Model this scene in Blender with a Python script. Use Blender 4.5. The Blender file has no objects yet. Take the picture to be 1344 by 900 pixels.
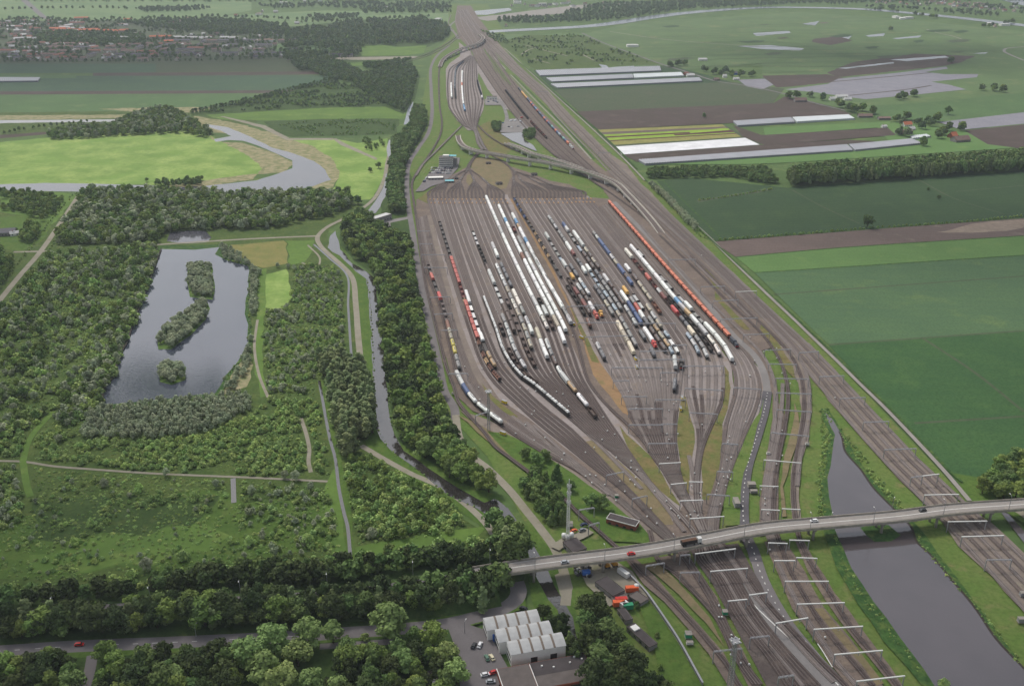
import bpy, bmesh, math, random
from mathutils import Vector, Matrix, noise
from mathutils.geometry import tessellate_polygon
SC = bpy.context.scene
COL = SC.collection
# ---------------------------------------------------------------- camera, sky, sun, exposure
CAM_H = 316.0; FPX = 1291.0; PITCH = math.radians(23.45)
cam_data = bpy.data.cameras.new('camera'); cam = bpy.data.objects.new('camera', cam_data); COL.objects.link(cam)
cam_data.sensor_width = 36.0; cam_data.lens = 36.0*FPX/1344.0
cam_data.clip_start = 1.0; cam_data.clip_end = 60000.0
cam.location = (0, 0, CAM_H); cam.rotation_euler = (math.radians(90)-PITCH, 0, 0)
SC.camera = cam
SUN_EL = math.radians(52); SUN_AZ = math.radians(-35)      # azimuth from +Y, towards +X positive
W = bpy.data.worlds.new('World'); SC.world = W; W.use_nodes = True
nt = W.node_tree
sky = nt.nodes.new('ShaderNodeTexSky'); sky.sky_type = 'NISHITA'; sky.sun_disc = False
sky.sun_elevation = SUN_EL; sky.sun_rotation = SUN_AZ
sky.air_density = 1.2; sky.dust_density = 3.0; sky.ozone_density = 0.6; sky.altitude = 50
bg = nt.nodes['Background']; bg.inputs['Strength'].default_value = 0.115
hsv = nt.nodes.new('ShaderNodeHueSaturation'); hsv.inputs['Saturation'].default_value = .4      # a mostly overcast, greyish sky
nt.links.new(sky.outputs[0], hsv.inputs['Color']); nt.links.new(hsv.outputs[0], bg.inputs['Color'])
sd = bpy.data.lights.new('sun', 'SUN'); sd.energy = 2.0; sd.angle = math.radians(10); sd.color = (1.0, 0.95, 0.88)
sun = bpy.data.objects.new('sun', sd); COL.objects.link(sun)
_d = Vector((math.sin(SUN_AZ)*math.cos(SUN_EL), math.cos(SUN_AZ)*math.cos(SUN_EL), math.sin(SUN_EL)))
sun.rotation_euler = _d.to_track_quat('Z', 'Y').to_euler(); sun.location = (0, 0, 900)
SC.view_settings.view_transform = 'Standard'; SC.view_settings.look = 'None'
SC.view_settings.exposure = 0.31; SC.view_settings.gamma = 1.0; SC.view_settings.use_curve_mapping = False

# ---------------------------------------------------------------- helpers
_c, _s = math.cos(PITCH), math.sin(PITCH)
def P(px, py, z=0.0):
    """where the sight line of a photo pixel meets the level z"""
    dx = (px-672.0)/FPX; dy = (450.0-py)/FPX
    d = Vector((dx, _c+dy*_s, -_s+dy*_c))
    t = (z-CAM_H)/d.z
    return Vector((d.x*t, d.y*t, z))
def PX(v):
    """photo pixel of a world point (used to report sizes)"""
    r = Vector(v)-Vector((0, 0, CAM_H))
    f = r.y*_c - r.z*_s; u = r.y*_s + r.z*_c
    return (672+FPX*r.x/f, 450-FPX*u/f)
def S(r, g, b, k=1.0):
    def l(v):
        v /= 255.0
        return (v/12.92 if v <= .04045 else ((v+.055)/1.055)**2.4)*k
    return (l(r), l(g), l(b), 1.0)
def tag(o, label=None, cat=None, group=None, kind=None):
    if label: o['label'] = label
    if cat: o['category'] = cat
    if group: o['group'] = group
    if kind: o['kind'] = kind
    return o
def empty(name, loc=(0, 0, 0), rz=0.0):
    o = bpy.data.objects.new(name, None); COL.objects.link(o)
    o.location = loc; o.rotation_euler = (0, 0, rz); o.empty_display_size = 1.0
    return o
class MB:
    """collects verts and faces for one mesh"""
    def __init__(s): s.v = []; s.f = []; s.mi = []; s.m = 0
    def add(s, vs, fs):
        b = len(s.v); s.v += [tuple(v) for v in vs]
        for f in fs: s.f.append([b+i for i in f]); s.mi.append(s.m)
        return s
    def box(s, x0, x1, y0, y1, z0, z1, M=None, taper=0.0):
        t = taper
        vs = [(x0,y0,z0),(x1,y0,z0),(x1,y1,z0),(x0,y1,z0),(x0+t,y0+t,z1),(x1-t,y0+t,z1),(x1-t,y1-t,z1),(x0+t,y1-t,z1)]
        if M is not None: vs = [M @ Vector(v) for v in vs]
        return s.add(vs, [(3,2,1,0),(4,5,6,7),(0,1,5,4),(1,2,6,5),(2,3,7,6),(3,0,4,7)])
    def bar(s, a, b, w, h=None):
        a = Vector(a); b = Vector(b); h = h or w
        d = (b-a)
        if d.length < 1e-6: return s
        d.normalize(); up = Vector((0,0,1)) if abs(d.z) < .95 else Vector((1,0,0))
        sx = d.cross(up).normalized(); sz = sx.cross(d).normalized()
        vs = []
        for p in (a, b):
            for i, j in ((-1,-1),(1,-1),(1,1),(-1,1)): vs.append(p+sx*(i*w/2)+sz*(j*h/2))
        return s.add(vs, [(3,2,1,0),(4,5,6,7),(0,1,5,4),(1,2,6,5),(2,3,7,6),(3,0,4,7)])
    def tube(s, a, b, r0, r1=None, n=8, caps=True):
        a = Vector(a); b = Vector(b); r1 = r0 if r1 is None else r1
        d = (b-a).normalized(); up = Vector((0,0,1)) if abs(d.z) < .95 else Vector((1,0,0))
        sx = d.cross(up).normalized(); sz = sx.cross(d).normalized()
        vs = []
        for p, r in ((a, r0), (b, r1)):
            for i in range(n):
                t = 2*math.pi*i/n; vs.append(p+sx*(math.cos(t)*r)+sz*(math.sin(t)*r))
        fs = [(i, (i+1) % n, n+(i+1) % n, n+i) for i in range(n)]
        if caps: fs += [tuple(range(n-1, -1, -1)), tuple(range(n, 2*n))]
        return s.add(vs, fs)
    def lathe_x(s, prof, cz, n=10, cy=0.0):
        """profile [(x, r)] turned round a lengthwise axis at height cz"""
        vs = []; fs = []; k = len(prof)
        for x, r in prof:
            for i in range(n):
                t = 2*math.pi*i/n; vs.append((x, cy+math.cos(t)*r, cz+math.sin(t)*r))
        for j in range(k-1):
            for i in range(n): fs.append((j*n+i, j*n+(i+1) % n, (j+1)*n+(i+1) % n, (j+1)*n+i))
        fs += [tuple(range(n)), tuple(range((k-1)*n+n-1, (k-1)*n-1, -1))]
        return s.add(vs, fs)
    def prism_x(s, sec, x0, x1):
        """cross-section [(y, z)] swept along x"""
        n = len(sec)
        vs = [(x0, y, z) for y, z in sec]+[(x1, y, z) for y, z in sec]
        fs = [(i, (i+1) % n, n+(i+1) % n, n+i) for i in range(n)]+[tuple(range(n-1, -1, -1)), tuple(range(n, 2*n))]
        return s.add(vs, fs)
    def mesh(s, name, mats, smooth=False):
        me = bpy.data.meshes.new(name); me.from_pydata(s.v, [], s.f)
        for m in (mats if isinstance(mats, (list, tuple)) else [mats]): me.materials.append(m)
        if any(s.mi): me.polygons.foreach_set('material_index', s.mi)
        me.validate()
        if len(me.polygons) < 60000:
            bm = bmesh.new(); bm.from_mesh(me); bmesh.ops.recalc_face_normals(bm, faces=bm.faces); bm.to_mesh(me); bm.free()
        if smooth: me.polygons.foreach_set('use_smooth', [True]*len(me.polygons))
        me.update(); return me
    def build(s, name, mats, parent=None, smooth=False, loc=None):
        o = bpy.data.objects.new(name, s.mesh(name, mats, smooth)); COL.objects.link(o)
        if parent is not None: o.parent = parent
        if loc is not None: o.location = loc
        return o
def part(name, me, parent, loc=(0, 0, 0), color=None):
    o = bpy.data.objects.new(name, me); COL.objects.link(o); o.parent = parent; o.location = loc
    if color: o.color = color
    return o
def copy_tree(o, parent=None):
    c = o.copy(); COL.objects.link(c); c.parent = parent
    for ch in o.children: copy_tree(ch, c)
    return c
def smooth_pts(pts, step):
    """Catmull-Rom through world points, resampled about every step metres"""
    pts = [Vector(p) for p in pts]
    if len(pts) < 3:
        a, b = pts[0], pts[-1]; n = max(1, int((b-a).length/step)); return [a.lerp(b, i/n) for i in range(n+1)]
    q = [pts[0]*2-pts[1]]+pts+[pts[-1]*2-pts[-2]]
    fine = []
    for i in range(1, len(q)-2):
        p0, p1, p2, p3 = q[i-1:i+3]; L = (p2-p1).length; n = max(2, int(L/max(step/3, .5)))
        n = min(n, 60)
        d01 = max((p1-p0).length, 1e-3)**.5; d12 = max(L, 1e-3)**.5; d23 = max((p3-p2).length, 1e-3)**.5
        t0 = 0; t1 = d01; t2 = t1+d12; t3 = t2+d23
        for k in range(n):
            t = t1+(t2-t1)*k/n
            A1 = p0*((t1-t)/(t1-t0))+p1*((t-t0)/(t1-t0)); A2 = p1*((t2-t)/(t2-t1))+p2*((t-t1)/(t2-t1)); A3 = p2*((t3-t)/(t3-t2))+p3*((t-t2)/(t3-t2))
            B1 = A1*((t2-t)/(t2-t0))+A2*((t-t0)/(t2-t0)); B2 = A2*((t3-t)/(t3-t1))+A3*((t-t1)/(t3-t1))
            fine.append(B1*((t2-t)/(t2-t1))+B2*((t-t1)/(t2-t1)))
    fine.append(pts[-1])
    return fine
def resample(pts, n):
    L = [0.0]
    for a, b in zip(pts, pts[1:]): L.append(L[-1]+(b-a).length)
    out = []; j = 0
    for i in range(n):
        t = L[-1]*i/(n-1)
        while j < len(L)-2 and L[j+1] < t: j += 1
        u = (t-L[j])/max(L[j+1]-L[j], 1e-9); out.append(pts[j].lerp(pts[j+1], u))
    return out
def WP(pxs, z=0.0): return [P(x, y, z) for x, y in pxs]
def inside(p, poly):
    x, y = p[0], p[1]; c = False; j = len(poly)-1
    for i in range(len(poly)):
        xi, yi = poly[i][0], poly[i][1]; xj, yj = poly[j][0], poly[j][1]
        if (yi > y) != (yj > y) and x < (xj-xi)*(y-yi)/(yj-yi)+xi: c = not c
        j = i
    return c
def nz(x, y, s, k=0.0): return noise.noise(Vector((x/s, y/s, k)))
def sheet(name, pxs, mat, z, jit=0.0, step=12.0, curve=False, label=None, kind='structure'):
    """a flat patch of ground, outlined by photo pixels laid on the ground"""
    pts = WP(pxs); n = len(pts); out = []
    if curve:
        q = pts+pts[:1]; ring = smooth_pts(q, step)[:-1]
    else: ring = pts
    m = len(ring)
    for i in range(m):
        a, b = ring[i], ring[(i+1) % m]; L = (b-a).length
        k = max(1, int(L/step)) if jit else 1
        for t in range(k): out.append(a.lerp(b, t/k))
    if jit:
        out = [Vector((p.x+jit*(nz(p.x, p.y, 18, 1)+.6*nz(p.x, p.y, 6, 2)), p.y+jit*1.5*(nz(p.x, p.y, 18, 5)+.6*nz(p.x, p.y, 6, 7)), 0)) for p in out]
    tris = tessellate_polygon([[Vector((p.x, p.y, 0)) for p in out]])
    me = bpy.data.meshes.new(name); me.from_pydata([(p.x, p.y, z) for p in out], [], [tuple(t) for t in tris])
    me.validate(); me.materials.append(mat)
    bm = bmesh.new(); bm.from_mesh(me)
    for f in bm.faces:
        f.normal_update()
        if f.normal.z < 0: f.normal_flip()
    bm.to_mesh(me); bm.free()
    o = bpy.data.objects.new(name, me); COL.objects.link(o); o['kind'] = kind
    if label: o['label'] = label
    return o
def strip_mesh(pts, w, z, w2=None):
    """flat ribbon along world points; z number or list"""
    vs = []; fs = []; n = len(pts)
    for i, p in enumerate(pts):
        d = (pts[min(i+1, n-1)]-pts[max(i-1, 0)]); d.z = 0; d.normalize(); s = Vector((-d.y, d.x, 0))
        zz = z[i] if isinstance(z, list) else z
        h = (w[i] if isinstance(w, list) else w)/2
        vs += [(p.x+s.x*h, p.y+s.y*h, zz), (p.x-s.x*h, p.y-s.y*h, zz)]
    for i in range(n-1): fs.append((2*i, 2*i+1, 2*i+3, 2*i+2))
    return vs, fs
def ribbon(name, pxs, w, mat, z, label=None, step=10, kind='structure'):
    pts = smooth_pts(WP(pxs), step); m = MB(); m.add(*strip_mesh(pts, w, z))
    o = m.build(name, mat); o['kind'] = kind
    if label: o['label'] = label
    return o
# ---------------------------------------------------------------- materials
def mat_new(name):
    m = bpy.data.materials.new(name); m.use_nodes = True; n = m.node_tree.nodes; b = n['Principled BSDF']
    return m, m.node_tree, b
def N(t, typ, **kw):
    n = t.nodes.new(typ)
    for k, v in kw.items(): setattr(n, k, v)
    return n
def mixc(t, fac, a, b, blend='MIX'):
    n = N(t, 'ShaderNodeMix', data_type='RGBA', blend_type=blend)
    for sock, val in ((0, fac), (6, a), (7, b)):
        if hasattr(val, 'is_linked') or hasattr(val, 'node'): t.links.new(val, n.inputs[sock])
        else: n.inputs[sock].default_value = val
    return n.outputs[2]
def noise_fac(t, scale, lo, hi, vec=None, detail=4.0, rough=.6):
    """noise with features about `scale` metres across, stretched between lo and hi to 0..1"""
    n = N(t, 'ShaderNodeTexNoise'); n.inputs['Scale'].default_value = 1.0/scale; n.inputs['Detail'].default_value = detail; n.inputs['Roughness'].default_value = rough
    if vec is None: vec = N(t, 'ShaderNodeNewGeometry').outputs['Position']
    t.links.new(vec, n.inputs['Vector'])
    r = N(t, 'ShaderNodeMapRange'); r.inputs[1].default_value = lo; r.inputs[2].default_value = hi
    t.links.new(n.outputs[0], r.inputs[0]); return r.outputs[0]
def setp(b, rough=.9, spec=.2, metal=0.0):
    b.inputs['Roughness'].default_value = rough; b.inputs['Specular IOR Level'].default_value = spec; b.inputs['Metallic'].default_value = metal
def ground_mat(name, c1, c2, big=40.0, c3=None, fine=2.5, patch=14.0, rows=None, fa=.35, p3=(.55, .7)):
    """ground cover: two colours in large drifts, a third in patches, fine grain; rows=(angle deg, metres, strength, colour)"""
    m, t, b = mat_new(name); setp(b, .95, .1)
    g = N(t, 'ShaderNodeNewGeometry').outputs['Position']
    col = mixc(t, noise_fac(t, big, .38, .62, g), c1, c2)
    if c3: col = mixc(t, noise_fac(t, patch, p3[0], p3[1], g, 5), col, c3)
    if rows:
        ang, sp, st, rc = rows
        mp = N(t, 'ShaderNodeMapping', vector_type='POINT'); mp.inputs['Rotation'].default_value = (0, 0, math.radians(-ang)); t.links.new(g, mp.inputs[0])
        w = N(t, 'ShaderNodeTexWave', wave_type='BANDS', bands_direction='Y'); w.inputs['Scale'].default_value = .314/sp; w.inputs['Distortion'].default_value = 1.2; w.inputs['Detail'].default_value = 2; w.inputs['Detail Scale'].default_value = .4
        t.links.new(mp.outputs[0], w.inputs[0])
        mm = N(t, 'ShaderNodeMath', operation='MULTIPLY'); t.links.new(w.outputs['Fac'], mm.inputs[0]); mm.inputs[1].default_value = st
        col = mixc(t, mm.outputs[0], col, rc)
    dk = tuple(v*(1-fa) for v in c1[:3])+(1,)
    f = noise_fac(t, fine, .42, .8, g, 3, .7)
    col = mixc(t, f, col, dk)
    t.links.new(col, b.inputs['Base Color']); return m
def plain(name, c, rough=.8, spec=.3, metal=0.0, var=.18, scale=1.5):
    m, t, b = mat_new(name); setp(b, rough, spec, metal)
    tc = N(t, 'ShaderNodeTexCoord').outputs['Object']
    dk = tuple(v*(1-var) for v in c[:3])+(1,)
    t.links.new(mixc(t, noise_fac(t, scale, .35, .7, tc), c, dk), b.inputs['Base Color']); return m
def paint_mat(name, rough=.55, dirt=.38, spec=.4):
    """paint whose colour is the object's own colour, with grime streaks"""
    m, t, b = mat_new(name); setp(b, rough, spec)
    oi = N(t, 'ShaderNodeObjectInfo'); g = N(t, 'ShaderNodeNewGeometry').outputs['Position']
    f = noise_fac(t, 2.2, .45, .75, g, 4)
    mm = N(t, 'ShaderNodeMath', operation='MULTIPLY'); t.links.new(f, mm.inputs[0]); mm.inputs[1].default_value = dirt
    t.links.new(mixc(t, mm.outputs[0], oi.outputs['Color'], S(84, 76, 70)), b.inputs['Base Color']); return m
def leaf_mat(name, ca, cb, cc, hue=.12):
    """foliage: each tree its own shade between two greens, lighter sprays inside"""
    m, t, b = mat_new(name); setp(b, .8, .15)
    oi = N(t, 'ShaderNodeObjectInfo'); g = N(t, 'ShaderNodeNewGeometry').outputs['Position']
    col = mixc(t, oi.outputs['Random'], ca, cb)
    col = mixc(t, noise_fac(t, 2.6, .5, .72, g, 3), col, cc)
    hs = N(t, 'ShaderNodeHueSaturation'); t.links.new(col, hs.inputs['Color'])
    wn = N(t, 'ShaderNodeTexWhiteNoise', noise_dimensions='1D'); t.links.new(oi.outputs['Random'], wn.inputs['W'])
    mr = N(t, 'ShaderNodeMapRange'); mr.inputs[3].default_value = 1-hue*1.8; mr.inputs[4].default_value = 1+hue*1.8; t.links.new(wn.outputs[0], mr.inputs[0]); t.links.new(mr.outputs[0], hs.inputs['Value'])
    w2 = N(t, 'ShaderNodeTexWhiteNoise', noise_dimensions='2D'); cv = N(t, 'ShaderNodeCombineXYZ'); t.links.new(oi.outputs['Random'], cv.inputs[0]); cv.inputs[1].default_value = 3.7; t.links.new(cv.outputs[0], w2.inputs['Vector'])
    m2 = N(t, 'ShaderNodeMapRange'); m2.inputs[3].default_value = .475; m2.inputs[4].default_value = .515; t.links.new(w2.outputs[0], m2.inputs[0]); t.links.new(m2.outputs[0], hs.inputs['Hue'])
    t.links.new(hs.outputs[0], b.inputs['Base Color'])
    return m
def water_mat(name, c, c2, rough=.12, spec=.8, s=90, bump=.12, ior=1.9):
    m, t, b = mat_new(name); setp(b, rough, spec); b.inputs['IOR'].default_value = ior; b.inputs['Specular IOR Level'].default_value = .5
    g = N(t, 'ShaderNodeNewGeometry').outputs['Position']
    t.links.new(mixc(t, noise_fac(t, s, .4, .62, g, 3), c, c2), b.inputs['Base Color'])
    n = N(t, 'ShaderNodeTexNoise'); n.inputs['Scale'].default_value = .7; n.inputs['Detail'].default_value = 2; t.links.new(g, n.inputs['Vector'])
    bp = N(t, 'ShaderNodeBump'); bp.inputs['Strength'].default_value = bump; bp.inputs['Distance'].default_value = .4; t.links.new(n.outputs[0], bp.inputs['Height']); t.links.new(bp.outputs[0], b.inputs['Normal'])
    return m
M = {}
M['land'] = ground_mat('land', S(88,110,62), S(78,100,58), 160, S(112,126,74), 5, 50)
M['grass'] = ground_mat('grass', S(84,112,46), S(100,120,56), 22, S(126,128,66), 2.5, 9)
M['rough_grass'] = ground_mat('rough_grass', S(72,92,46), S(88,104,54), 20, S(100,108,60), 2.2, 9, fa=.45)
M['dark_grass'] = ground_mat('dark_grass', S(60,80,42), S(72,92,48), 18, S(86,98,54), 2.0, 7, fa=.45)
M['lush_grass'] = ground_mat('lush_grass', S(76,102,46), S(90,112,52), 14, S(104,118,60), 2.0, 8, fa=.35)
M['reed'] = ground_mat('reed', S(54,82,44), S(66,96,48), 7, S(90,108,54), 1.8, 5, fa=.5, p3=(.48,.64))
M['meadow'] = ground_mat('meadow', S(120,148,74), S(106,134,66), 70, S(150,168,96), 6, 45, p3=(.42,.66), fa=.2)
M['meadow2'] = ground_mat('meadow2', S(98,124,58), S(86,112,54), 40, S(116,134,70), 5, 30, fa=.25)
M['sand'] = ground_mat('sand', S(160,150,120), S(138,134,98), 12, S(104,114,70), 3, 9, fa=.25, p3=(.44,.62))
M['yard_grass'] = ground_mat('yard_grass', S(104,108,62), S(122,108,74), 14, S(84,104,52), 2.0, 9, fa=.35)
M['dry_grass'] = ground_mat('dry_grass', S(128,114,88), S(116,108,80), 12, S(104,108,70), 2.0, 10, fa=.3)
M['corridor'] = ground_mat('corridor', S(90,114,54), S(102,116,62), 20, S(116,114,74), 2.6, 14, fa=.35)
M['ballast'] = ground_mat('ballast', S(150,141,138), S(138,129,125), 24, S(136,120,106), 1.6, 16, fa=.3)
M['ballast_warm'] = ground_mat('ballast_warm', S(132,121,112), S(120,109,102), 30, S(136,128,114), 1.6, 12, fa=.3)
M['ballast_dark'] = ground_mat('ballast_dark', S(112,100,92), S(122,109,100), 20, S(132,118,104), 1.4, 10, fa=.35)
M['ballast_black'] = ground_mat('ballast_black', S(88,79,76), S(96,87,83), 20, S(108,98,92), 1.4, 10, fa=.3)
M['gravel'] = ground_mat('gravel', S(134,130,128), S(122,118,116), 24, None, 1.8, fa=.2)
M['track_bed'] = ground_mat('track_bed', S(101,91,88), S(110,100,95), 30, S(120,106,96), 1.4, 12, fa=.25)
M['track_dark'] = ground_mat('track_dark', S(80,70,68), S(90,79,76), 30, S(104,92,86), 1.2, 12, fa=.3)
M['track_worn'] = ground_mat('track_worn', S(128,119,116), S(118,109,105), 30, S(134,122,110), 1.1, 14, fa=.35)
M['rail'] = plain('rail', S(122,112,106), .45, .5, .3, .25, 30)
M['asphalt'] = ground_mat('asphalt', S(98,95,98), S(88,85,88), 12, None, 1.2, fa=.15)
M['asphalt_old'] = ground_mat('asphalt_old', S(122,117,117), S(112,107,107), 12, None, 1.2, fa=.15)
M['path'] = ground_mat('path', S(148,142,128), S(136,130,116), 14, S(126,126,100), 1.5, 10, fa=.2)
M['concrete_path'] = ground_mat('concrete_path', S(148,143,136), S(136,131,124), 14, None, 1.5, fa=.15)
M['marking'] = plain('marking', S(214,212,206), .8, .2)
M['water'] = water_mat('water', S(84,82,88), S(76,76,84), .06, .9, 60, .1, 1.5)
M['water_blue'] = water_mat('water_blue', S(66,70,82), S(58,63,76), .05, .9, 60, .08, 1.85)
M['water_grey'] = water_mat('water_grey', S(82,75,77), S(74,68,70), .05, .6, 70, .08, 1.9)
M['water_dark'] = water_mat('water_dark', S(54,50,48), S(48,45,44), .05, .6, 70, .08, 2.0)
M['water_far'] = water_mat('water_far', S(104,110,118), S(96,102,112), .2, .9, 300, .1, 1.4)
def field(n, c1, c2, big=60, c3=None, rows=None, fine=5, fa=.3, patch=40, p3=(.55,.72)): M[n] = ground_mat(n, c1, c2, big, c3, fine, patch, rows, fa, p3)
field('f_deep', S(62,92,56), S(69,99,57), 45, S(80,108,60), (-6, 11, .15, S(50,84,54)), fine=1.7, fa=.4)
field('f_blue', S(80,105,74), S(86,111,75), 60, S(100,121,76), (-4, 14, .15, S(66,94,72)), fine=1.9, fa=.35)
field('f_bright', S(98,128,74), S(92,122,70), 60, S(110,134,78), (-4, 10, .15, S(86,116,64)), fine=1.9, fa=.3)
field('f_brown', S(112,98,92), S(102,90,84), 40, S(138,126,112), (-5, 9, .3, S(98,86,80)), fine=2.2, fa=.35, p3=(.6,.75))
field('f_pale', S(146,132,118), S(130,116,104), 20, S(120,104,94))
field('f_brown_dark', S(88,76,72), S(80,72,64), 50, S(104,94,86), (-6, 10, .4, S(76,66,60)))
field('f_green_dark', S(62,82,56), S(68,88,58), 60, S(76,96,60), (-6, 7, .5, S(50,72,46)), fine=2.2, fa=.4)
field('f_olive', S(78,90,66), S(84,92,70), 60, S(94,92,76), (-6, 9, .35, S(70,80,58)))
field('f_town', S(70,92,72), S(76,98,72), 90, S(86,106,76), (0, 14, .3, S(62,84,66)))
field('f_town_green', S(86,112,70), S(80,104,66), 90, S(104,122,78))
field('f_mauve', S(96,88,82), S(88,84,76), 60, None)
field('f_far', S(112,132,88), S(98,122,82), 160, S(128,142,100), fine=8, patch=90)
field('f_polder', S(98,120,76), S(88,108,70), 80, S(124,128,88), (-8, 16, .3, S(84,106,66)), fine=7, patch=60)
field('lettuce', S(142,168,66), S(122,148,60), 30, None)
field('lettuce_red', S(84,50,56), S(92,62,60), 20, None)
field('lettuce_yellow', S(146,142,84), S(128,128,76), 20, None)
field('fleece', S(226,226,228), S(206,206,208), 20, S(186,184,178), fa=.12, p3=(.62,.8))
field('film', S(142,140,147), S(132,131,139), 30, S(118,114,118), (-6, 8.0, .35, S(122,120,126)), p3=(.6,.8))
M['f_town_lot'] = M['film']
M['paint'] = paint_mat('paint'); M['car_paint'] = paint_mat('car_paint', .25, .12, .5)
M['roof_paint'] = paint_mat('roof_paint', .85, .4, .2)
M['steel_dark'] = plain('steel_dark', S(58,52,50), .7, .3); M['wheel'] = plain('wheel', S(44,40,38), .6, .4)
M['glass'] = plain('glass', S(40,46,52), .1, .8, 0, .1); M['steel_grey'] = plain('steel_grey', S(152,152,154), .5, .4, .2)
M['white_steel'] = plain('white_steel', S(212,212,208), .6, .3, 0, .12); M['concrete'] = plain('concrete', S(150,144,136), .9, .2, 0, .3, 4)
M['deck'] = ground_mat('deck', S(150,144,138), S(140,134,130), 8, S(160,152,142), 1.2, 4, fa=.2)
M['parapet'] = plain('parapet', S(170,162,150), .9, .2, 0, .35, 3)
M['white_wall'] = plain('white_wall', S(234,232,226), .8, .2, 0, .1, 3); M['grey_wall'] = plain('grey_wall', S(140,136,134), .85, .2, 0, .2, 3)
M['brick'] = plain('brick', S(142,82,66), .9, .2, 0, .25, 2); M['flat_roof'] = plain('flat_roof', S(86,80,80), .95, .1, 0, .25, 5)
M['flat_roof2'] = plain('flat_roof2', S(112,104,100), .95, .1, 0, .25, 5)
M['rust_grass'] = ground_mat('rust_grass', S(152,122,90), S(138,114,86), 12, S(120,112,74), 2.0, 10, fa=.25)
M['straw'] = ground_mat('straw', S(132,126,76), S(116,118,68), 16, S(100,116,58), 2.2, 10, fa=.25)
M['portal_grey'] = plain('portal_grey', S(168,168,172), .6, .3)
M['mud'] = plain('mud', S(58,52,46), .9, .2)
M['shed_roof'] = plain('shed_roof', S(188,188,186), .6, .4, .1, .2, 4); M['bark'] = plain('bark', S(84,74,62), .95, .1, 0, .3, .6)
M['rooflight'] = plain('rooflight', S(122,108,94), .5, .4)
M['tarp_blue'] = plain('tarp_blue', S(60,110,190), .6, .3); M['orange'] = plain('orange', S(222,98,50), .6, .3); M['red'] = plain('red', S(200,50,40), .6, .3)
M['yellow'] = plain('yellow', S(226,196,40), .6, .3); M['green'] = plain('green', S(40,140,100), .6, .3); M['turquoise'] = plain('turquoise', S(110,190,200), .5, .4)
M['leaf_broad'] = leaf_mat('leaf_broad', S(96,118,60,1.25), S(111,130,66,1.25), S(123,141,72,1.25))
M['leaf_dark'] = leaf_mat('leaf_dark', S(71,90,51,1.76), S(81,100,55,1.76), S(90,108,58,1.76))
M['leaf_bright'] = leaf_mat('leaf_bright', S(122,144,84,1.15), S(132,150,88,1.15), S(140,158,94,1.15), .08)
M['leaf_willow'] = leaf_mat('leaf_willow', S(128,138,108,1.36), S(138,146,118,1.36), S(146,154,124,1.36))
M['leaf_poplar'] = leaf_mat('leaf_poplar', S(104,120,80,1.25), S(116,128,86,1.25), S(124,136,90,1.25))
M['leaf_scrub'] = leaf_mat('leaf_scrub', S(105,126,76,1.83), S(119,139,77,1.83), S(134,147,83,1.83))
M['leaf_far'] = leaf_mat('leaf_far', S(88,108,76,1.15), S(100,118,82,1.15), S(106,122,84,1.15))
M['leaf_dscrub'] = leaf_mat('leaf_dscrub', S(90,112,64,1.9), S(102,122,68,1.9), S(115,130,74,1.9))
M['leaf_weep'] = leaf_mat('leaf_weep', S(132,144,84), S(140,150,88), S(148,156,92), .04)
M['leaf_belt'] = leaf_mat('leaf_belt', S(65,80,47,1), S(75,90,51,1), S(81,96,55,1))
M['viaduct'] = plain('viaduct', S(188,182,172), .9, .2, 0, .25, 4)
M['leaf_dead'] = leaf_mat('leaf_dead', S(176,172,126), S(150,152,104), S(190,184,140))
# ---------------------------------------------------------------- the ground and what is laid on it
_z = [0.0]
def Z(step=0.02):
    _z[0] += step*.25; return _z[0]
def ground_plane():
    m = MB(); R = 16000
    m.add([(-R,-2000,0),(R,-2000,0),(R,2*R,0),(-R,2*R,0)], [(0,1,2,3)])
    o = m.build('ground', M['land']); tag(o, 'flat green polder land reaching to the far towns', None, None, 'structure')
ground_plane()
def F(name, mat, pxs, jit=0.0, curve=False, step=12.0, dz=.02): return sheet(name, pxs, M[mat], Z(dz), jit, step, curve)
# far left: fields, town ground
F('field', 'f_far', [(-200,-2),(330,-2),(330,14),(260,26),(60,28),(-200,30)])
F('road', 'asphalt_old', [(24,-2),(33,-2),(64,25),(56,25)])
F('field', 'f_far', [(120,28),(250,22),(300,20),(430,14),(600,18),(600,30),(470,32),(330,36),(140,32)])
F('town_ground', 'f_olive', [(-200,30),(130,27),(300,30),(385,44),(385,78),(200,84),(-200,84)], 6)
F('field', 'f_town', [(-260,84),(205,84),(205,96),(-260,97)])
F('field', 'f_olive', [(205,79),(372,78),(425,94),(205,95)])
F('field', 'f_brown_dark', [(122,96),(424,94),(428,98),(122,101)])
F('field', 'f_town', [(-260,101),(430,99),(442,119),(-260,121)])
F('field', 'f_town_green', [(-260,96),(100,99),(100,103),(-260,104)])
F('field', 'f_brown_dark', [(-260,121),(442,118.5),(446,122),(-260,126)])
F('field', 'f_town_green', [(-260,126),(446,122),(330,138),(282,148),(-260,152)])
F('meadow', 'rough_grass', [(-260,150),(300,145),(340,160),(280,170),(-260,186)], 3)
F('sand', 'sand', [(-200,153),(165,150.5),(166,155),(60,157),(-200,160)], 4)
F('canal', 'water_grey', [(-200,160),(60,157.5),(152,157),(150,160),(60,161),(-200,166)], 2)
F('sand', 'sand', [(130,143),(200,141),(280,141),(262,148),(180,147)], 4)
F('field', 'f_brown_dark', [(-60,182),(62,173),(66,176),(-60,187)], 2)
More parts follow.
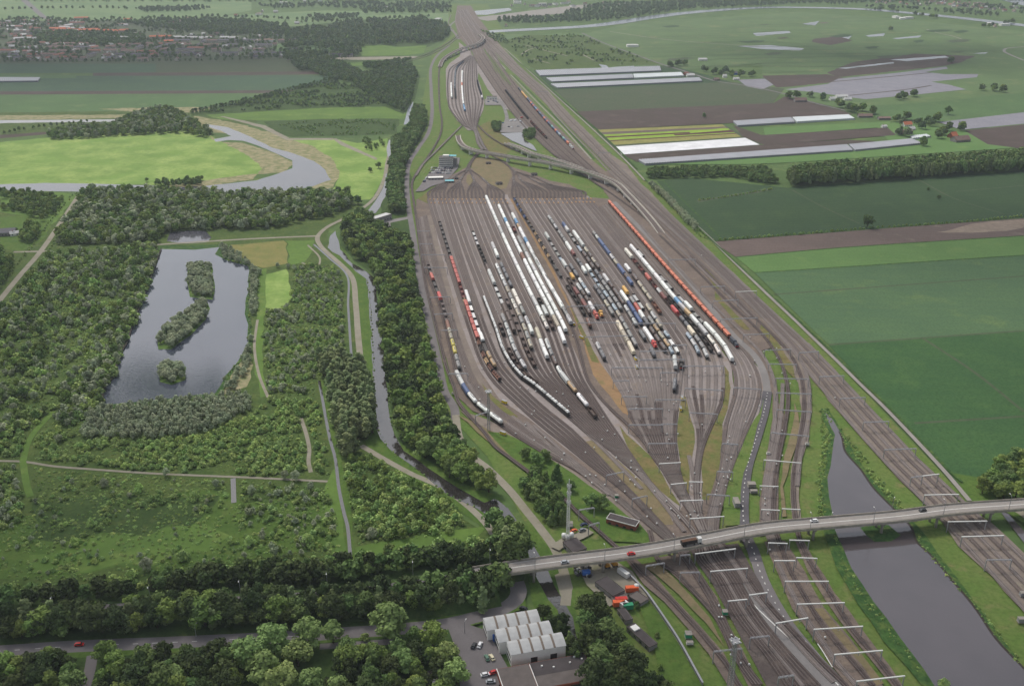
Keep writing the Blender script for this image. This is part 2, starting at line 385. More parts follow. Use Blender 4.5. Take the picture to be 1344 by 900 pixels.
# scrub strips and meadows between river and railway
F('meadow', 'dark_grass', [(246,150),(330,132),(436,107),(466,112),(530,146),(525,152),(300,156)], 3)
F('meadow', 'meadow2', [(268,151),(420,142),(520,140),(534,150),(530,156),(345,158),(290,157)], 3)
F('meadow', 'dark_grass', [(345,160),(430,156),(524,156),(520,176),(470,178),(385,180),(365,176)], 3)
F('meadow', 'meadow', [(378,183),(436,182),(470,188),(508,182),(512,200),(506,232),(486,262),(450,266),(430,262),(444,235),(440,216),(405,195)], 3)
F('sand', 'sand', [(255,152),(300,160),(335,168),(372,180),(405,190),(425,200),(440,214),(447,230),(436,246),(415,254),(396,252),(408,244),(420,232),(405,214),(370,200),(330,186),(300,176),(262,172)], 5)
F('meadow', 'meadow', [(-260,196),(0,187),(60,181),(150,175),(235,172),(268,174),(292,186),(324,203),(346,222),(330,234),(265,240),(200,243),(110,242),(-260,244)], 3)
F('sand', 'sand', [(262,172),(290,186),(324,203),(345,222),(330,236),(262,246),(225,248),(222,243),(262,238),(318,230),(372,226),(386,214),(360,201),(320,188),(285,186),(268,174)], 4)
F('river', 'water', [(-260,245),(0,242),(60,240.5),(120,241),(200,244),(232,246),(262,245),(300,241),(336,237),(362,229),(383,221),(384,211),(356,199),(336,190),(318,185),(300,184),(283,186.5),(281,183),(303,179),(290,172),(271,166),(271,163),(300,167.5),(318,175),(340,185.5),(358,194.5),(386,201.5),(412,211.5),(427,223.5),(434,236),(407,246),(387,251),(336,255),(262,258),(200,255),(120,252),(60,251),(0,251),(-260,254)], 1.5)
F('path', 'path', [(288,153),(294,153),(348,165),(380,181.5),(437,181.5),(437,184),(376,184),(342,167.5)], 1)
F('path', 'path', [(436,182),(441,182),(452,188),(496,208),(494,210.5),(448,191)], 1)
# forest floor
F('forest_floor', 'dark_grass', [(372,36),(480,26),(560,26),(592,46),(562,62),(530,73),(470,82),(400,92),(374,76)], 5)
F('meadow', 'meadow2', [(425,84),(480,82),(478,86),(440,88)], 2)
F('meadow', 'meadow2', [(470,62),(500,59),(520,62),(560,60),(556,70),(530,73),(475,74)], 2)
F('path', 'path', [(414,76),(548,74),(545,77),(480,79),(414,78.5)], 1)
F('field', 'f_town_green', [(352,58),(372,58),(380,76),(360,74)])
F('meadow', 'meadow2', [(440,44),(500,40),(512,46),(460,52)], 3)
F('meadow', 'meadow2', [(520,34),(556,33),(552,40),(524,42)], 3)
F('meadow', 'f_town_green', [(398,60),(430,56),(436,66),(404,70)], 3)
# big nature area, left
F('scrubland', 'rough_grass', [(-400,250),(262,258),(336,255),(407,246),(470,262),(482,280),(452,290),(430,300),(432,325),(462,360),(470,400),(476,480),(490,585),(560,650),(650,705),(660,735),(300,778),(-400,800)], 4)
F('clearing', 'meadow2', [(0,256),(60,252),(104,255),(70,295),(20,282),(0,280)], 4)
F('clearing', 'lush_grass', [(0,285),(36,283),(70,290),(60,312),(30,330),(0,326)], 3)
F('clearing', 'straw', [(300,322),(374,316),(378,346),(345,352),(318,343)], 3)
F('clearing', 'meadow2', [(376,316),(412,315),(408,335),(398,345),(380,348)], 3)
F('clearing', 'meadow', [(341,362),(378,352),(382,390),(372,408),(346,404)], 3)
F('clearing', 'meadow2', [(340,355),(350,352),(348,410),(344,470),(350,520),(342,522),(334,480),(336,420)], 2)
F('clearing', 'sand', [(300,486),(322,462),(334,478),(322,508),(298,516)], 4)
F('clearing', 'lush_grass', [(-40,690),(130,662),(280,640),(330,655),(430,650),(438,715),(300,740),(150,752),(-40,768)], 7, False, 12)
F('clearing', 'meadow2', [(30,740),(120,705),(200,690),(270,690),(300,710),(200,738),(110,755)], 7, False, 12)
F('clearing', 'dark_grass', [(40,660),(120,655),(300,650),(250,690),(130,700),(40,712)], 7, False, 12)
F('clearing', 'meadow2', [(455,720),(560,700),(640,690),(625,706),(500,728),(470,735)], 2)
F('meadow', 'meadow2', [(424,640),(441,610),(456,680),(470,735),(440,738),(430,700)], 2)
F('bank', 'lush_grass', [(446,320),(462,345),(486,362),(492,400),(499,450),(505,500),(510,560),(520,580),(560,612),(640,662),(668,690),(650,705),(600,668),(540,632),(486,594),(476,560),(472,470),(464,395),(450,350),(436,335)], 1.5)
F('bank', 'lush_grass', [(416,500),(430,575),(445,640),(455,735),(468,735),(458,640),(447,600),(440,570),(430,500)], 1.5)
# lake and ponds
F('bank', 'reed', [(208,323),(290,321),(330,346),(331,378),(326,412),(331,428),(330,452),(322,470),(300,496),(288,521),(202,530),(131,537),(132,510),(146,494),(164,450),(192,368),(203,340)], 1.5)
F('lake', 'water_blue', [(212,327),(255,328),(288,325),(281,334),(296,341),(326,349),(326,377),(321,412),(326,427),(325,450),(319,465),(296,493),(283,517),(202,525),(135,532),(137,511),(149,495),(156,470),(167,450),(175,425),(185,400),(197,369),(207,341)], 1.6)
F('island', 'lush_grass', [(247,347),(262,345),(278,350),(283,378),(278,394),(262,392),(250,390),(245,370)], 1.5)
F('island', 'lush_grass', [(270,394),(277,405),(270,420),(250,440),(225,458),(208,459),(206,445),(215,430),(240,412),(255,399)], 1.5)
F('island', 'lush_grass', [(208,480),(225,474),(243,482),(244,499),(225,506),(209,501)], 1.5)
F('pond', 'water', [(220,317),(222,306),(245,303),(270,303),(277,312),(272,318),(245,320)], 1.5)
# tracks and footpaths of the nature area
def RB(name, pxs, w, mat, dz=.02): return ribbon(name, pxs, w, M[mat], Z(dz))
RB('path', [(-20,420),(0,394),(26,362),(52,332),(80,292),(105,254)], 5.5, 'path')
RB('path', [(18,331),(40,330.5),(62,330)], 5, 'path')
RB('path', [(205,321.5),(290,316),(345,313),(416,310)], 4.5, 'path')
RB('path', [(512,196),(508,215),(504,236),(490,262),(472,276),(452,287),(430,298),(417,311),(420,322),(432,334),(447,347),(462,364),(467,400),(470,440),(474,482)], 5, 'path')
RB('path', [(474,585),(486,592),(510,606),(540,622),(580,640),(615,665),(640,690),(649,706),(650,715)], 4.2, 'path')
RB('path', [(-10,605),(30,606),(70,612),(120,616),(210,622),(330,627),(430,632)], 2.2, 'path')
RB('path', [(395,549),(402,570),(406,590),(405,606),(408,620)], 2.6, 'path')
RB('path', [(30,606),(36,640),(40,652)], 4.0, 'meadow2')
RB('path', [(30,606),(40,575),(70,540)], 4.0, 'meadow2')
RB('path', [(338,420),(334,455),(340,492),(352,522)], 2.2, 'path')
RB('path', [(396,345),(414,352),(420,340),(404,322)], 2.0, 'path')
RB('ditch', [(412,321),(432,339),(455,361),(457,402),(460,450),(462,478)], 2.0, 'water_dark')
RB('ditch', [(419,500),(423,523),(433,576),(440,602),(445,642),(452,675),(456,690),(460,732)], 2.0, 'water_dark')
RB('ditch', [(306,628),(307,660)], 3, 'water_dark')
# canal
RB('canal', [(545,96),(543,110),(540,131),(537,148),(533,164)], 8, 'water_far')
RB('canal', [(514,184),(511,196),(513,206),(517,216)], 8, 'water_grey')
RB('canal', [(512,228),(509,245),(500,262),(487,280)], 11, 'water_grey')
F('canal', 'water_dark', [(430,325),(434,310),(441,303),(444,315),(447,328),(462,345),(482,358),(492,366),(496,400),(501,440),(507,500),(512,545),(517,571),(528,589),(563,614),(601,640),(636,658),(650,653),(664,664),(690,722),(728,760),(745,800),(752,830),(760,880),(765,910),(740,910),(738,860),(732,812),(722,785),(708,770),(698,752),(672,712),(655,686),(640,675),(627,668),(589,650),(553,622),(523,599),(510,589),(500,576),(494,561),(491,526),(489,480),(484,402),(481,366),(466,356),(446,336),(436,331)], 1.2)
# canal-side wood floor, works road, corridor
F('forest_floor', 'dark_grass', [(448,296),(480,275),(500,290),(536,284),(548,360),(560,430),(580,510),(602,570),(650,640),(640,655),(600,636),(560,606),(530,585),(518,560),(508,480),(500,400),(494,362),(462,340),(446,322)], 2)
F('bank', 'lush_grass', [(525,582),(560,603),(612,636),(655,650),(662,660),(650,655),(636,660),(601,641),(563,615),(530,592)], 1)
F('corridor_grass', 'corridor', [(588,6),(640,6),(690,90),(833,222),(1004,382),(1072,449),(1272,659),(1344,730),(1500,900),(1500,1000),(640,1000),(700,800),(720,740),(640,600),(590,545),(560,440),(540,285),(508,275),(520,225),(552,150),(562,92),(568,70),(590,50)])
F('forest_floor', 'dark_grass', [(512,180),(536,168),(546,140),(560,145),(561,165),(548,190),(536,210),(540,240),(532,285),(500,290),(500,270),(514,240)], 2)
F('forest_floor', 'dark_grass', [(458,104),(540,88),(552,100),(545,130),(530,150),(500,138),(462,112)], 2)
F('meadow', 'yard_grass', [(626,168),(640,160),(664,162),(672,196),(660,210),(640,204)], 2)
F('yard_ground', 'gravel', [(484,300),(500,284),(512,280),(513,302),(498,312),(480,312)], 1)
F('path', 'gravel', [(511,289),(540,284),(540,287),(512,293)])
# left works road beside the yard
RB('road', [(600,26),(590,36),(597,44),(602,52)], 7, 'gravel')
RB('road', [(590,60),(575,72),(566,88),(566,120),(567,150),(562,175),(549,195),(537,215),(534,240),(536,270),(541,300),(547,340),(555,385),(565,430),(575,475),(584,515),(596,535),(598,552)], 6.2, 'asphalt_old')
F('bank', 'lush_grass', [(672,690),(700,690),(722,722),(735,750),(752,790),(765,830),(810,905),(745,905),(715,830),(700,790),(690,745)], 1)
F('canal', 'water_dark', [(664,680),(690,715),(700,749),(710,770),(720,785),(731,800),(735,822),(745,845),(760,870),(775,908),(796,908),(770,860),(756,835),(751,810),(740,787),(727,768),(718,747),(712,735),(700,717),(676,680),(666,666),(660,668)], .8)
RB('road', [(598,545),(603,575),(615,595),(640,615),(670,645),(690,670),(710,695),(728,720),(738,745),(744,770),(742,795)], 5.2, 'path')
F('plaza', 'path', [(728,755),(745,748),(752,772),(744,795),(735,780)])
# right: fields beside the main line
F('field', 'f_green_dark', [(862,238),(905,234),(1034,247),(1344,224),(1600,212),(1600,274),(1344,286),(1140,301),(935,317)])
F('field', 'f_olive', [(913,263),(1012,248),(1014,250),(916,266)], 2)
F('field', 'f_brown', [(935,318),(1140,302),(1344,287),(1600,276),(1600,296),(1344,310),(1100,326),(966,338)])
F('sand', 'f_pale', [(1230,306),(1275,294),(1344,288),(1344,300),(1290,306)], 3)
F('field', 'f_bright', [(966,338),(1100,326),(1344,310),(1600,296),(1600,318),(1344,335),(990,358)])
F('field', 'f_blue', [(991,359),(1344,336),(1600,319),(1600,416),(1344,434),(1086,452),(1040,407)])
F('field', 'f_deep', [(1088,454),(1344,435),(1600,418),(1600,640),(1344,640),(1262,640),(1205,577)])
F('field', 'lush_grass', [(1248,620),(1290,628),(1344,600),(1500,600),(1500,690),(1344,662),(1278,668)], 1)
for a in ([(1016,387),(1180,375),(1344,363),(1500,352)], [(1212,445),(1280,490),(1344,541)], [(1200,556),(1344,547),(1400,544)], [(1088,453),(1344,434.5)], [(1205,236),(1255,262),(1316,281)], [(1254,252),(1344,244)], [(1040,250),(1080,272),(1128,294)]):
    RB('ditch', a, 2.6, 'f_olive')
for a in ([(966,338),(1100,326),(1344,310)], [(991,358.5),(1344,335.5)], [(870,238),(905,272),(938,305),(948,316)], [(935,317),(1140,301.5),(1344,286.5)]):
    RB('hedge_strip', a, 2.4, 'reed')
# far right
F('meadow', 'f_polder', [(640,46),(770,44),(830,30),(1050,16),(1190,26),(1344,42),(1700,60),(1700,100),(1344,118),(1100,84),(1000,84),(900,92),(700,93),(675,70)], 6)
F('meadow', 'f_polder', [(1000,82),(1344,84),(1700,90),(1700,170),(1344,175),(1110,144),(1000,120)], 4)
F('meadow', 'rough_grass', [(652,56),(690,46),(768,48),(800,62),(872,85),(780,89),(702,93),(678,74)], 5)
F('field', 'f_green_dark', [(700,93),(880,86),(960,108),(728,120)])
F('field', 'f_olive', [(728,119),(960,108),(1030,117),(1012,138),(760,147)])
F('field', 'f_brown_dark', [(756,147),(1012,136),(1040,134),(1120,150),(962,162),(786,171)])
F('field', 'f_olive', [(784,171),(950,164),(1000,190),(812,203)])
for i, (c, a, b) in enumerate((('lettuce_yellow',.0,.16),('f_brown',.16,.3),('lettuce',.3,.42),('lettuce_red',.42,.5),('lettuce',.5,.66),('lettuce_red',.66,.72),('lettuce_yellow',.72,.95))):
    l0 = Vector((784,171)); l1 = Vector((806,192)); r0 = Vector((948,164)); r1 = Vector((974,181))
    F('lettuce_bed', c, [tuple(l0.lerp(l1,a)), tuple(r0.lerp(r1,a)), tuple(r0.lerp(r1,b)), tuple(l0.lerp(l1,b))])
F('lettuce_bed', 'lettuce', [(904,173),(952,168.5),(956,171.5),(906,175.5)])
F('lettuce_bed', 'lettuce_red', [(884,177),(962,172),(964,174),(886,178.5)])
F('fleece_field', 'fleece', [(808,193),(978,181.5),(997,190.5),(816,203.5)])
F('field', 'f_brown_dark', [(818,204),(1000,191),(1110,184),(1150,186),(1000,200),(836,213)])
F('field', 'f_bright', [(1000,200),(1170,190),(1150,166),(1180,160),(1344,186),(1344,194),(1035,214),(985,216),(848,217)])
F('field', 'f_bright', [(1002,168),(1168,160),(1170,167),(1004,178)])
F('field', 'f_brown_dark', [(962,165),(1000,178),(1165,168),(1176,178),(1004,191),(975,180)])
F('field', 'f_brown_dark', [(1012,138),(1030,127),(1112,148),(1020,157)])
F('field', 'f_town_green', [(1140,140),(1230,134),(1344,122),(1700,110),(1700,150),(1344,150),(1238,161),(1150,156)])
F('field', 'f_brown_dark', [(1266,172),(1344,164),(1700,150),(1700,188),(1344,196),(1296,190)])
F('field', 'f_brown_dark', [(1085,96),(1120,82),(1200,71),(1280,74),(1262,82),(1240,87),(1100,102)], 3)
F('field', 'f_brown_dark', [(1000,100),(1085,98),(1120,106),(1020,116)], 3)
F('film_field', 'film', [(1030,118),(1086,111),(1100,104),(1180,96),(1242,88),(1244,91),(1214,95),(1240,98),(1284,98),(1282,102),(1222,108),(1246,112),(1268,118),(1210,124),(1136,131),(1112,128),(1072,122)])
RB('ditch', [(1092,108),(1160,102),(1222,96)], 6, 'f_brown_dark'); RB('ditch', [(1115,126),(1190,118),(1222,113)], 6, 'f_brown_dark')
F('film_field', 'film', [(1232,161),(1344,148),(1700,130),(1700,150),(1344,163),(1262,171)])
F('film_field', 'film', [(968,105),(1004,104),(1015,112),(1000,118),(980,114)])
for a in ([(968,61),(1010,60),(1055,64),(1050,67),(1000,65)], [(988,44),(1036,41),(1038,44),(992,48)], [(1136,47),(1162,44),(1160,48),(1140,49)], [(1170,51),(1210,47),(1206,50),(1176,52)], [(1168,79),(1240,74),(1246,76),(1190,81)], [(1100,90),(1172,82),(1174,84),(1110,91)], [(1100,49),(1118,48),(1112,53),(1096,52)], [(1052,32),(1076,28),(1070,34)], [(1274,71),(1296,69),(1294,71)], [(786,85),(796,86),(800,92),(790,90)], [(800,89),(832,87),(830,90)]):
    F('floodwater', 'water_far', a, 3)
F('field', 'f_brown_dark', [(1066,52),(1100,48),(1120,54),(1090,60),(1066,56)], 4)
RB('road', [(1344,80),(1325,72),(1318,68),(1322,64),(1344,62)], 7, 'concrete_path')
RB('path', [(1216,39),(1232,44),(1250,48),(1268,54)], 5, 'path')
RB('road', [(764,44),(790,56),(830,71),(872,86),(905,96),(940,107),(985,114),(1030,124),(1062,134),(1110,146)], 6, 'asphalt_old')
RB('path', [(800,42),(870,52),(940,58),(1004,62)], 5, 'path')
F('sand', 'concrete_path', [(616,24),(655,20),(700,14),(760,7),(782,7),(740,18),(700,22),(640,28)])
F('lake', 'water_far', [(622,15),(668,11),(672,14),(640,20),(622,20)], 3)
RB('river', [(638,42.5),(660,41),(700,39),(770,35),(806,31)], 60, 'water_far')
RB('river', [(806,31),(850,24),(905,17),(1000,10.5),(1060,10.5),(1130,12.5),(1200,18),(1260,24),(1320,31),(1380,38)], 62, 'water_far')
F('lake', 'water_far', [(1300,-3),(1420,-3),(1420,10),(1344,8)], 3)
for a in ([(690,60),(720,68),(745,74)], [(764,72),(780,80)], [(684,72),(694,66),(700,64)], [(700,78),(722,84)]): RB('path', a, 4, 'path')
rb = random.Random(8)
for i in range(16):
    y0 = 24+i*5.2; x0 = 700+max(0, 60-y0)*2+rb.uniform(0, 250); x1 = rb.uniform(1040, 1344)
    RB('ditch', [(x0, y0+6), ((x0+x1)/2, y0+rb.uniform(0, 3)), (x1, y0+rb.uniform(-4, 4))], rb.uniform(2.5, 5), rb.choice(('f_olive', 'f_green_dark', 'f_olive')))
for i in range(22):
    x, y = rb.uniform(860, 1330), rb.uniform(28, 80); w, h = rb.uniform(12, 46), rb.uniform(.6, 2.4)
    F(rb.choice(('field', 'wet_patch')), rb.choice(('f_brown', 'f_olive', 'f_green_dark', 'f_brown_dark', 'f_polder')), [(x, y), (x+w*.6, y-h), (x+w, y-h*.6), (x+w*.8, y+h*.5), (x+w*.3, y+h)], 5)
# main-line ballast and service paths
F('ballast', 'ballast_dark', [(600,8),(618,8),(628,24),(655,58),(690,96),(719,119),(747,150),(780,182),(800,202),(822,217),(842,243),(853,252),(878,279),(912,312),(938,338),(964,360),(1004,400),(1050,446),(1062,452),(1115,507),(1166,562),(1219,618),(1259,661),(1302,688),(1344,727),(1420,800),(1420,900),(1344,805),(1335,796),(1300,758),(1259,718),(1237,688),(1214,664),(1176,627),(1130,576),(1087,526),(1029,452),(1000,462),(1018,500),(1022,530),(1034,560),(1022,615),(1021,653),(1022,700),(996,705),(997,660),(1002,620),(1012,560),(1014,520),(1002,488),(962,452),(930,470),(960,490),(962,530),(950,590),(940,640),(930,700),(860,715),(790,650),(720,596),(660,556),(620,540),(598,520),(588,480),(575,440),(560,380),(552,330),(545,285),(547,262),(562,268),(566,250),(590,232),(612,221),(640,224),(672,220),(690,226),(722,238),(748,243),(772,260),(800,262),(792,250),(770,232),(745,216),(712,192),(690,170),(664,140),(640,108),(618,66),(602,50),(597,30)], 1.0, False, 10)
F('ballast', 'ballast_warm', [(640,60),(655,58),(690,96),(719,119),(747,150),(780,182),(800,202),(822,217),(842,243),(853,252),(878,279),(912,312),(938,338),(964,360),(1004,400),(1050,446),(1062,452),(1115,507),(1166,562),(1219,618),(1259,661),(1302,688),(1344,727),(1420,800),(1420,900),(1344,805),(1300,758),(1259,718),(1237,688),(1214,664),(1176,627),(1130,576),(1087,526),(1029,452),(985,405),(930,352),(880,302),(838,262),(813,241),(792,217),(770,194),(726,151),(703,120),(670,90),(648,68)], .8, False, 10)
F('ballast', 'ballast', [(563,262),(668,256),(738,424),(770,500),(800,540),(850,596),(900,660),(880,690),(840,665),(790,626),(730,580),(690,548),(655,525),(625,480),(600,420),(580,340)], .6)
F('ballast', 'ballast', [(668,258),(772,258),(800,290),(860,360),(930,440),(960,478),(964,520),(950,570),(930,640),(912,690),(890,640),(850,590),(815,530),(785,480),(745,390),(700,305)], .6)
F('ballast', 'ballast', [(602,56),(617,68),(640,104),(660,132),(668,146),(658,140),(640,118),(628,96),(627,104),(631,114),(636,135),(634,146),(626,163),(622,172),(614,172),(600,159),(589,143),(586,127),(585,92),(590,84),(604,74)], .8)
F('ballast', 'ballast_warm', [(604,540),(640,552),(690,580),(740,612),(790,644),(850,690),(870,712),(850,716),(790,668),(730,620),(680,588),(640,570)], .6)
F('grass_strip', 'corridor', [(650,70),(657,77),(690,112),(722,143),(757,178),(784,206),(802,224),(795,226),(775,209),(745,180),(710,146),(680,112),(660,90)], .8)
F('grass_strip', 'corridor', [(634,64),(638,66),(660,96),(672,112),(668,112),(650,94)], .5)
F('ballast', 'ballast_dark', [(616,222),(600,231),(582,241),(565,252),(563,262),(662,262),(655,251),(641,242),(628,234),(619,223)], .5)
F('ballast', 'ballast_dark', [(673,226),(668,236),(664,250),(668,262),(772,262),(755,247),(722,239),(692,229)], .5)
F('ballast', 'ballast', [(945,450),(965,452),(1003,492),(1004,518),(996,545),(975,590),(955,630),(946,660),(940,690),(930,690),(938,650),(948,610),(952,585),(958,545),(966,515),(964,492)], .6)
F('ballast', 'ballast_warm', [(1030,455),(1052,480),(1064,510),(1066,540),(1061,575),(1050,612),(1048,655),(1052,690),(1040,690),(1037,655),(1038,622),(1046,580),(1052,540),(1048,505),(1036,480),(1020,455)], .6)
# gravel road round the yard, grey strips
RB('road', [(806,266),(850,311),(905,371),(962,441),(990,468),(1003,492),(1007,517)], 5.5, 'gravel')
RB('road', [(1007,515),(1003,540),(995,568),(988,590),(981,612),(977,637),(975,660),(976,690),(981,710),(988,724),(993,740)], 6.6, 'asphalt')
RB('road', [(993,739),(1001,762),(1015,790),(1035,822),(1055,847),(1075,871),(1096,893),(1110,910)], 6.2, 'asphalt_old')
F('gravel_strip', 'ballast_warm', [(560,284),(566,284),(578,330),(590,375),(606,430),(622,472),(634,498),(650,522),(646,524),(626,500),(612,472),(598,432),(582,376),(570,330)], .6)
for a in ([(669,262),(677,262),(700,300),(722,345),(745,395),(760,425),(771,450),(789,480),(800,495),(812,514),(822,530),(828,548),(818,543),(810,534),(800,520),(790,508),(780,494),(772,474),(766,452),(754,420),(740,390),(717,345),(692,300)],):
    F('grass_island', 'rust_grass', a, 1)
F('grass_island', 'yard_grass', [(748,402),(762,428),(774,452),(786,478),(776,476),(768,452),(756,424)], .8)
F('grass_island', 'yard_grass', [(812,559),(822,571),(840,587),(854,601),(867,620),(880,643),(895,668),(885,661),(867,647),(848,626),(834,606),(823,586)], 1)
F('grass_island', 'dry_grass', [(764,582),(776,580),(798,595),(820,615),(837,629),(857,647),(873,664),(884,690),(868,691),(850,672),(830,652),(813,634),(788,607)], 1)
F('grass_island', 'yard_grass', [(632,504),(646,520),(664,536),(680,549),(676,551),(660,541),(642,525)], .8)
F('grass_island', 'yard_grass', [(895,520),(900,523),(905,544),(911,566),(911,582),(908,604),(905,617),(904,650),(898,650),(895,635),(892,604),(889,580),(889,560),(892,539)], 1)
F('grass_island', 'yard_grass', [(951,482),(956,490),(958,510),(954,539),(948,558),(947,590),(946,613),(938,632),(930,658),(921,658),(922,635),(921,600),(927,580),(938,556),(948,535),(950,510)], 1)
F('grass_island', 'corridor', [(1000,533),(1003,522),(997,548),(987,590),(976,622),(971,650),(971,690),(951,692),(949,660),(957,622),(968,602),(977,575),(990,553)], 1)
F('grass_island', 'dry_grass', [(600,545),(640,565),(690,592),(660,575),(680,600),(720,630),(752,655),(740,650),(690,618),(640,580)], 1)
F('grass_island', 'lush_grass', [(640,568),(662,570),(700,590),(735,612),(790,650),(840,690),(862,716),(800,712),(760,672),(720,640),(670,600)], 1)
F('grass_island', 'yard_grass', [(566,250),(548,262),(560,268)], 1)
F('grass_island', 'dry_grass', [(620,209),(640,207),(666,214),(669,222),(672,232),(664,248),(655,250),(641,241),(627,233),(619,221)], 1)
F('grass_island', 'dry_grass', [(613,231),(618,229),(624,240),(620,250),(612,240)], .5)
for a in ([(925,352),(938,366),(948,380),(940,380),(928,364)], [(938,383),(952,398),(970,418),(985,434),(976,434),(958,414),(940,394)], [(1000,424),(1018,448),(1040,480),(1044,500),(1034,490),(1016,462),(998,436)]):
    F('grass_island', 'yard_grass', a, 1.5)
F('grass_island', 'dry_grass', [(1044,530),(1050,560),(1038,610),(1028,640),(1032,680),(1026,680),(1024,640),(1030,600),(1040,560)], 1)
# south of the bridge
F('ballast', 'ballast_black', [(905,722),(968,715),(985,745),(1010,790),(1040,830),(1080,875),(1110,910),(1010,910),(978,850),(952,800),(935,768),(915,740)], .8)
F('gravel_yard', 'gravel', [(978,752),(1000,790),(1040,838),(1085,880),(1108,905),(1080,910),(1040,870),(1000,815),(975,768)], .8)
F('ballast', 'ballast_dark', [(1003,712),(1030,712),(1056,752),(1082,800),(1116,840),(1160,905),(1115,905),(1074,850),(1040,800),(1020,756)], .8)
F('grass_island', 'dry_grass', [(1068,800),(1080,800),(1100,826),(1130,860),(1160,900),(1150,902),(1110,850)], 1)
F('ballast', 'ballast_dark', [(1042,710),(1054,710),(1070,740),(1096,780),(1130,826),(1186,905),(1172,905),(1120,840),(1084,790),(1060,752)], .8)
F('ballast', 'ballast_dark', [(818,733),(832,733),(860,758),(885,788),(915,820),(950,860),(975,905),(958,905),(930,860),(900,824),(870,792),(845,768)], .8)
F('ballast', 'ballast_dark', [(860,735),(900,728),(916,750),(940,785),(952,815),(972,850),(1000,905),(984,905),(960,860),(936,812),(912,785),(886,758)], .8)
F('meadow', 'dry_grass', [(842,742),(862,740),(885,760),(910,788),(932,815),(955,860),(972,890),(950,852),(925,820),(890,782),(862,756)], 1)
F('meadow', 'lush_grass', [(826,762),(842,780),(872,818),(897,858),(921,903),(870,905),(858,850),(845,815)], 1)
F('works_yard', 'path', [(755,738),(800,733),(830,752),(846,778),(852,790),(840,796),(825,782),(800,798),(770,770)])
F('reed_bank', 'reed', [(1076,538),(1086,538),(1106,570),(1130,612),(1165,656),(1204,692),(1230,728),(1262,768),(1310,835),(1350,888),(1340,905),(1215,905),(1160,846),(1124,792),(1098,748),(1082,700),(1078,640),(1086,596),(1090,580)], 1.4)
F('canal', 'water_grey', [(1083,543),(1092,552),(1101,568),(1105,576),(1109,594),(1130,619),(1145,641),(1159,656),(1175,672),(1195,693),(1204,715),(1219,728),(1247,761),(1280,801),(1308,842),(1344,880),(1360,905),(1230,905),(1214,880),(1181,837),(1146,791),(1118,748),(1108,726),(1096,697),(1092,680),(1088,653),(1086,628),(1092,600),(1094,580),(1096,572),(1088,558)], 1.1)
F('island', 'reed', [(1129,694),(1145,690),(1165,690),(1181,705),(1170,712),(1148,713),(1137,705)], 1)
F('bank', 'lush_grass', [(1300,660),(1344,690),(1400,740),(1400,690),(1320,660)])
F('ditch', 'water_grey', [(1312,672),(1322,676),(1345,700),(1345,716),(1328,694)], .8)
RB('path', [(1316,664),(1335,672),(1360,690)], 5, 'path')
RB('mud_edge', [(1101,568),(1105,576),(1109,594),(1130,619),(1145,641),(1159,656),(1175,672),(1195,693),(1204,715),(1219,728),(1247,761),(1280,801),(1308,842),(1344,880)], 1.3, 'mud')
RB('mud_edge', [(212,327),(207,341),(197,369),(185,400),(175,425),(167,450),(156,470),(149,495),(137,511),(135,532)], 1.3, 'mud')
# long service paths along the main line
RB('path', [(662,64),(672,73),(705,104),(740,136),(775,168),(805,196),(833,224),(846,238)], 2.4, 'concrete_path')
RB('path', [(906,290),(930,312),(960,342),(1004,385),(1040,419),(1072,450),(1100,477),(1125,502),(1160,536),(1189,566),(1239,620),(1272,659)], 3.0, 'concrete_path')
RB('ditch', [(846,236),(880,268),(912,296),(940,322),(1008,385),(1046,420),(1078,450),(1106,478),(1131,502),(1166,536),(1195,566),(1244,618),(1262,634)], 2.0, 'reed')
RB('ditch', [(668,72),(710,106),(745,138),(780,168),(810,196),(836,222)], 2.4, 'reed')
RB('path', [(670,99),(709,139),(738,168),(766,199),(776,210)], 2.6, 'concrete_path')
RB('hedge_strip', [(674,100),(713,139),(742,168),(770,199),(780,210)], 3, 'reed')
RB('path', [(642,70),(664,92)], 2.6, 'concrete_path')
# south-west: near road and its verges
F('forest_floor', 'dark_grass', [(-300,790),(300,768),(560,745),(660,720),(690,760),(680,800),(600,818),(430,838),(-300,862)], 2)
F('forest_floor', 'dark_grass', [(-300,862),(430,838),(590,820),(600,850),(640,905),(620,960),(-300,960)], 2)
F('verge', 'lush_grass', [(-300,856),(100,846),(300,836),(430,828),(560,816),(672,790),(686,770),(692,800),(640,818),(560,833),(430,846),(300,853),(100,866),(-300,876)], 1)
RB('road', [(-120,865),(0,857),(100,850.5),(200,846.5),(300,842),(380,838),(450,833),(520,828),(580,822),(625,812),(660,801),(676,790),(681,778),(677,766)], 8.4, 'asphalt_old', .03)
RB('road', [(420,851),(480,847),(520,844)], 4, 'asphalt_old')
F('car_park', 'asphalt_old', [(586,822),(604,818),(628,826),(640,830),(668,880),(650,910),(604,910),(600,860)], .3)
RB('road', [(112,905),(118,884),(122,862)], 5, 'asphalt_old')
RB('path', [(560,895),(574,880),(572,900)], 5, 'water_grey')
RB('path', [(728,722),(742,712),(760,706),(774,698)], 6, 'path')
F('car_park', 'asphalt_old', [(545,253),(552,244),(562,230),(575,221),(577,212),(604,208),(601,222),(593,231),(582,241),(566,246),(556,252)])
F('car_park', 'gravel', [(636,131),(657,131),(660,139),(637,139)])
RB('path', [(658,134),(663,146),(665,158),(658,168)], 6, 'gravel')
F('car_park', 'gravel', [(655,168),(664,158),(680,156),(694,168),(690,175),(657,175)])
F('pond', 'water_grey', [(656,176),(686,175),(688,184),(700,192),(705,200),(690,194),(672,186)], 1)
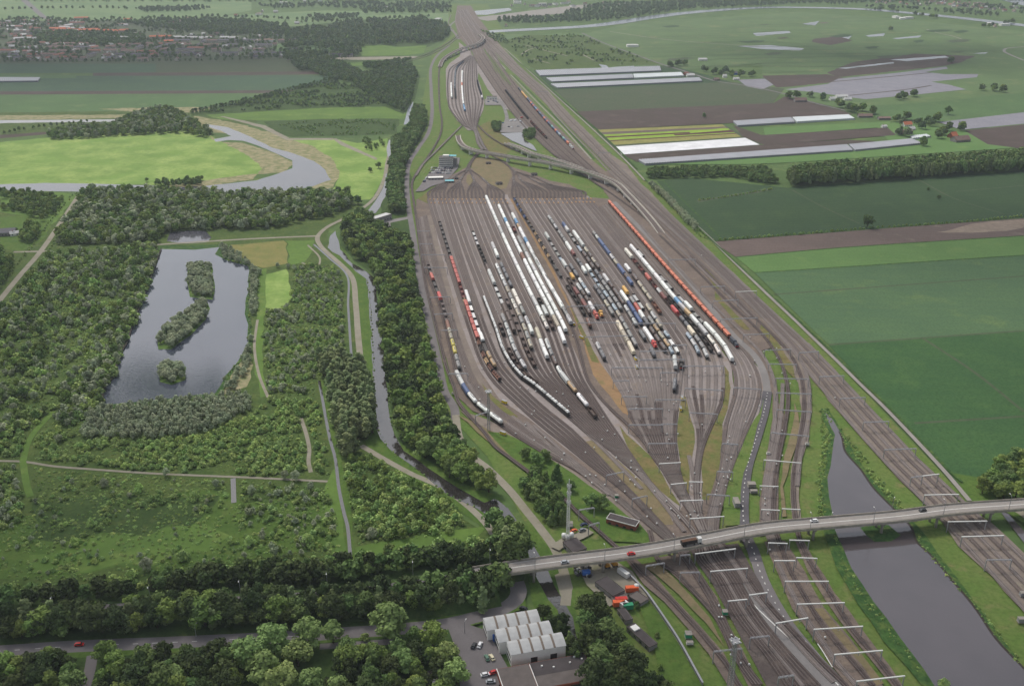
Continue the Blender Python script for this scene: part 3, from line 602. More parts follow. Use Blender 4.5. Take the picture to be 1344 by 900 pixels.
# dashes on the roads
def dashes(pxs, z, on, off, w=.35, start=0.0):
    pts = smooth_pts(WP(pxs), 1.0); m = MB(); s = start; seg = []
    acc = 0
    for a, b in zip(pts, pts[1:]):
        acc += (b-a).length
        if (acc % (on+off)) < on: seg.append(b)
        else:
            if len(seg) > 1: m.add(*strip_mesh(seg, w, z))
            seg = []
    if len(seg) > 1: m.add(*strip_mesh(seg, w, z))
    return m
def marking(pxs, on, off, w):
    o = dashes(pxs, Z(.02), on, off, w).build('road_marking', M['marking']); o['kind'] = 'structure'
marking([(1007,517),(1003,540),(995,568),(988,590),(981,612),(977,637),(975,660),(976,690),(981,710),(988,724),(993,740),(1001,762),(1015,790),(1035,822),(1050,842)], 1.8, 3.4, .55)
marking([(1055,842),(1063,852),(1082,876),(1092,888)], 60, 1, .5); marking([(1072,846),(1080,858),(1092,878)], 60, 1, .5)
marking([(-60,861),(0,857),(100,850.5),(200,846.5),(300,842),(380,838),(450,833)], 3.0, 6.0, .3)
marking([(983,790),(1004,811),(1040,844),(1067,868),(1100,902)], 400, 1, .7)
marking([(956,764),(980,795),(1000,822),(1030,858)], 400, 1, .4)
# ---------------------------------------------------------------- railway tracks
ZT = _z[0]+.02
TRACKS = []          # (bundle, points, arc lengths)
def arc(pts):
    L = [0.0]
    for a, b in zip(pts, pts[1:]): L.append(L[-1]+math.hypot(b.x-a.x, b.y-a.y))
    return L
_tk = [0]
rtk = random.Random(9)
def track(bundle, pts, bed='track_bed', z=None, w=2.8, worn=None, wide=0):
    """one railway track: sleeper bed and two rails, as one long mesh"""
    _tk[0] += 1
    z = (ZT+(_tk[0] % 40)*.005) if z is None else z
    m = MB(); zl = z if isinstance(z, list) else [z]*len(pts)
    if wide:      # broad ballast bed in the straight sidings, narrower and darker once the tracks fan in
        ww = [3.75 if i < wide*len(pts) else 2.75 for i in range(len(pts))]; m.add(*strip_mesh(pts, ww, zl))
        for i in range(int(wide*len(pts)), len(pts)-1): m.mi[i] = 3
    else: m.add(*strip_mesh(pts, w, zl))
    m.m = 1
    if worn:
        k0 = int((worn[0]+rtk.uniform(-.05, .05))*len(pts)); k1 = int((worn[1]+rtk.uniform(-.06, .06))*len(pts))
        for i in range(max(0, k0), min(len(pts)-1, k1)): m.mi[i] = 2
    n = len(pts)
    for side in (-.75, .75):
        vs = []; fs = []
        for i, p in enumerate(pts):
            d = pts[min(i+1, n-1)]-pts[max(i-1, 0)]; d.z = 0; d.normalize(); s = Vector((-d.y, d.x, 0))
            for o, h in ((-.09, 0), (-.07, .2), (.07, .2), (.09, 0)):
                q = p+s*(side+o); vs.append((q.x, q.y, zl[i]+h))
        for i in range(n-1):
            for k in range(3): fs.append((i*4+k, i*4+k+1, i*4+k+5, i*4+k+4))
        m.add(vs, fs)
    o = m.build('railway_track', [M[bed], M['rail'], M['track_worn'], M['track_dark']]); o['kind'] = 'structure'
    TRACKS.append((bundle, pts, arc(pts), zl))
    return o
def bundle(name, Lp, Rp, n, beds=('track_bed',), K=56, skip=(), worn=None, wide=0):
    a = resample(smooth_pts(WP(Lp), 6), K); b = resample(smooth_pts(WP(Rp), 6), K)
    for i in range(n):
        if i in skip: continue
        t = i/(n-1) if n > 1 else 0
        track(name, [p.lerp(q, t) for p, q in zip(a, b)], beds[i % len(beds)], worn=worn, wide=wide)
def single(name, pxs, bed='track_dark'): track(name, smooth_pts(WP(pxs), 8), bed)
MIX = ('track_bed', 'track_bed', 'track_worn', 'track_bed')
# left classification group: outer route, throat route, and the track along the grass island
bundle('LA', [(562,262),(571,292),(599,380),(618,440),(633,480),(650,505),(670,524),(694,546),(720,568),(738,582),(770,608),(796,628),(828,654),(853,680),(875,704),(900,728)],
             [(582,262),(606,340),(626,400),(643,447),(660,482),(685,510),(715,538),(750,566),(766,582),(790,606),(808,627),(832,652),(857,678),(880,703),(904,728)], 5, MIX, wide=.5)
bundle('LB', [(587,262),(610,330),(635,395),(650,434),(662,468),(682,497),(701,511),(720,527),(747,550),(780,578),(796,588),(818,608),(842,629),(864,652),(880,667),(902,690),(918,714)],
             [(655,262),(682,320),(712,380),(730,414),(743,441),(752,467),(762,496),(776,520),(792,545),(803,562),(814,578),(824,594),(838,614),(852,634),(882,667),(904,690),(920,714)], 13, MIX, wide=.55)
bundle('LT', [(661,262),(690,320),(722,380),(738,408),(750,431),(758,452),(763,472),(771,500),(786,522),(804,541),(826,561),(848,585),(866,612),(884,642),(904,672),(918,692),(930,714)],
             [(661,262),(690,320),(722,380),(738,408),(750,431),(758,452),(763,472),(771,500),(786,522),(804,541),(826,561),(848,585),(866,612),(884,642),(904,672),(918,692),(930,714)], 1, ('track_dark',))
# far-left tracks and the line along the yard's edge
bundle('FL', [(548,288),(553,330),(560,360),(570,385),(577,402),(584,429),(590,453),(594,470),(599,492),(609,514),(621,530),(641,548),(660,562),(690,582),(720,600),(750,615),(781,635),(805,653),(830,673),(860,698),(885,720)],
             [(559,284),(567,320),(577,360),(588,400),(600,440),(612,475),(628,510),(655,540),(690,565),(722,587),(752,607),(785,632),(810,652),(835,674),(865,699),(890,720)], 5, ('track_dark', 'track_bed', 'track_worn', 'track_bed', 'track_bed'))
single('EDGE', [(577,88),(576,98),(577,140),(580,163),(577,180),(561,208),(550,223),(541,241),(542,259),(546,285),(552,330),(558,370),(566,405),(576,445),(586,484),(596,510),(602,530),(619,551),(636,570),(650,588),(672,605),(700,626),(738,654),(757,674),(780,694),(802,714),(825,735),(844,756),(863,773),(880,789),(901,812),(919,832),(938,855),(956,878),(968,899),(980,915)])
# right classification group
bundle('RA', [(674,262),(684,280),(702,309),(720,340),(744,380),(759,404),(771,426),(783,456),(796,482),(814,513),(823,532),(830,553),(843,575),(854,597),(868,616),(880,634),(900,664),(914,690),(926,714)],
             [(744,262),(760,284),(785,318),(816,360),(846,402),(860,424),(876,447),(888,464),(894,484),(891,514),(888,534),(886,553),(885,578),(887,600),(890,618),(896,640),(906,664),(917,690),(928,714)], 13, MIX, worn=(.62, .8), wide=.62)
bundle('RB', [(749,261),(768,286),(793,318),(826,360),(855,400),(872,424),(886,446),(897,464),(900,484),(900,510),(905,530),(911,548),(916,566),(917,590),(914,615),(913,640),(914,664),(922,690),(932,714)],
             [(772,261),(790,281),(820,318),(855,360),(890,402),(910,424),(930,448),(942,466),(948,482),(949,505),(947,528),(939,548),(929,570),(921,592),(917,615),(915,640),(916,664),(924,690),(934,714)], 6, MIX, worn=(.62, .78), wide=.62)
bundle('RC', [(787,272),(823,316),(860,359),(905,409),(945,453),(958,474),(965,495),(965,517),(957,544),(951,566),(950,588),(948,607),(944,630),(936,655),(929,690),(934,714)],
             [(803,268),(840,310),(900,379),(957,442),(980,467),(993,490),(997,510),(994,530),(985,553),(973,580),(963,605),(954,630),(947,658),(940,690),(942,714)], 5, ('track_bed', 'track_worn', 'track_worn', 'track_worn', 'track_bed'))
# through tracks beside the yard
single('R2', [(840,296),(880,342),(930,396),(975,440),(1002,470),(1015,500),(1018,530),(1016,560),(1010,600),(1004,640),(1003,690),(1011,714),(1026,753),(1043,788),(1058,814),(1082,849),(1100,875),(1124,902)], 'track_worn')
single('R2', [(866,310),(910,352),(955,397),(1000,440),(1022,472),(1032,502),(1034,530),(1029,565),(1021,605),(1016,640),(1016,690),(1023,714),(1036,749),(1053,780),(1075,817),(1094,842),(1117,869),(1145,902)])
single('R2', [(1027,505),(1026,530),(1022,565),(1015,605),(1010,640),(1009,690),(1016,714)], 'track_worn')
single('R3', [(905,337),(955,386),(1005,432),(1035,464),(1050,493),(1055,525),(1053,560),(1046,595),(1041,640),(1044,685),(1050,713),(1060,735),(1072,755),(1087,778),(1108,813),(1124,836),(1145,860),(1178,903)])
single('R3', [(1010,424),(1042,460),(1058,493),(1062,525),(1059,560),(1050,600),(1046,640)], 'track_worn')
# main line on the right
bundle('MAIN', [(601,15),(614,34),(634,56),(650,72),(673,95),(705,122),(729,152),(757,182),(780,205),(800,227),(822,247),(860,284),(895,316),(960,376),(1032,452),(1090,527),(1133,576),(1179,627),(1217,663),(1240,688),(1262,718),(1303,757),(1338,795),(1420,890)],
               [(612,12),(626,33),(646,55),(662,70),(688,94),(716,120),(744,150),(775,181),(795,203),(818,226),(841,247),(874,278),(908,310),(985,384),(1058,452),(1112,507),(1162,561),(1214,616),(1255,660),(1298,688),(1322,712),(1352,744),(1400,790),(1480,880)], 5, ('track_worn', 'track_bed', 'track_worn', 'track_bed'))
bundle('MID', [(815,252),(860,296),(905,340),(950,384),(985,418)], [(845,262),(890,303),(935,345),(975,384),(1010,420)], 4, ('track_worn', 'track_bed'))
# north end: arrival sidings, humps and their fans
def lens(name, xs, y0, y1, apex, nadir, n, k=0.5):
    pass
bundle('NYL', [(617,74),(604,82),(592,90),(588,104),(588,127),(590,142),(600,157),(610,167),(621,172),(627,190),(632,197)],
              [(619,74),(616,80),(612,90),(611,110),(612,130),(614,145),(616,157),(619,167),(623,172),(629,190),(634,197)], 6, ('track_dark', 'track_bed'))
bundle('NYR', [(619,74),(617,80),(615,90),(614,110),(615,130),(617,145),(618,157),(621,167),(626,176),(632,190),(637,198)],
              [(621,74),(624,80),(625,90),(627,112),(633,133),(631,144),(627,160),(625,168),(628,176),(634,190),(639,198)], 5, ('track_dark', 'track_bed'))
single('HUMP', [(634,197),(628,203),(620,213),(616,221),(616,226)]); single('HUMP', [(632,197),(625,204),(617,214),(613,222),(612,228)])
single('HUMP', [(627,165),(640,178),(660,191),(690,204),(730,217),(760,228),(785,244),(812,262),(850,290)])
single('HUMP', [(606,166),(594,178),(582,190),(568,204),(556,216),(546,232)], 'track_worn')
single('HUMP', [(639,198),(648,206),(660,213),(668,219),(674,226)]); single('HUMP', [(637,198),(652,209),(664,217),(672,224),(676,230)])
def fan(apex, mids, y_top, xs, y_end):
    """hump fan: each track leaves the apex through one of the middle points and lands on its siding"""
    for i, x in enumerate(xs):
        j = min(len(mids)-1, int(i*len(mids)/len(xs))); mx, my = mids[j]
        single('FAN', [apex, ((apex[0]+mx)/2+(mx-apex[0])*.08, (apex[1]+my)/2), (mx, my), (mx*.35+x*.65, my*.45+y_end*.55), (x, y_end), (x+.9, y_end+8)])
fan((615,223), [(590,238),(604,238),(622,238),(640,242)], 223, [562+(655-562)*i/18 for i in range(20)], 254)
fan((675,226), [(674,238),(684,238),(704,240),(724,244)], 226, [672+(767-672)*i/19 for i in range(20)], 253)
# tracks north-east of the sidings
bundle('NR', [(624,80),(640,104),(658,130),(680,158),(705,184),(728,205),(760,226)], [(640,60),(660,90),(680,117.5),(718,162.5),(752,197.5),(778,222),(812,254)], 9, ('track_dark', 'track_bed'))
bundle('NTOP', [(600,14),(598,28),(604,44),(614,58),(619,74)], [(612,14),(620,30),(628,46),(634,58),(640,70)], 7, ('track_worn', 'track_bed'))
single('CURVE', [(606,46),(596,54),(582,64),(560,74),(528,84),(480,98),(437,107),(380,119),(320,133),(250,146)], 'track_worn')
single('CURVE', [(602,46),(592,54),(578,63),(556,73),(526,82),(478,96),(436,105)], 'track_bed')
single('WEST', [(592,20),(589,32),(596,42),(600,52)], 'track_worn')
# south of the bridge
single('S2', [(852,698),(866,741),(888,755),(906,774),(921,790),(938,810),(950,830),(962,858),(974,879),(990,901)])
single('S2', [(884,716),(897,735),(909,752),(921,771),(933,791),(944,812),(954,832),(966,858),(978,879),(994,901)])
single('S2', [(888,716),(902,734),(914,752),(927,772),(938,792),(948,812),(957,832),(969,858),(981,879),(998,901)])
bundle('S4', [(914,714),(919,736),(938,757),(951,780),(964,806),(984,834),(1006,862),(1024,888),(1034,903)],
             [(934,714),(944,734),(962,757),(978,784),(996,812),(1016,838),(1040,866),(1062,890),(1074,903)], 7, ('track_dark', 'track_dark', 'track_dark', 'track_worn'))
single('S5', [(942,710),(958,727),(976,752),(994,778),(1010,798),(1034,824),(1056,848),(1078,872),(1100,893),(1112,905)])
single('S5', [(938,710),(952,727),(970,752),(986,778),(1003,800),(1026,826),(1048,850),(1070,874),(1094,898)], 'track_worn')
# ladder connections crossing the throats
for a in ([(700,560),(740,596),(790,640),(840,684)], [(690,556),(724,590),(770,628),(800,652)], [(672,548),(720,586),(764,622)], [(904,600),(912,640),(918,680)], [(835,620),(868,660),(898,700)], [(960,590),(950,630),(936,680)], [(970,545),(958,590),(948,630)], [(975,545),(964,588),(952,628)], [(760,560),(800,600),(842,644)]):
    single('LADDER', a, 'track_worn')
# ---------------------------------------------------------------- viaducts and the road bridge
def viaduct(label, pxs, zs, w, pier_at, wall='viaduct', tw=2.7):
    """raised railway bridge: deck box with side walls, track on top, piers down to the ground"""
    root = empty('railway_viaduct', (0, 0, 0)); tag(root, label, 'viaduct')
    ctrl = [P(x, y, z) for (x, y), z in zip(pxs, zs)]
    pts = smooth_pts(ctrl, 6); n = len(pts); m = MB(); vs = []; fs = []
    for i, p in enumerate(pts):
        d = pts[min(i+1, n-1)]-pts[max(i-1, 0)]; d.z = 0; d.normalize(); s = Vector((-d.y, d.x, 0)); h = w/2
        for o, z in ((-h*.8, -2.4), (-h, -.9), (-h, 1.1), (-h+.6, 1.1), (-h+.6, 0), (h-.6, 0), (h-.6, 1.1), (h, 1.1), (h, -.9), (h*.8, -2.4)):
            q = p+s*o; vs.append((q.x, q.y, max(p.z+z, -.3)))
    K = 10
    for i in range(n-1):
        for k in range(K): fs.append((i*K+k, i*K+(k+1) % K, (i+1)*K+(k+1) % K, (i+1)*K+k))
    m.add(vs, fs); m.build('deck', M[wall], root)
    t = MB(); t.add(*strip_mesh(pts, w-2.6, [p.z+.12 for p in pts])); t.build('track_bed', M['track_bed'], root)
    for u in pier_at:
        p = pts[int(u*(n-1))]; q = pts[min(int(u*(n-1))+1, n-1)]
        if p.z < 3: continue
        a = math.atan2(q.y-p.y, q.x-p.x); Mx = Matrix.Translation((p.x, p.y, 0)) @ Matrix.Rotation(a, 4, 'Z')
        b = MB(); b.box(-.8, .8, -w*.36, w*.36, 0, p.z-2.35, Mx); b.build('pier', M['white_wall'], root)
    return root
viaduct('curved concrete railway viaduct sweeping across the hump tracks north of the yard', [(601,178),(603,185),(611,193),(628,198.5),(652,202.5),(690,209),(711,212),(741,218),(766,224),(790,232),(808,240),(824,255),(840,272),(858,293),(868,307)], [1.5,4.5,7.5,8.5,8.5,8.5,8.5,8.5,8.5,8.5,8,7,5,2.4,.6], 8, [.06,.1,.16,.22,.28,.34,.4,.46,.52,.58,.64,.7,.75,.8,.85])
viaduct('shorter straight railway viaduct joining the curved one beside the pond', [(664,188),(680,193),(698,201),(723,208),(747,215.5),(764,222)], [4,6.5,8,8.4,8.5,8.3], 7, [.1,.2,.3,.42,.54,.66,.78,.9])
viaduct('pale curved railway flyover crossing the tracks far up the corridor', [(577,88),(582,78),(594,69.5),(608,63),(626,57.5),(633,52.5),(634,49),(629,45)], [2,4.5,7.5,9,9,9,8,4], 9, [.2,.28,.36,.42,.48,.54,.6,.66,.72,.78,.84])
# road bridge
BR_PX = [(600,756),(670,745),(744,735),(806,727.5),(860,719.5),(930,706.5),(1004,693),(1090,685),(1181,677),(1246,668.5),(1344,661.5),(1480,652)]
DECK = smooth_pts(WP(BR_PX, 9.0), 5)
BW = 4.9
def road_bridge():
    root = empty('road_bridge', (0, 0, 0)); tag(root, 'long concrete road bridge crossing all the tracks and the canals', 'bridge')
    n = len(DECK); m = MB(); vs = []; fs = []
    sides = []
    for i, p in enumerate(DECK):
        d = DECK[min(i+1, n-1)]-DECK[max(i-1, 0)]; d.z = 0; d.normalize(); sides.append(Vector((-d.y, d.x, 0)))
    sec = ((-BW, -.35), (-BW*.8, -.9), (-BW*.62, -1.6), (BW*.62, -1.6), (BW*.8, -.9), (BW, -.35), (BW, -.02), (-BW, -.02))
    for p, s in zip(DECK, sides):
        for o, z in sec: q = p+s*o; vs.append((q.x, q.y, p.z+z))
    K = len(sec)
    for i in range(n-1):
        for k in range(K): fs.append((i*K+k, i*K+(k+1) % K, (i+1)*K+(k+1) % K, (i+1)*K+k))
    m.add(vs, fs); m.build('deck', M['parapet'], root)
    t = MB(); t.add(*strip_mesh(DECK, 8.2, [p.z+.03 for p in DECK])); t.build('carriageway', M['deck'], root)
    for sgn in (-1, 1):
        b = MB(); vs = []; fs = []
        for p, s in zip(DECK, sides):
            for o, z in ((BW-.02, -.9), (BW+.3, -.9), (BW+.3, .75), (BW-.02, .75)): q = p+s*(o*sgn); vs.append((q.x, q.y, p.z+z))
        for i in range(n-1):
            for k in range(4): fs.append((i*4+k, i*4+(k+1) % 4, (i+1)*4+(k+1) % 4, (i+1)*4+k))
        b.add(vs, fs); b.build('parapet', M['parapet'], root)
        g = MB(); vs = []; fs = []
        for p, s in zip(DECK, sides):
            for o, z in ((4.2, .05), (4.2, .6), (4.33, .6), (4.33, .05)): q = p+s*(o*sgn); vs.append((q.x, q.y, p.z+z))
        for i in range(n-1):
            for k in range(4): fs.append((i*4+k, i*4+(k+1) % 4, (i+1)*4+(k+1) % 4, (i+1)*4+k))
        g.add(vs, fs); g.build('guard_rail', M['concrete'], root)
        e = MB(); e.add(*strip_mesh([p+s*(3.85*sgn) for p, s in zip(DECK, sides)], .22, [p.z+.06 for p in DECK])); e.build('edge_line', M['marking'], root)
    c = MB(); c.add(*strip_mesh(DECK, .5, [p.z+.06 for p in DECK])); c.build('centre_line', M['marking'], root)
    for px in (700, 789, 882, 978, 1068, 1157, 1226, 1300, 1385):
        j = min(range(n), key=lambda i: abs(PX(DECK[i])[0]-px)); p = DECK[j]; s = sides[j]
        a = math.atan2(s.y, s.x); Mx = Matrix.Translation((p.x, p.y, 0)) @ Matrix.Rotation(a, 4, 'Z')
        for q in (-3.0, 3.0):
            b = MB(); c0 = Mx @ Vector((q, 0, 0)); b.tube(c0, c0+Vector((0, 0, p.z-1.6)), .75, .75, 10); b.build('pier', M['concrete'], root, True)
        b = MB(); b.box(-4.4, 4.4, -.9, .9, p.z-2.3, p.z-1.57, Mx); b.build('pier_cap', M['concrete'], root)
    return sides
DSIDE = road_bridge()
# approach embankment, west end
EMB_PX = [(-200,842),(0,812),(170,798),(340,788),(460,779),(560,766),(600,759.5),(645,751)]
def embankment():
    zs = [1.5, 2.2, 3.5, 5, 6.6, 8.2, 8.7, 8.75]
    pts = smooth_pts([P(x, y, z) for (x, y), z in zip(EMB_PX, zs)], 12); n = len(pts); m = MB()
    vs = []; fs = []
    for i, p in enumerate(pts):
        d = pts[min(i+1, n-1)]-pts[max(i-1, 0)]; d.z = 0; d.normalize(); s = Vector((-d.y, d.x, 0))
        for o, z in ((-6.5-p.z*1.6, -.2), (-6.5, p.z-.05), (6.5, p.z-.05), (6.5+p.z*1.6, -.2)): q = p+s*o; vs.append((q.x, q.y, z))
    for i in range(n-1):
        for k in range(3): fs.append((i*4+k, i*4+k+1, i*4+k+5, i*4+k+4))
    fs.append((n*4-4, n*4-3, n*4-2, n*4-1))
    m.add(vs, fs); o = m.build('embankment', M['dark_grass']); o['kind'] = 'structure'
    r = MB(); r.add(*strip_mesh(pts, 9.0, [p.z+.06 for p in pts])); o = r.build('road', M['asphalt_old']); o['kind'] = 'structure'
embankment()
# ---------------------------------------------------------------- rolling stock
def mrg(*ms):
    o = MB()
    for m in ms: o.add(m.v, m.f)
    return o
def bogie_mb(x):
    m = MB(); m.box(x-1.35, x+1.35, -1.15, 1.15, .45, .85)
    for dx in (-.9, .9):
        for y in (-.8, .8): m.tube((x+dx, y-.07, .46), (x+dx, y+.07, .46), .46, .46, 10)
    return m
def frame_mb(L, z0=.85, z1=1.2, w=2.5):
    m = MB(); m.box(-L/2+.4, L/2-.4, -w/2, w/2, z0, z1)
    for e in (-1, 1):
        m.box(e*(L/2-.4)-.1, e*(L/2-.4)+.1, -1.35, 1.35, .75, 1.3)
        for y in (-.88, .88): m.tube((e*(L/2-.4), y, 1.05), (e*(L/2-.02), y, 1.05), .2, .22, 8)
    return m
def w_box(L=22.5):
    b = MB(); h = 1.2
    sec = [(-1.42,1.2),(1.42,1.2),(1.48,3.1),(1.25,3.85),(.7,4.2),(0,4.3),(-.7,4.2),(-1.25,3.85),(-1.48,3.1)]
    for k in range(2): b.prism_x(sec, -L/2+.35+k*(L/2-.3), -L/2+.35+(k+1)*(L/2-.3)-.12)
    r = MB()
    for x in (-L/2+.6, -.35, .1, L/2-.6): r.prism_x([(-1.5,3.1),(1.5,3.1),(1.28,3.9),(.72,4.26),(0,4.36),(-.72,4.26),(-1.28,3.9)], x-.1, x+.1)
    return L, [('body', b, 'paint'), ('underframe', frame_mb(L), 'steel_dark'), ('bogie', bogie_mb(-L/2+3), 'wheel'), ('bogie', bogie_mb(L/2-3), 'wheel')]
def w_tank(L=15.5):
    b = MB(); R = 1.45; a = L/2-.8
    b.lathe_x([(-a,.25),(-a+.12,.9),(-a+.45,1.3),(-a+.9,R),(a-.9,R),(a-.45,1.3),(a-.12,.9),(a,.25)], 2.75, 14)
    w = MB(); w.box(-3.6, 3.6, -.42, .42, 4.2, 4.28)
    for y in (-.42, .42): w.bar((-3.6, y, 4.95), (3.6, y, 4.95), .06)
    for x in (-3.6, 0, 3.6):
        for y in (-.42, .42): w.bar((x, y, 4.25), (x, y, 4.95), .06)
    d = MB(); d.tube((0, 0, 4.15), (0, 0, 4.6), .42, .38, 10); d.tube((-1.6, 0, 4.15), (-1.6, 0, 4.4), .25, .25, 8)
    s = MB()
    for x in (-a+1.6, a-1.6): s.box(x-.3, x+.3, -1.2, 1.2, 1.2, 1.75)
    return L, [('tank', b, 'paint'), ('walkway', w, 'steel_grey'), ('dome', d, 'paint'), ('underframe', mrg(frame_mb(L), s), 'steel_dark'), ('bogie', bogie_mb(-L/2+2.6), 'wheel'), ('bogie', bogie_mb(L/2-2.6), 'wheel')]
def w_hopper(L=13.5):
    b = MB(); a = L/2-.55
    b.add([(-a,-1.45,4.0),(a,-1.45,4.0),(a,1.45,4.0),(-a,1.45,4.0),(-a+1.7,-1.0,1.5),(a-1.7,-1.0,1.5),(a-1.7,1.0,1.5),(-a+1.7,1.0,1.5)],
          [(4,5,1,0),(5,6,2,1),(6,7,3,2),(7,4,0,3),(7,6,5,4)])
    b.prism_x([(-1.45,4.0),(1.45,4.0),(1.0,4.42),(0,4.55),(-1.0,4.42)], -a, a)
    r = MB()
    for k in range(6):
        x = -a+.5+k*(2*a-1)/5
        for sg in (-1, 1): r.bar((x, sg*1.5, 2.2), (x, sg*1.5, 4.05), .12)
    e = MB()
    for sg in (-1, 1): e.bar((sg*a, -1.1, 1.2), (sg*a, -1.1, 4), .14); e.bar((sg*a, 1.1, 1.2), (sg*a, 1.1, 4), .14); e.box(sg*(a-.3)-.3, sg*(a-.3)+.3, -1.3, 1.3, 1.2, 1.3)
    h = MB()
    for x in (-3.2, 0, 3.2): h.tube((x, 0, 4.45), (x, 0, 4.68), .4, .36, 8)
    return L, [('hopper_body', mrg(b, r, h), 'paint'), ('underframe', mrg(frame_mb(L), e), 'steel_dark'), ('bogie', bogie_mb(-L/2+2.4), 'wheel'), ('bogie', bogie_mb(L/2-2.4), 'wheel')]
def w_gondola(L=13.5, load=True):
    b = MB(); a = L/2-.5; t = .14
    b.box(-a, a, -1.45, -1.45+t, 1.2, 3.1); b.box(-a, a, 1.45-t, 1.45, 1.2, 3.1); b.box(-a, -a+t, -1.45+t, 1.45-t, 1.2, 3.1); b.box(a-t, a, -1.45+t, 1.45-t, 1.2, 3.1); b.box(-a+t, a-t, -1.45+t, 1.45-t, 1.2, 1.35)
    r = MB()
    for k in range(8):
        x = -a+.3+k*(2*a-.6)/7
        for sg in (-1, 1): r.box(x-.08, x+.08, sg*1.5-.06, sg*1.5+.06, 1.2, 3.15)
    return L, [('body', mrg(b, r), 'paint'), ('underframe', frame_mb(L), 'steel_dark'), ('bogie', bogie_mb(-L/2+2.4), 'wheel'), ('bogie', bogie_mb(L/2-2.4), 'wheel')]
def w_flat(L=17.0):
    b = MB(); b.box(-L/2+.35, L/2-.35, -1.4, 1.4, 1.2, 1.42)
    s = MB()
    for k in range(6):
        x = -L/2+1.2+k*(L-2.4)/5
        for y in (-1.42, 1.42): s.bar((x, y, 1.3), (x, y, 2.9), .14)
    e = MB()
    for sg in (-1, 1): e.box(sg*(L/2-.5)-.1, sg*(L/2-.5)+.1, -1.35, 1.35, 1.42, 2.6)
    return L, [('deck', b, 'paint'), ('underframe', mrg(frame_mb(L), s, e), 'steel_dark'), ('bogie', bogie_mb(-L/2+2.6), 'wheel'), ('bogie', bogie_mb(L/2-2.6), 'wheel')]
def w_coil(L=12.5):
    b = MB(); b.box(-L/2+.35, L/2-.35, -1.4, 1.4, 1.2, 1.55)
    c = [MB().tube((x, -.75, 2.35), (x, .75, 2.35), .85, .85, 12) for x in (-4.2, -1.5, 1.5, 4.2)]
    e = MB()
    for sg in (-1, 1): e.box(sg*(L/2-.5)-.12, sg*(L/2-.5)+.12, -1.4, 1.4, 1.55, 3.0)
    return L, [('deck', b, 'paint'), *[('coil', q, 'paint') for q in c], ('underframe', mrg(frame_mb(L), e), 'steel_dark'), ('bogie', bogie_mb(-L/2+2.2), 'wheel'), ('bogie', bogie_mb(L/2-2.2), 'wheel')]
def w_hood(L=12.8):
    """low telescopic-hood wagon"""
    b = MB(); sec = [(-1.4,1.25),(1.4,1.25),(1.4,2.6),(.9,3.2),(0,3.4),(-.9,3.2),(-1.4,2.6)]
    k = (L-.8)/3
    for i in range(3): b.prism_x([(y*(1+.03*(i % 2)), z+.04*(i % 2)) for y, z in sec], -L/2+.4+i*k, -L/2+.4+(i+1)*k-.05)
    return L, [('hood', b, 'paint'), ('underframe', frame_mb(L), 'steel_dark'), ('bogie', bogie_mb(-L/2+2.2), 'wheel'), ('bogie', bogie_mb(L/2-2.2), 'wheel')]
def w_container(L=15.0):
    b = MB(); a = L/2-.7; b.box(-a, a, -1.22, 1.22, 1.25, 3.85)
    r = MB()
    k = 14
    for i in range(k):
        x = -a+.4+i*(2*a-.8)/(k-1)
        for sg in (-1, 1): r.box(x-.12, x+.12, sg*1.23-.03, sg*1.23+.03, 1.45, 3.7)
    return L, [('container', mrg(b, r), 'paint'), ('underframe', frame_mb(L), 'steel_dark'), ('bogie', bogie_mb(-L/2+2.4), 'wheel'), ('bogie', bogie_mb(L/2-2.4), 'wheel')]
def w_carrier(L=15.5):
    d = MB(); d.box(-L/2+.2, L/2-.2, -1.4, 1.4, 1.0, 1.15); d.box(-L/2+.2, L/2-.2, -1.4, 1.4, 2.75, 2.87)
    for k in range(5):
        x = -L/2+.6+k*(L-1.2)/4
        for y in (-1.38, 1.38): d.bar((x, y, 1.1), (x, y, 2.8), .12)
    return L, [('deck', d, 'steel_dark'), ('underframe', frame_mb(L, .7, 1.0), 'steel_dark'), ('bogie', bogie_mb(-L/2+2.4), 'wheel'), ('bogie', bogie_mb(L/2-2.4), 'wheel')]
def loaded_car_mesh():
    c = MB(); c.box(-1.75, 1.75, -.9, .9, .2, .85, None, .12); c.box(-1.1, 1.0, -.78, .78, .85, 1.4, None, .25); return c.mesh('loaded_car', M['paint'])
def w_loco(L=17.5):
    b = MB(); b.box(-L/2+.5, L/2-.5, -1.4, 1.4, 1.0, 1.5); b.prism_x([(-1.0,1.5),(1.0,1.5),(1.0,3.2),(.7,3.6),(-.7,3.6),(-1.0,3.2)], -L/2+1.0, -.6); b.prism_x([(-1.0,1.5),(1.0,1.5),(1.0,3.0),(.7,3.35),(-.7,3.35),(-1.0,3.0)], 2.6, L/2-.8)
    c = MB(); c.box(-.6, 2.6, -1.45, 1.45, 1.5, 4.1, None, .08)
    g = MB(); g.box(-.66, 2.66, -1.2, 1.2, 2.9, 3.65)
    e = MB()
    for sg in (-1, 1): e.box(sg*(L/2-.45)-.1, sg*(L/2-.45)+.1, -1.4, 1.4, .7, 1.7)
    return L, [('body', b, 'paint'), ('cab', c, 'paint'), ('window', g, 'glass'), ('buffer_beam', e, 'red'), ('underframe', frame_mb(L, .8, 1.0), 'steel_dark'), ('bogie', bogie_mb(-L/2+3.2), 'wheel'), ('bogie', bogie_mb(L/2-3.2), 'wheel')]
KINDS = {}
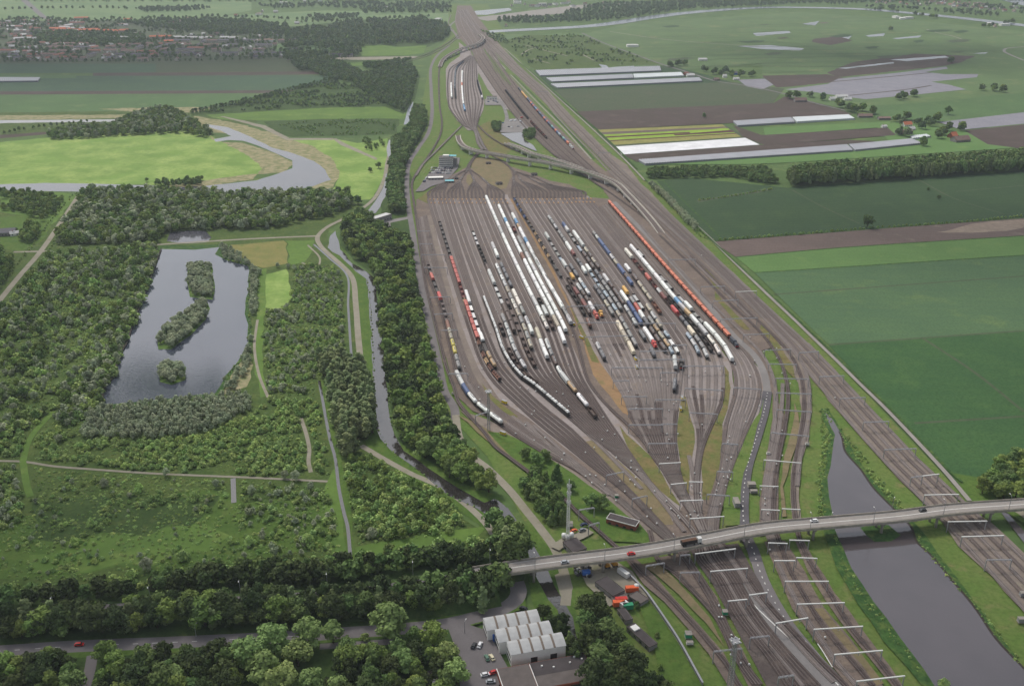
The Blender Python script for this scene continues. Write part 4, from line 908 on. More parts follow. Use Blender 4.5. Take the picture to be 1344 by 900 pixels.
for key, nm, fn in (('box','covered_wagon',w_box),('tank','tank_wagon',w_tank),('hopper','hopper_wagon',w_hopper),('gond','open_wagon',w_gondola),('flat','flat_wagon',w_flat),('coil','coil_wagon',w_coil),('hood','hood_wagon',w_hood),('cont','container_wagon',w_container),('cars','car_carrier',w_carrier),('loco','locomotive',w_loco)):
    L, parts = fn(); KINDS[key] = (nm, L, [(p, mb.mesh(nm+'_'+p, M[mt], p == 'tank')) for p, mb, mt in parts], None)
def joined(key):
    nm, L, parts, j = KINDS[key]
    if j is None:
        bm = bmesh.new(); mats = []
        for p, me in parts:
            k = len(bm.faces); bm.from_mesh(me); bm.faces.ensure_lookup_table()
            if me.materials[0] not in mats: mats.append(me.materials[0])
            for f in bm.faces[k:]: f.material_index = mats.index(me.materials[0])
        j = bpy.data.meshes.new(nm); bm.to_mesh(j); bm.free()
        for mm in mats: j.materials.append(mm)
        KINDS[key] = (nm, L, parts, j)
    return j
CC = {'white': S(238,238,234), 'grey': S(150,148,144), 'lgrey': S(196,196,194), 'dgrey': S(104,104,108), 'dark': S(66,58,54), 'brown': S(94,74,66), 'rust': S(132,84,62), 'red': S(196,84,66), 'bright_red': S(214,62,56), 'dred': S(130,66,58), 'orange': S(226,116,72), 'beige': S(186,174,150), 'cream': S(224,212,180), 'tan': S(196,160,110), 'blue': S(66,92,142), 'lblue': S(164,180,194), 'sky': S(90,152,200), 'yellow': S(222,206,60), 'amber': S(226,170,50), 'mauve': S(118,102,98), 'navy': S(56,62,76), 'teal': S(110,170,160), 'wpink': S(236,228,214)}
for _k, _v in list(CC.items()):
    _g = (_v[0]+_v[1]+_v[2])/3; CC[_k] = tuple(x*.8+_g*.2 for x in _v[:3])+(1,)
CW = {'white':'white','grey':'grey','lgrey':'pale grey','dgrey':'dark grey','dark':'dark','brown':'brown','rust':'rusty','red':'red','bright_red':'bright red','dred':'dull red','orange':'orange','beige':'beige','cream':'cream','tan':'tan','blue':'blue','lblue':'pale blue','sky':'sky blue','yellow':'yellow','amber':'amber','mauve':'mauve brown','navy':'dark blue','teal':'blue green','wpink':'off-white'}
ORD = ['first','second','third','fourth','fifth','sixth','seventh','eighth','ninth','tenth','eleventh','twelfth','thirteenth','fourteenth','fifteenth','sixteenth','seventeenth','eighteenth','nineteenth','twentieth']+['twenty-'+o for o in ('first','second','third','fourth','fifth','sixth','seventh','eighth','ninth')]+['thirtieth']+['thirty-'+o for o in ('first','second','third','fourth','fifth','sixth','seventh','eighth','ninth')]+['fortieth']
rngw = random.Random(11)
def nearest_s(tr, p):
    pts, L = tr[1], tr[2]; best = (1e18, 0)
    for i in range(len(pts)-1):
        a, b = pts[i], pts[i+1]; d = b-a; d.z = 0; ll = d.length_squared
        if ll < 1e-9: continue
        u = max(0, min(1, ((p.x-a.x)*d.x+(p.y-a.y)*d.y)/ll)); q = a+d*u; dd = (q.x-p.x)**2+(q.y-p.y)**2
        if dd < best[0]: best = (dd, L[i]+math.sqrt(ll)*u)
    return best
def at_s(tr, s):
    pts, L, zl = tr[1], tr[2], tr[3]
    for i in range(len(L)-1):
        if L[i+1] >= s or i == len(L)-2:
            u = (s-L[i])/max(L[i+1]-L[i], 1e-9); p = pts[i].lerp(pts[i+1], u); d = pts[i+1]-pts[i]; return p, d, zl[i]
LOADED = loaded_car_mesh()
NW_TOTAL = [0]
OCC = {}
def train(desc, bundles, segs):
    """segs: (kind, colour, (x0, y0), (x1, y1)) from the far end to the near one; the whole rake keeps to one track"""
    pts = []
    for s in segs: pts += [P(*s[2]), P(*s[3])]
    c = [tr for tr in TRACKS if tr[0] in bundles]
    def occupied(tr):
        r0, r1 = sorted((nearest_s(tr, pts[0])[1], nearest_s(tr, pts[-1])[1]))
        return any(not (r1 < a+1 or r0 > b-1) for a, b in OCC.get(id(tr), []))
    order = sorted(c, key=lambda t: sum(nearest_s(t, p)[0] for p in pts))
    tr = next((t for t in order[:4] if not occupied(t)), order[0])
    r0, r1 = sorted((nearest_s(tr, pts[0])[1], nearest_s(tr, pts[-1])[1])); OCC.setdefault(id(tr), []).append((r0, r1))
    k = 0
    for kind, colr, a, b in segs:
        nm, Ln, parts, _ = KINDS[kind]
        s0 = nearest_s(tr, P(*a))[1]; s1 = nearest_s(tr, P(*b))[1]; n = max(1, round(abs(s1-s0)/Ln)); sp = (s1-s0)/n; sc = max(.72, min(1.35, abs(sp)/Ln*.955))
        cols = colr.split('/')
        for i in range(n):
            p, d, z = at_s(tr, s0+sp*(i+.5)); cn = cols[i % len(cols)]; col = CC[cn]; j = rngw.uniform(.86, 1.06); col = (min(col[0]*j, .9), min(col[1]*j*rngw.uniform(.97, 1.03), .9), min(col[2]*j, .9), 1)
            rz = math.atan2(d.y, d.x)
            yy = PX(p)[1]
            if yy > 372:
                root = empty(nm, (p.x, p.y, z+.2), rz)
                for pn, me in parts: part(pn, me, root, color=col)
            else:
                root = bpy.data.objects.new(nm, joined(kind)); COL.objects.link(root); root.location = (p.x, p.y, z+.2); root.rotation_euler = (0, 0, rz); root.color = col
            root.scale = (sc, 1, 1)
            tag(root, '%s %s, %s from far end of %s' % (CW[cn], nm.replace('_', ' '), ORD[min(k, 39)], desc), 'locomotive' if kind == 'loco' else 'rail wagon', 'wagons of '+desc)
            if kind == 'cars':
                for x in (-5.6, -1.9, 1.9, 5.6):
                    q = p+d.normalized()*(x*sc); o = bpy.data.objects.new('car', LOADED); COL.objects.link(o); o.location = (q.x, q.y, z+.2+2.87); o.rotation_euler = (0, 0, rz); o.color = CC[rngw.choice(('white','white','white','lgrey','white'))]
                    tag(o, 'new pale car riding on the upper deck of the car train', 'car', 'new cars loaded on the car train')
            k += 1; NW_TOTAL[0] += 1
L3 = ('LA', 'LB', 'LT'); R3g = ('RA', 'RB')
train('red hopper train', L3, [('flat','dark',(575,295),(591,343)),('hopper','red',(591,343),(603,378)),('gond','dred',(603,378),(608,397)),('coil','tan',(608,397),(610,401)),('hopper','red',(610,401),(627,451)),('coil','rust/dark/rust/tan',(627,451),(644,492)),('coil','rust',(644,492),(650,505))])
train('white rake beside the red hoppers', L3, [('box','white',(612,387),(618,404)),('flat','white',(618,404),(630,444)),('box','white',(630,444),(634,453)),('flat','dark',(634,453),(637,468)),('tank','tan',(637,468),(646,488))])
train('car train', L3, [('cars','white',(635,395),(674,490)),('cars','white/white/lgrey/white',(674,490),(747,550))])
train('dark rake two tracks left of tanks', L3, [('flat','lgrey',(617,308),(628,326)),('gond','dark',(628,327),(640,352)),('box','brown',(640,354),(641,360)),('box','lgrey',(641,360),(649,378)),('flat','lgrey',(649,380),(659,404)),('box','brown',(659,405),(672,441))])
train('grey tanks beside the car train', L3, [('tank','grey/lgrey',(654,418),(660,430)),('tank','lgrey',(660,430),(676,468)),('tank','grey/lgrey/beige',(676,468),(688,490))])
train('long beige and white tank rake', L3, [('tank','white/lgrey',(648,352),(662,382)),('tank','beige/grey',(662,382),(669,399)),('tank','wpink',(669,399),(674,412)),('tank','beige/grey',(674,412),(694,463))])
train('tank rake behind two white wagons', L3, [('box','lgrey/white',(647,324),(657,342)),('tank','dgrey',(659,350),(668,372)),('tank','dgrey',(669,374),(672,382)),('box','wpink',(674,386),(684,407)),('tank','grey',(684,408),(688,418)),('tank','lgrey/grey',(690,421),(697,433)),('box','white',(697,434),(701,442))])
train('leftmost long white train', L3, [('box','white',(635,262),(655,303)),('box','lgrey',(655,303),(659,312)),('box','white',(659,312),(694,384)),('box','white/lgrey',(694,384),(712,421)),('tank','wpink',(712,421),(718,437))])
train('second long white train', L3, [('box','white',(651,274),(659,292)),('box','sky',(659,292),(662,297)),('box','white',(662,297),(683,338)),('box','rust',(683,338),(686,346)),('box','white',(686,346),(700,376)),('box','white',(700,376),(724,421)),('box','beige',(724,421),(731,436)),('box','white',(731,436),(741,456))])
train('dark rake between white trains', L3, [('gond','dark',(702,397),(708,408)),('box','lgrey',(708,408),(715,420)),('gond','brown',(715,420),(724,436))])
train('third long white train', L3, [('gond','dred',(674,302),(678,308)),('box','grey',(680,316),(690,337)),('box','lgrey/white',(690,337),(703,362)),('box','white',(703,362),(742,440))])
train('grey-white train by the last one', L3, [('box','lgrey',(684,330),(692,347)),('box','white/lgrey',(692,347),(710,380)),('tank','mauve',(710,366),(714,374)),('box','white',(714,382),(726,403)),('tank','grey',(726,403),(736,421)),('box','lgrey',(736,421),(742,430))])
train('white train along grass island', L3, [('box','white',(671,285),(675,293)),('box','sky',(675,293),(678,299)),('tank','tan',(678,299),(681,304)),('box','white',(681,304),(688,318)),('box','sky',(688,318),(691,324)),('box','white',(691,324),(709,356)),('box','lgrey',(709,356),(713,364)),('box','white',(713,364),(739,410)),('tank','grey/beige',(739,410),(748,428))])
train('white tank rake in the bend', L3, [('tank','lgrey',(702,451),(711,466)),('tank','grey',(711,466),(716,474)),('tank','brown',(716,474),(723,487)),('tank','white/wpink',(724,488),(736,498)),('box','lgrey',(736,498),(748,507)),('tank','tan/beige',(748,507),(768,520)),('tank','white',(769,521),(788,538)),('gond','brown',(788,539),(795,551))])
train('white pair above the bend', L3, [('box','beige',(703,437),(711,452)),('box','white',(711,452),(722,475))])
train('dark open rake in the bend', L3, [('gond','brown/dark',(654,430),(659,444)),('gond','brown',(663,463),(672,479)),('gond','brown',(692,480),(720,506))])
train('brown rake among the left tracks', L3, [('gond','mauve',(660,398),(664,406)),('flat','brown',(664,410),(683,450)),('gond','brown',(683,450),(700,486))])
train('rake with yellow tanks', ('FL',), [('gond','mauve',(565,352),(568,364)),('box','red',(568,365),(570,372)),('flat','dark',(570,373),(574,389)),('box','bright_red',(574,390),(577,399)),('gond','mauve',(577,400),(584,428)),('box','rust',(584,429),(586,437)),('tank','beige',(586,437),(589,452)),('tank','yellow',(589,452),(595,471)),('tank','grey',(595,472),(599,490))])
train('white-blue rake by works road', ('FL',), [('box','lgrey',(599,494),(608,513)),('box','blue',(608,513),(615,522)),('tank','white',(615,522),(660,562))])
# right group
train('blue dotted flat rake', R3g, [('coil','blue/dark',(675,264),(690,290)),('flat','dark',(691,292),(701,307)),('coil','tan/dark',(702,309),(722,348)),('flat','dark',(723,350),(735,368)),('gond','dark',(741,380),(764,418))])
train('rake with the yellow load', R3g, [('box','lgrey',(714,311),(720,319)),('flat','grey',(721,321),(732,341)),('flat','lblue',(732,341),(736,347)),('box','lgrey',(736,347),(742,356)),('box','mauve',(747,358),(751,364)),('cont','amber',(751,364),(757,371))])
train('brown tanks beside grass island', R3g, [('gond','brown',(743,370),(750,384)),('box','dred',(750,384),(756,393)),('tank','brown',(756,393),(762,402)),('box','dred',(762,402),(764,407)),('tank','brown',(764,407),(771,419))])
train('rake with red locomotive end', R3g, [('tank','lgrey',(754,378),(761,388)),('tank','brown',(761,388),(769,402)),('box','white',(769,403),(776,414)),('loco','red',(776,414),(782,423))])
train('short white tank rake', R3g, [('tank','dgrey',(745,352),(758,369)),('tank','white/lblue',(762,371),(776,392))])
train('amber work wagon pair', R3g, [('box','dark',(777,408),(780,412)),('loco','amber',(780,412),(786,420))])
train('lone rusty rake by island', R3g, [('tank','rust',(768,424),(774,435))])
train('white and red far rake', R3g, [('tank','lgrey/grey',(722,288),(734,305)),('tank','grey',(734,308),(744,323)),('box','white',(744,323),(753,335)),('box','dred',(753,335),(757,338)),('flat','brown',(757,340),(760,345)),('tank','dgrey',(760,345),(766,357)),('box','white',(766,356),(772,363))])
train('rake headed by a blue wagon', R3g, [('box','blue',(738,298),(742,303)),('box','lgrey',(742,303),(747,308)),('flat','grey',(748,309),(757,322)),('flat','lblue',(758,325),(765,335)),('tank','brown',(766,336),(782,358)),('tank','dgrey',(782,360),(792,374)),('tank','grey',(792,374),(818,412))])
train('rake headed by a white wagon', R3g, [('box','white',(756,308),(765,320)),('box','lgrey',(765,320),(770,328)),('tank','beige/brown',(771,330),(792,358)),('box','lgrey',(792,366),(799,376)),('tank','brown',(799,376),(818,402))])
train('pale blue flat rake', R3g, [('box','white',(775,353),(782,361)),('flat','lblue',(782,361),(802,390))])
train('rake of blue covered wagons', R3g, [('tank','grey/lgrey',(780,309),(787,319)),('box','blue',(787,319),(802,339)),('tank','lgrey/beige',(802,339),(813,353)),('box','blue',(813,353),(823,365)),('tank','brown',(823,365),(826,371)),('box','blue',(826,371),(832,378))])
train('beige tanks near blue rake', R3g, [('box','white',(818,353),(826,361)),('tank','brown',(828,365),(836,375)),('tank','beige',(836,375),(856,400)),('gond','rust',(856,402),(866,416))])
train('red patched rake', R3g, [('box','wpink',(819,332),(829,343)),('gond','dred/brown',(830,345),(846,366)),('box','red',(846,366),(851,372)),('gond','brown/dred',(851,372),(860,384)),('tank','lgrey',(862,384),(868,392)),('box','dred',(868,392),(872,397)),('gond','brown',(872,397),(882,409)),('box','bright_red',(882,409),(888,416)),('gond','dred',(888,416),(892,421)),('tank','dgrey',(892,421),(902,436)),('box','cream',(902,436),(910,444)),('tank','grey',(912,447),(924,464)),('tank','lgrey',(924,464),(931,475))])
train('long right-hand white train', ('RB', 'RC'), [('box','white',(826,327),(884,398)),('box','sky',(885,398),(892,405)),('box','lgrey',(893,406),(896,410)),('box','tan',(896,411),(903,419)),('box','white/lgrey',(904,420),(925,445)),('tank','wpink',(925,446),(943,471))])
train('coal rake by white train', R3g, [('gond','dark',(872,394),(932,466))])
train('pale flat rake near orange train', ('RB', 'RC'), [('flat','lgrey',(842,331),(850,341)),('flat','grey',(866,365),(882,384)),('flat','lgrey',(890,392),(898,402)),('box','white',(898,402),(907,412)),('flat','grey',(908,414),(920,429)),('box','white',(921,430),(959,479))])
train('orange hopper train', ('RC',), [('hopper','orange',(800,267),(956,448)),('loco','navy',(956.5,448.5),(966,460))])
train('dark and cream rake', R3g, [('tank','dgrey',(782,380),(795,400)),('tank','beige/grey',(795,400),(808,419)),('box','cream/beige',(812,428),(839,470))])
train('long grey tank rake', R3g, [('tank','grey/lblue',(787,380),(812,414)),('tank','beige/grey',(812,414),(824,430)),('tank','grey',(824,430),(842,460))])
train('white and blue middle rake', R3g, [('box','white',(800,389),(810,403)),('box','blue',(810,403),(829,432)),('box','white',(832,437),(845,455)),('loco','bright_red',(845,455),(848,459))])
train('grey-white tanks by blue wagons', R3g, [('tank','brown',(804,388),(817,406)),('tank','lgrey/grey',(818,407),(838,433)),('tank','dgrey',(840,439),(850,452)),('tank','dgrey',(842,463),(848,475))])
train('rake with one red wagon', R3g, [('box','amber',(810,384),(814,390)),('tank','grey',(818,396),(825,405)),('box','red',(825,405),(832,415)),('box','white',(832,416),(837,423)),('tank','dgrey',(837,423),(846,434)),('tank','brown',(847,436),(867,467))])
train('lone pale flat rake', R3g, [('flat','lgrey',(822,391),(836,411))])
train('grey pair beside the island', R3g, [('tank','lgrey',(779,456),(785,466)),('tank','dgrey',(785,466),(791,478))])
train('beige tanks of right fan', R3g, [('tank','beige/lgrey',(852,405),(875,436))])
train('tan tanks of right fan', R3g, [('tank','grey',(858,421),(866,432)),('tank','tan/beige',(866,432),(886,462)),('tank','lblue',(886,462),(892,471)),('box','lgrey',(892,474),(894,490)),('tank','dgrey',(892,504),(889,520))])
train('white flats behind red locomotive', R3g, [('tank','lblue',(857,442),(863,450)),('flat','white',(863,450),(875,469)),('loco','dark',(876,474),(878,488))])
train('pale tanks in right corner', R3g, [('tank','lblue/lgrey',(901,443),(921,470))])
# north sidings
train('white train in north sidings', ('NYL', 'NYR'), [('box','white',(604,96),(606,112)),('box','orange',(606,112),(607,116)),('box','white',(607,116),(611,140)),('box','sky',(611,141),(612,148))])
train('short white rake, north sidings', ('NYL',), [('box','white',(591,112),(593,131))])
train('blue rake in north sidings', ('NYL',), [('flat','blue',(595,82),(596,90)),('flat','lblue',(596,90),(598,118)),('gond','dgrey',(598,118),(600,131))])
train('dark rake by north sidings', ('NYR',), [('gond','navy',(628,108),(631,128)),('box','lgrey',(629,129),(630,132))])
train('container train', ('NR',), [('cont','navy',(680,118),(685,123)),('cont','amber',(685,123),(694,132)),('cont','blue/navy/blue/orange/blue/red/blue/sky/red/navy',(694,132),(722,166)),('cont','navy/teal/blue/orange/blue/lblue',(722,166),(746,192)),('loco','lgrey',(747,193),(752,198))])
train('dark coal rake in north', ('NR',), [('gond','navy/dark',(663,121),(676,138)),('gond','dark',(676,138),(694,158)),('gond','dred/brown',(697,162),(712,184))])
# ---------------------------------------------------------------- trees and scrub
def rv(r): return Vector((r.gauss(0, 1), r.gauss(0, 1), r.gauss(0, 1))).normalized()
def lobes(kind, r):
    """crown lobes (centre, radii) of a tree 10 m tall"""
    o = []
    if kind == 'broad':
        o.append((Vector((0, 0, 5.6)), Vector((2.3, 2.3, 2.7))))
        for i in range(17):
            a = i*2.4+r.uniform(0, .9); z = r.uniform(3.0, 8.6); rr = r.uniform(1.3, 3.1)*(1.12-abs(z-5.4)*.13); s = r.uniform(.75, 1.4)
            o.append((Vector((math.cos(a)*rr, math.sin(a)*rr, z)), Vector((s, s, s*.9))))
        o.append((Vector((r.uniform(-.6, .6), r.uniform(-.6, .6), 8.5)), Vector((1.5, 1.5, 1.4))))
    elif kind == 'poplar':
        for i in range(8):
            z = 2.2+i*.98; s = (1.25 if i < 5 else 1.25-(i-4)*.22)*r.uniform(.85, 1.1); a = r.uniform(0, 6.3)
            o.append((Vector((math.cos(a)*.45, math.sin(a)*.45, z)), Vector((s, s, 1.1))))
    elif kind == 'willow':
        for i in range(10):
            a = i*2.4+r.uniform(0, .7); rr = r.uniform(.8, 2.9); z = r.uniform(2.6, 7.4); s = r.uniform(1.2, 2.0)
            o.append((Vector((math.cos(a)*rr, math.sin(a)*rr, z)), Vector((s*.9, s*.9, s*1.15))))
        o.append((Vector((0, 0, 7.6)), Vector((1.6, 1.6, 2.2))))
    elif kind == 'cone':
        for i in range(7):
            z = 1.8+i*1.15; s = 2.5-i*.3; a = r.uniform(0, 6.3)
            o.append((Vector((math.cos(a)*.3, math.sin(a)*.3, z)), Vector((s, s, 1.2))))
    else:      # shrub, 10 m wide units scaled down later
        for i in range(9):
            a = i*2.4+r.uniform(0, .8); rr = r.uniform(.6, 4.0); z = r.uniform(1.8, 5.6)*(1-rr*.08); s = r.uniform(1.6, 2.7)
            o.append((Vector((math.cos(a)*rr, math.sin(a)*rr, z)), Vector((s, s, s*.85))))
        o.append((Vector((0, 0, 5.6)), Vector((2.4, 2.4, 2.6))))
    return o
def crown_mesh(name, kind, seed, nf, leaf, mat):
    r = random.Random(seed); lb = lobes(kind, r); wts = [l[1].x*l[1].z for l in lb]; m = MB()
    for _ in range(nf):
        c, q = r.choices(lb, wts)[0]; d = rv(r)
        if d.z < -.35 and r.random() < .6: d.z = -d.z
        k = r.uniform(.62, 1.2); p = c+Vector((d.x*q.x, d.y*q.y, d.z*q.z))*k
        if p.z < .25: p.z = r.uniform(.2, .8)
        n = (d+rv(r)*.65).normalized(); u = n.orthogonal().normalized(); a = r.uniform(0, 6.3); w = n.cross(u)
        u2 = u*math.cos(a)+w*math.sin(a); w2 = n.cross(u2); s = leaf*r.uniform(.55, 1.25); t = s*r.uniform(.5, .9)
        m.add([p-u2*s-w2*t*.3, p+w2*t*-1+u2*s*.2, p+u2*s+w2*t*.2, p+w2*t-u2*s*.1], [(0,1,2,3)])
    return m.mesh(name, mat)
def trunk_mesh(kind, seed):
    r = random.Random(seed); m = MB(); h = {'broad':6.5,'poplar':8.5,'willow':5.5,'cone':8,'shrub':3.5}[kind]
    m.tube((0, 0, -.6), (.05, .05, h*.45), .34, .25, 8); m.tube((.05, .05, h*.45), (.1, -.1, h), .25, .08, 8)
    for i in range(5):
        a = i*1.4+r.uniform(0, .5); z = h*r.uniform(.3, .65); m.tube((0, 0, z), (math.cos(a)*1.7, math.sin(a)*1.7, z+r.uniform(.9, 1.8)), .13, .05, 6)
    return m.mesh('trunk', M['bark'])
KT = {}
def kind_def(key, shape, mat, nf, leaf, nvar, base):
    KT[key] = [(crown_mesh('crown_'+key, shape, base+i, nf, leaf, M[mat]), trunk_mesh(shape, base+i)) for i in range(nvar)]
kind_def('belt', 'broad', 'leaf_belt', 2000, .39, 6, 150); kind_def('fbelt', 'broad', 'leaf_belt', 480, .75, 4, 170)
kind_def('broad', 'broad', 'leaf_broad', 2000, .39, 5, 100); kind_def('dark', 'broad', 'leaf_dark', 2000, .39, 5, 200)
kind_def('bright', 'broad', 'leaf_bright', 2200, .4, 4, 300); kind_def('willow', 'willow', 'leaf_willow', 1200, .5, 4, 400)
kind_def('weep', 'willow', 'leaf_weep', 1600, .46, 2, 450); kind_def('poplar', 'poplar', 'leaf_poplar', 1000, .42, 4, 500); kind_def('cone', 'cone', 'leaf_dark', 1200, .42, 3, 600)
kind_def('shrub', 'shrub', 'leaf_scrub', 900, .62, 4, 700); kind_def('gshrub', 'shrub', 'leaf_willow', 900, .62, 3, 750)
kind_def('fb', 'broad', 'leaf_broad', 420, .8, 4, 800); kind_def('fd', 'broad', 'leaf_dark', 420, .8, 4, 820); kind_def('ff', 'broad', 'leaf_far', 260, 1.0, 4, 840)
kind_def('fs', 'shrub', 'leaf_scrub', 320, 1.0, 4, 860); kind_def('fw', 'willow', 'leaf_willow', 380, .85, 4, 880); kind_def('fp', 'poplar', 'leaf_poplar', 300, .75, 3, 900); kind_def('fds', 'shrub', 'leaf_dscrub', 320, 1.0, 3, 920)
NAME = {'belt':'broadleaf_tree','fbelt':'broadleaf_tree','weep':'willow_tree','broad':'broadleaf_tree','dark':'broadleaf_tree','bright':'broadleaf_tree','willow':'willow_tree','poplar':'poplar_tree','cone':'conical_tree','shrub':'shrub','gshrub':'shrub','fb':'broadleaf_tree','fd':'broadleaf_tree','ff':'broadleaf_tree','fw':'willow_tree','fs':'shrub','fp':'poplar_tree','fds':'shrub'}
rt = random.Random(5)
def tree(key, p, h, label, group=None, wide=1.0):
    cr, tr = rt.choice(KT[key]); root = empty(NAME[key], (p.x, p.y, p.z), rt.uniform(0, 6.28)); k = h/10.0
    root.scale = (k*wide, k*wide, k)
    part('crown', cr, root); part('trunk', tr, root)
    tag(root, label, 'shrub' if 'shrub' in key else 'tree', group); return root
# where nothing may grow: water and paths, as world outlines and lines
NO_POLY = [[tuple(P(*q)[:2]) for q in poly] for poly in (
    [(212,327),(255,328),(288,325),(281,334),(296,341),(326,349),(326,377),(321,412),(326,427),(325,450),(319,465),(296,493),(283,517),(202,525),(135,532),(137,511),(149,495),(167,450),(185,400),(207,341)],
    [(430,325),(434,310),(441,303),(447,328),(462,345),(482,358),(492,366),(496,400),(501,440),(507,500),(512,545),(517,571),(528,589),(563,614),(601,640),(636,658),(666,666),(700,735),(728,760),(752,810),(790,900),(772,900),(735,822),(700,750),(640,675),(589,650),(523,599),(500,576),(491,526),(484,402),(466,356),(446,336)],
    [(220,317),(222,306),(245,303),(270,303),(277,312),(272,318)])]
NO_LINE = [([tuple(P(*q)[:2]) for q in ln], w) for ln, w in (
    ([(-20,420),(0,394),(26,362),(52,332),(80,292),(105,254)], 7), ([(205,321.5),(290,316),(345,313),(416,310)], 5),
    ([(512,196),(504,236),(490,262),(472,276),(452,287),(430,298),(417,311),(420,322),(447,347),(462,364),(467,400),(470,440),(474,482)], 6),
    ([(474,585),(486,592),(510,606),(540,622),(580,640),(615,665),(640,690),(650,715)], 5), ([(412,321),(432,339),(455,361),(457,402),(460,450),(462,478)], 5),
    ([(419,500),(423,523),(433,576),(440,602),(445,642),(452,675),(460,732)], 5), ([(-10,605),(30,606),(70,612),(120,616),(210,622),(330,627),(430,632)], 3.5),
    ([(395,549),(402,570),(406,590),(408,620)], 3.5), ([(-120,865),(0,857),(100,850.5),(200,846.5),(300,842),(380,838),(450,833),(520,828),(580,822),(625,812),(660,801),(676,790),(681,778),(677,768)], 8),
    ([(0,812),(170,798),(340,788),(460,779),(560,766),(600,759.5),(645,751)], 7), ([(537,215),(534,240),(536,270),(541,300),(547,340),(555,385),(565,430),(575,475),(584,515),(598,552),(603,575),(615,595),(640,615),(670,645),(710,695)], 6),
    ([(30,606),(36,640),(40,652)], 4), ([(30,606),(40,575),(70,540)], 4), ([(306,628),(307,660)], 4), ([(112,905),(118,884),(122,862)], 5), ([(338,420),(334,455),(340,492),(352,522)], 3))]
def blocked(x, y):
    for poly in NO_POLY:
        if inside((x, y), poly): return True
    for ln, w in NO_LINE:
        for (ax, ay), (bx, by) in zip(ln, ln[1:]):
            dx, dy = bx-ax, by-ay; u = max(0, min(1, ((x-ax)*dx+(y-ay)*dy)/(dx*dx+dy*dy+1e-9)))
            if (x-ax-dx*u)**2+(y-ay-dy*u)**2 < w*w: return True
    return False
def spots(pxs, sp, dens=None, ns=25, seed=0, avoid=True):
    """scattered points in an outline, about sp metres apart; dens = share of a clumping noise that is kept"""
    poly = [tuple(P(*q)[:2]) for q in pxs]; x0 = min(p[0] for p in poly); x1 = max(p[0] for p in poly); y0 = min(p[1] for p in poly); y1 = max(p[1] for p in poly)
    r = random.Random(seed+int(x0)); out = []; y = y0; row = 0
    while y < y1:
        x = x0+(row % 2)*sp/2
        while x < x1:
            q = (x+r.uniform(-.42, .42)*sp, y+r.uniform(-.42, .42)*sp)
            if inside(q, poly) and (dens is None or nz(q[0], q[1], ns, seed*.37) < dens*2-1) and not (avoid and blocked(*q)): out.append(Vector((q[0], q[1], 0)))
            x += sp
        y += sp*.87; row += 1
    return out
PROTO = {}
def proto_coll(keys):
    k = '_'.join(keys)
    if k not in PROTO:
        c = bpy.data.collections.new('foliage '+k)
        for key in keys:
            for i, (cr, _) in enumerate(KT[key]): c.objects.link(bpy.data.objects.new('foliage', cr))
        PROTO[k] = c
    return PROTO[k]
def scatter_group(coll):
    g = bpy.data.node_groups.new('scatter', 'GeometryNodeTree')
    g.interface.new_socket('Geometry', in_out='INPUT', socket_type='NodeSocketGeometry'); g.interface.new_socket('Geometry', in_out='OUTPUT', socket_type='NodeSocketGeometry')
    gi = g.nodes.new('NodeGroupInput'); go = g.nodes.new('NodeGroupOutput'); ci = g.nodes.new('GeometryNodeCollectionInfo'); ci.inputs['Collection'].default_value = coll; ci.inputs['Separate Children'].default_value = True; ci.inputs['Reset Children'].default_value = True
    ip = g.nodes.new('GeometryNodeInstanceOnPoints'); ip.inputs['Pick Instance'].default_value = True
    def attr(n, t):
        a = g.nodes.new('GeometryNodeInputNamedAttribute'); a.data_type = t; a.inputs['Name'].default_value = n; return a.outputs['Attribute']
    g.links.new(gi.outputs[0], ip.inputs['Points']); g.links.new(ci.outputs[0], ip.inputs['Instance']); g.links.new(attr('pick', 'INT'), ip.inputs['Instance Index'])
    g.links.new(attr('siz', 'FLOAT_VECTOR'), ip.inputs['Scale'])
    cx = g.nodes.new('ShaderNodeCombineXYZ'); g.links.new(attr('rot', 'FLOAT'), cx.inputs['Z']); g.links.new(cx.outputs[0], ip.inputs['Rotation'])
    g.links.new(ip.outputs[0], go.inputs[0]); return g
SG = {}
N_ST = [0]
def mass(name, pts, keys, hr, label, wide=(1, 1.2), seed=0):
    """ground cover, scrub or a wood that reads as one mass: crowns scattered on points"""
    if not pts: return
    coll = proto_coll(keys); n = len(coll.objects); r = random.Random(seed+len(pts))
    me = bpy.data.meshes.new(name); me.from_pydata([tuple(p) for p in pts], [], [])
    a = me.attributes.new('pick', 'INT', 'POINT'); a.data.foreach_set('value', [r.randrange(n) for _ in pts])
    a = me.attributes.new('rot', 'FLOAT', 'POINT'); a.data.foreach_set('value', [r.uniform(0, 6.28) for _ in pts])
    s = []
    for _ in pts:
        h = r.uniform(*hr)/10; w = h*r.uniform(*wide); s += [w, w, h]
    a = me.attributes.new('siz', 'FLOAT_VECTOR', 'POINT'); a.data.foreach_set('vector', s)
    o = bpy.data.objects.new(name, me); COL.objects.link(o)
    if coll.name not in SG: SG[coll.name] = scatter_group(coll)
    md = o.modifiers.new('scatter', 'NODES'); md.node_group = SG[coll.name]
    tag(o, label, None, None, 'stuff'); N_ST[0] += len(pts); return o
def line_spots(pxs, sp, jit=1.5, seed=3):
    r = random.Random(seed); out = []; pts = smooth_pts(WP(pxs), sp); acc = 0
    for a, b in zip(pts, pts[1:]):
        acc += (b-a).length
        if acc >= sp: acc = 0; out.append(Vector((b.x+r.uniform(-jit, jit), b.y+r.uniform(-jit, jit), 0)))
    return out
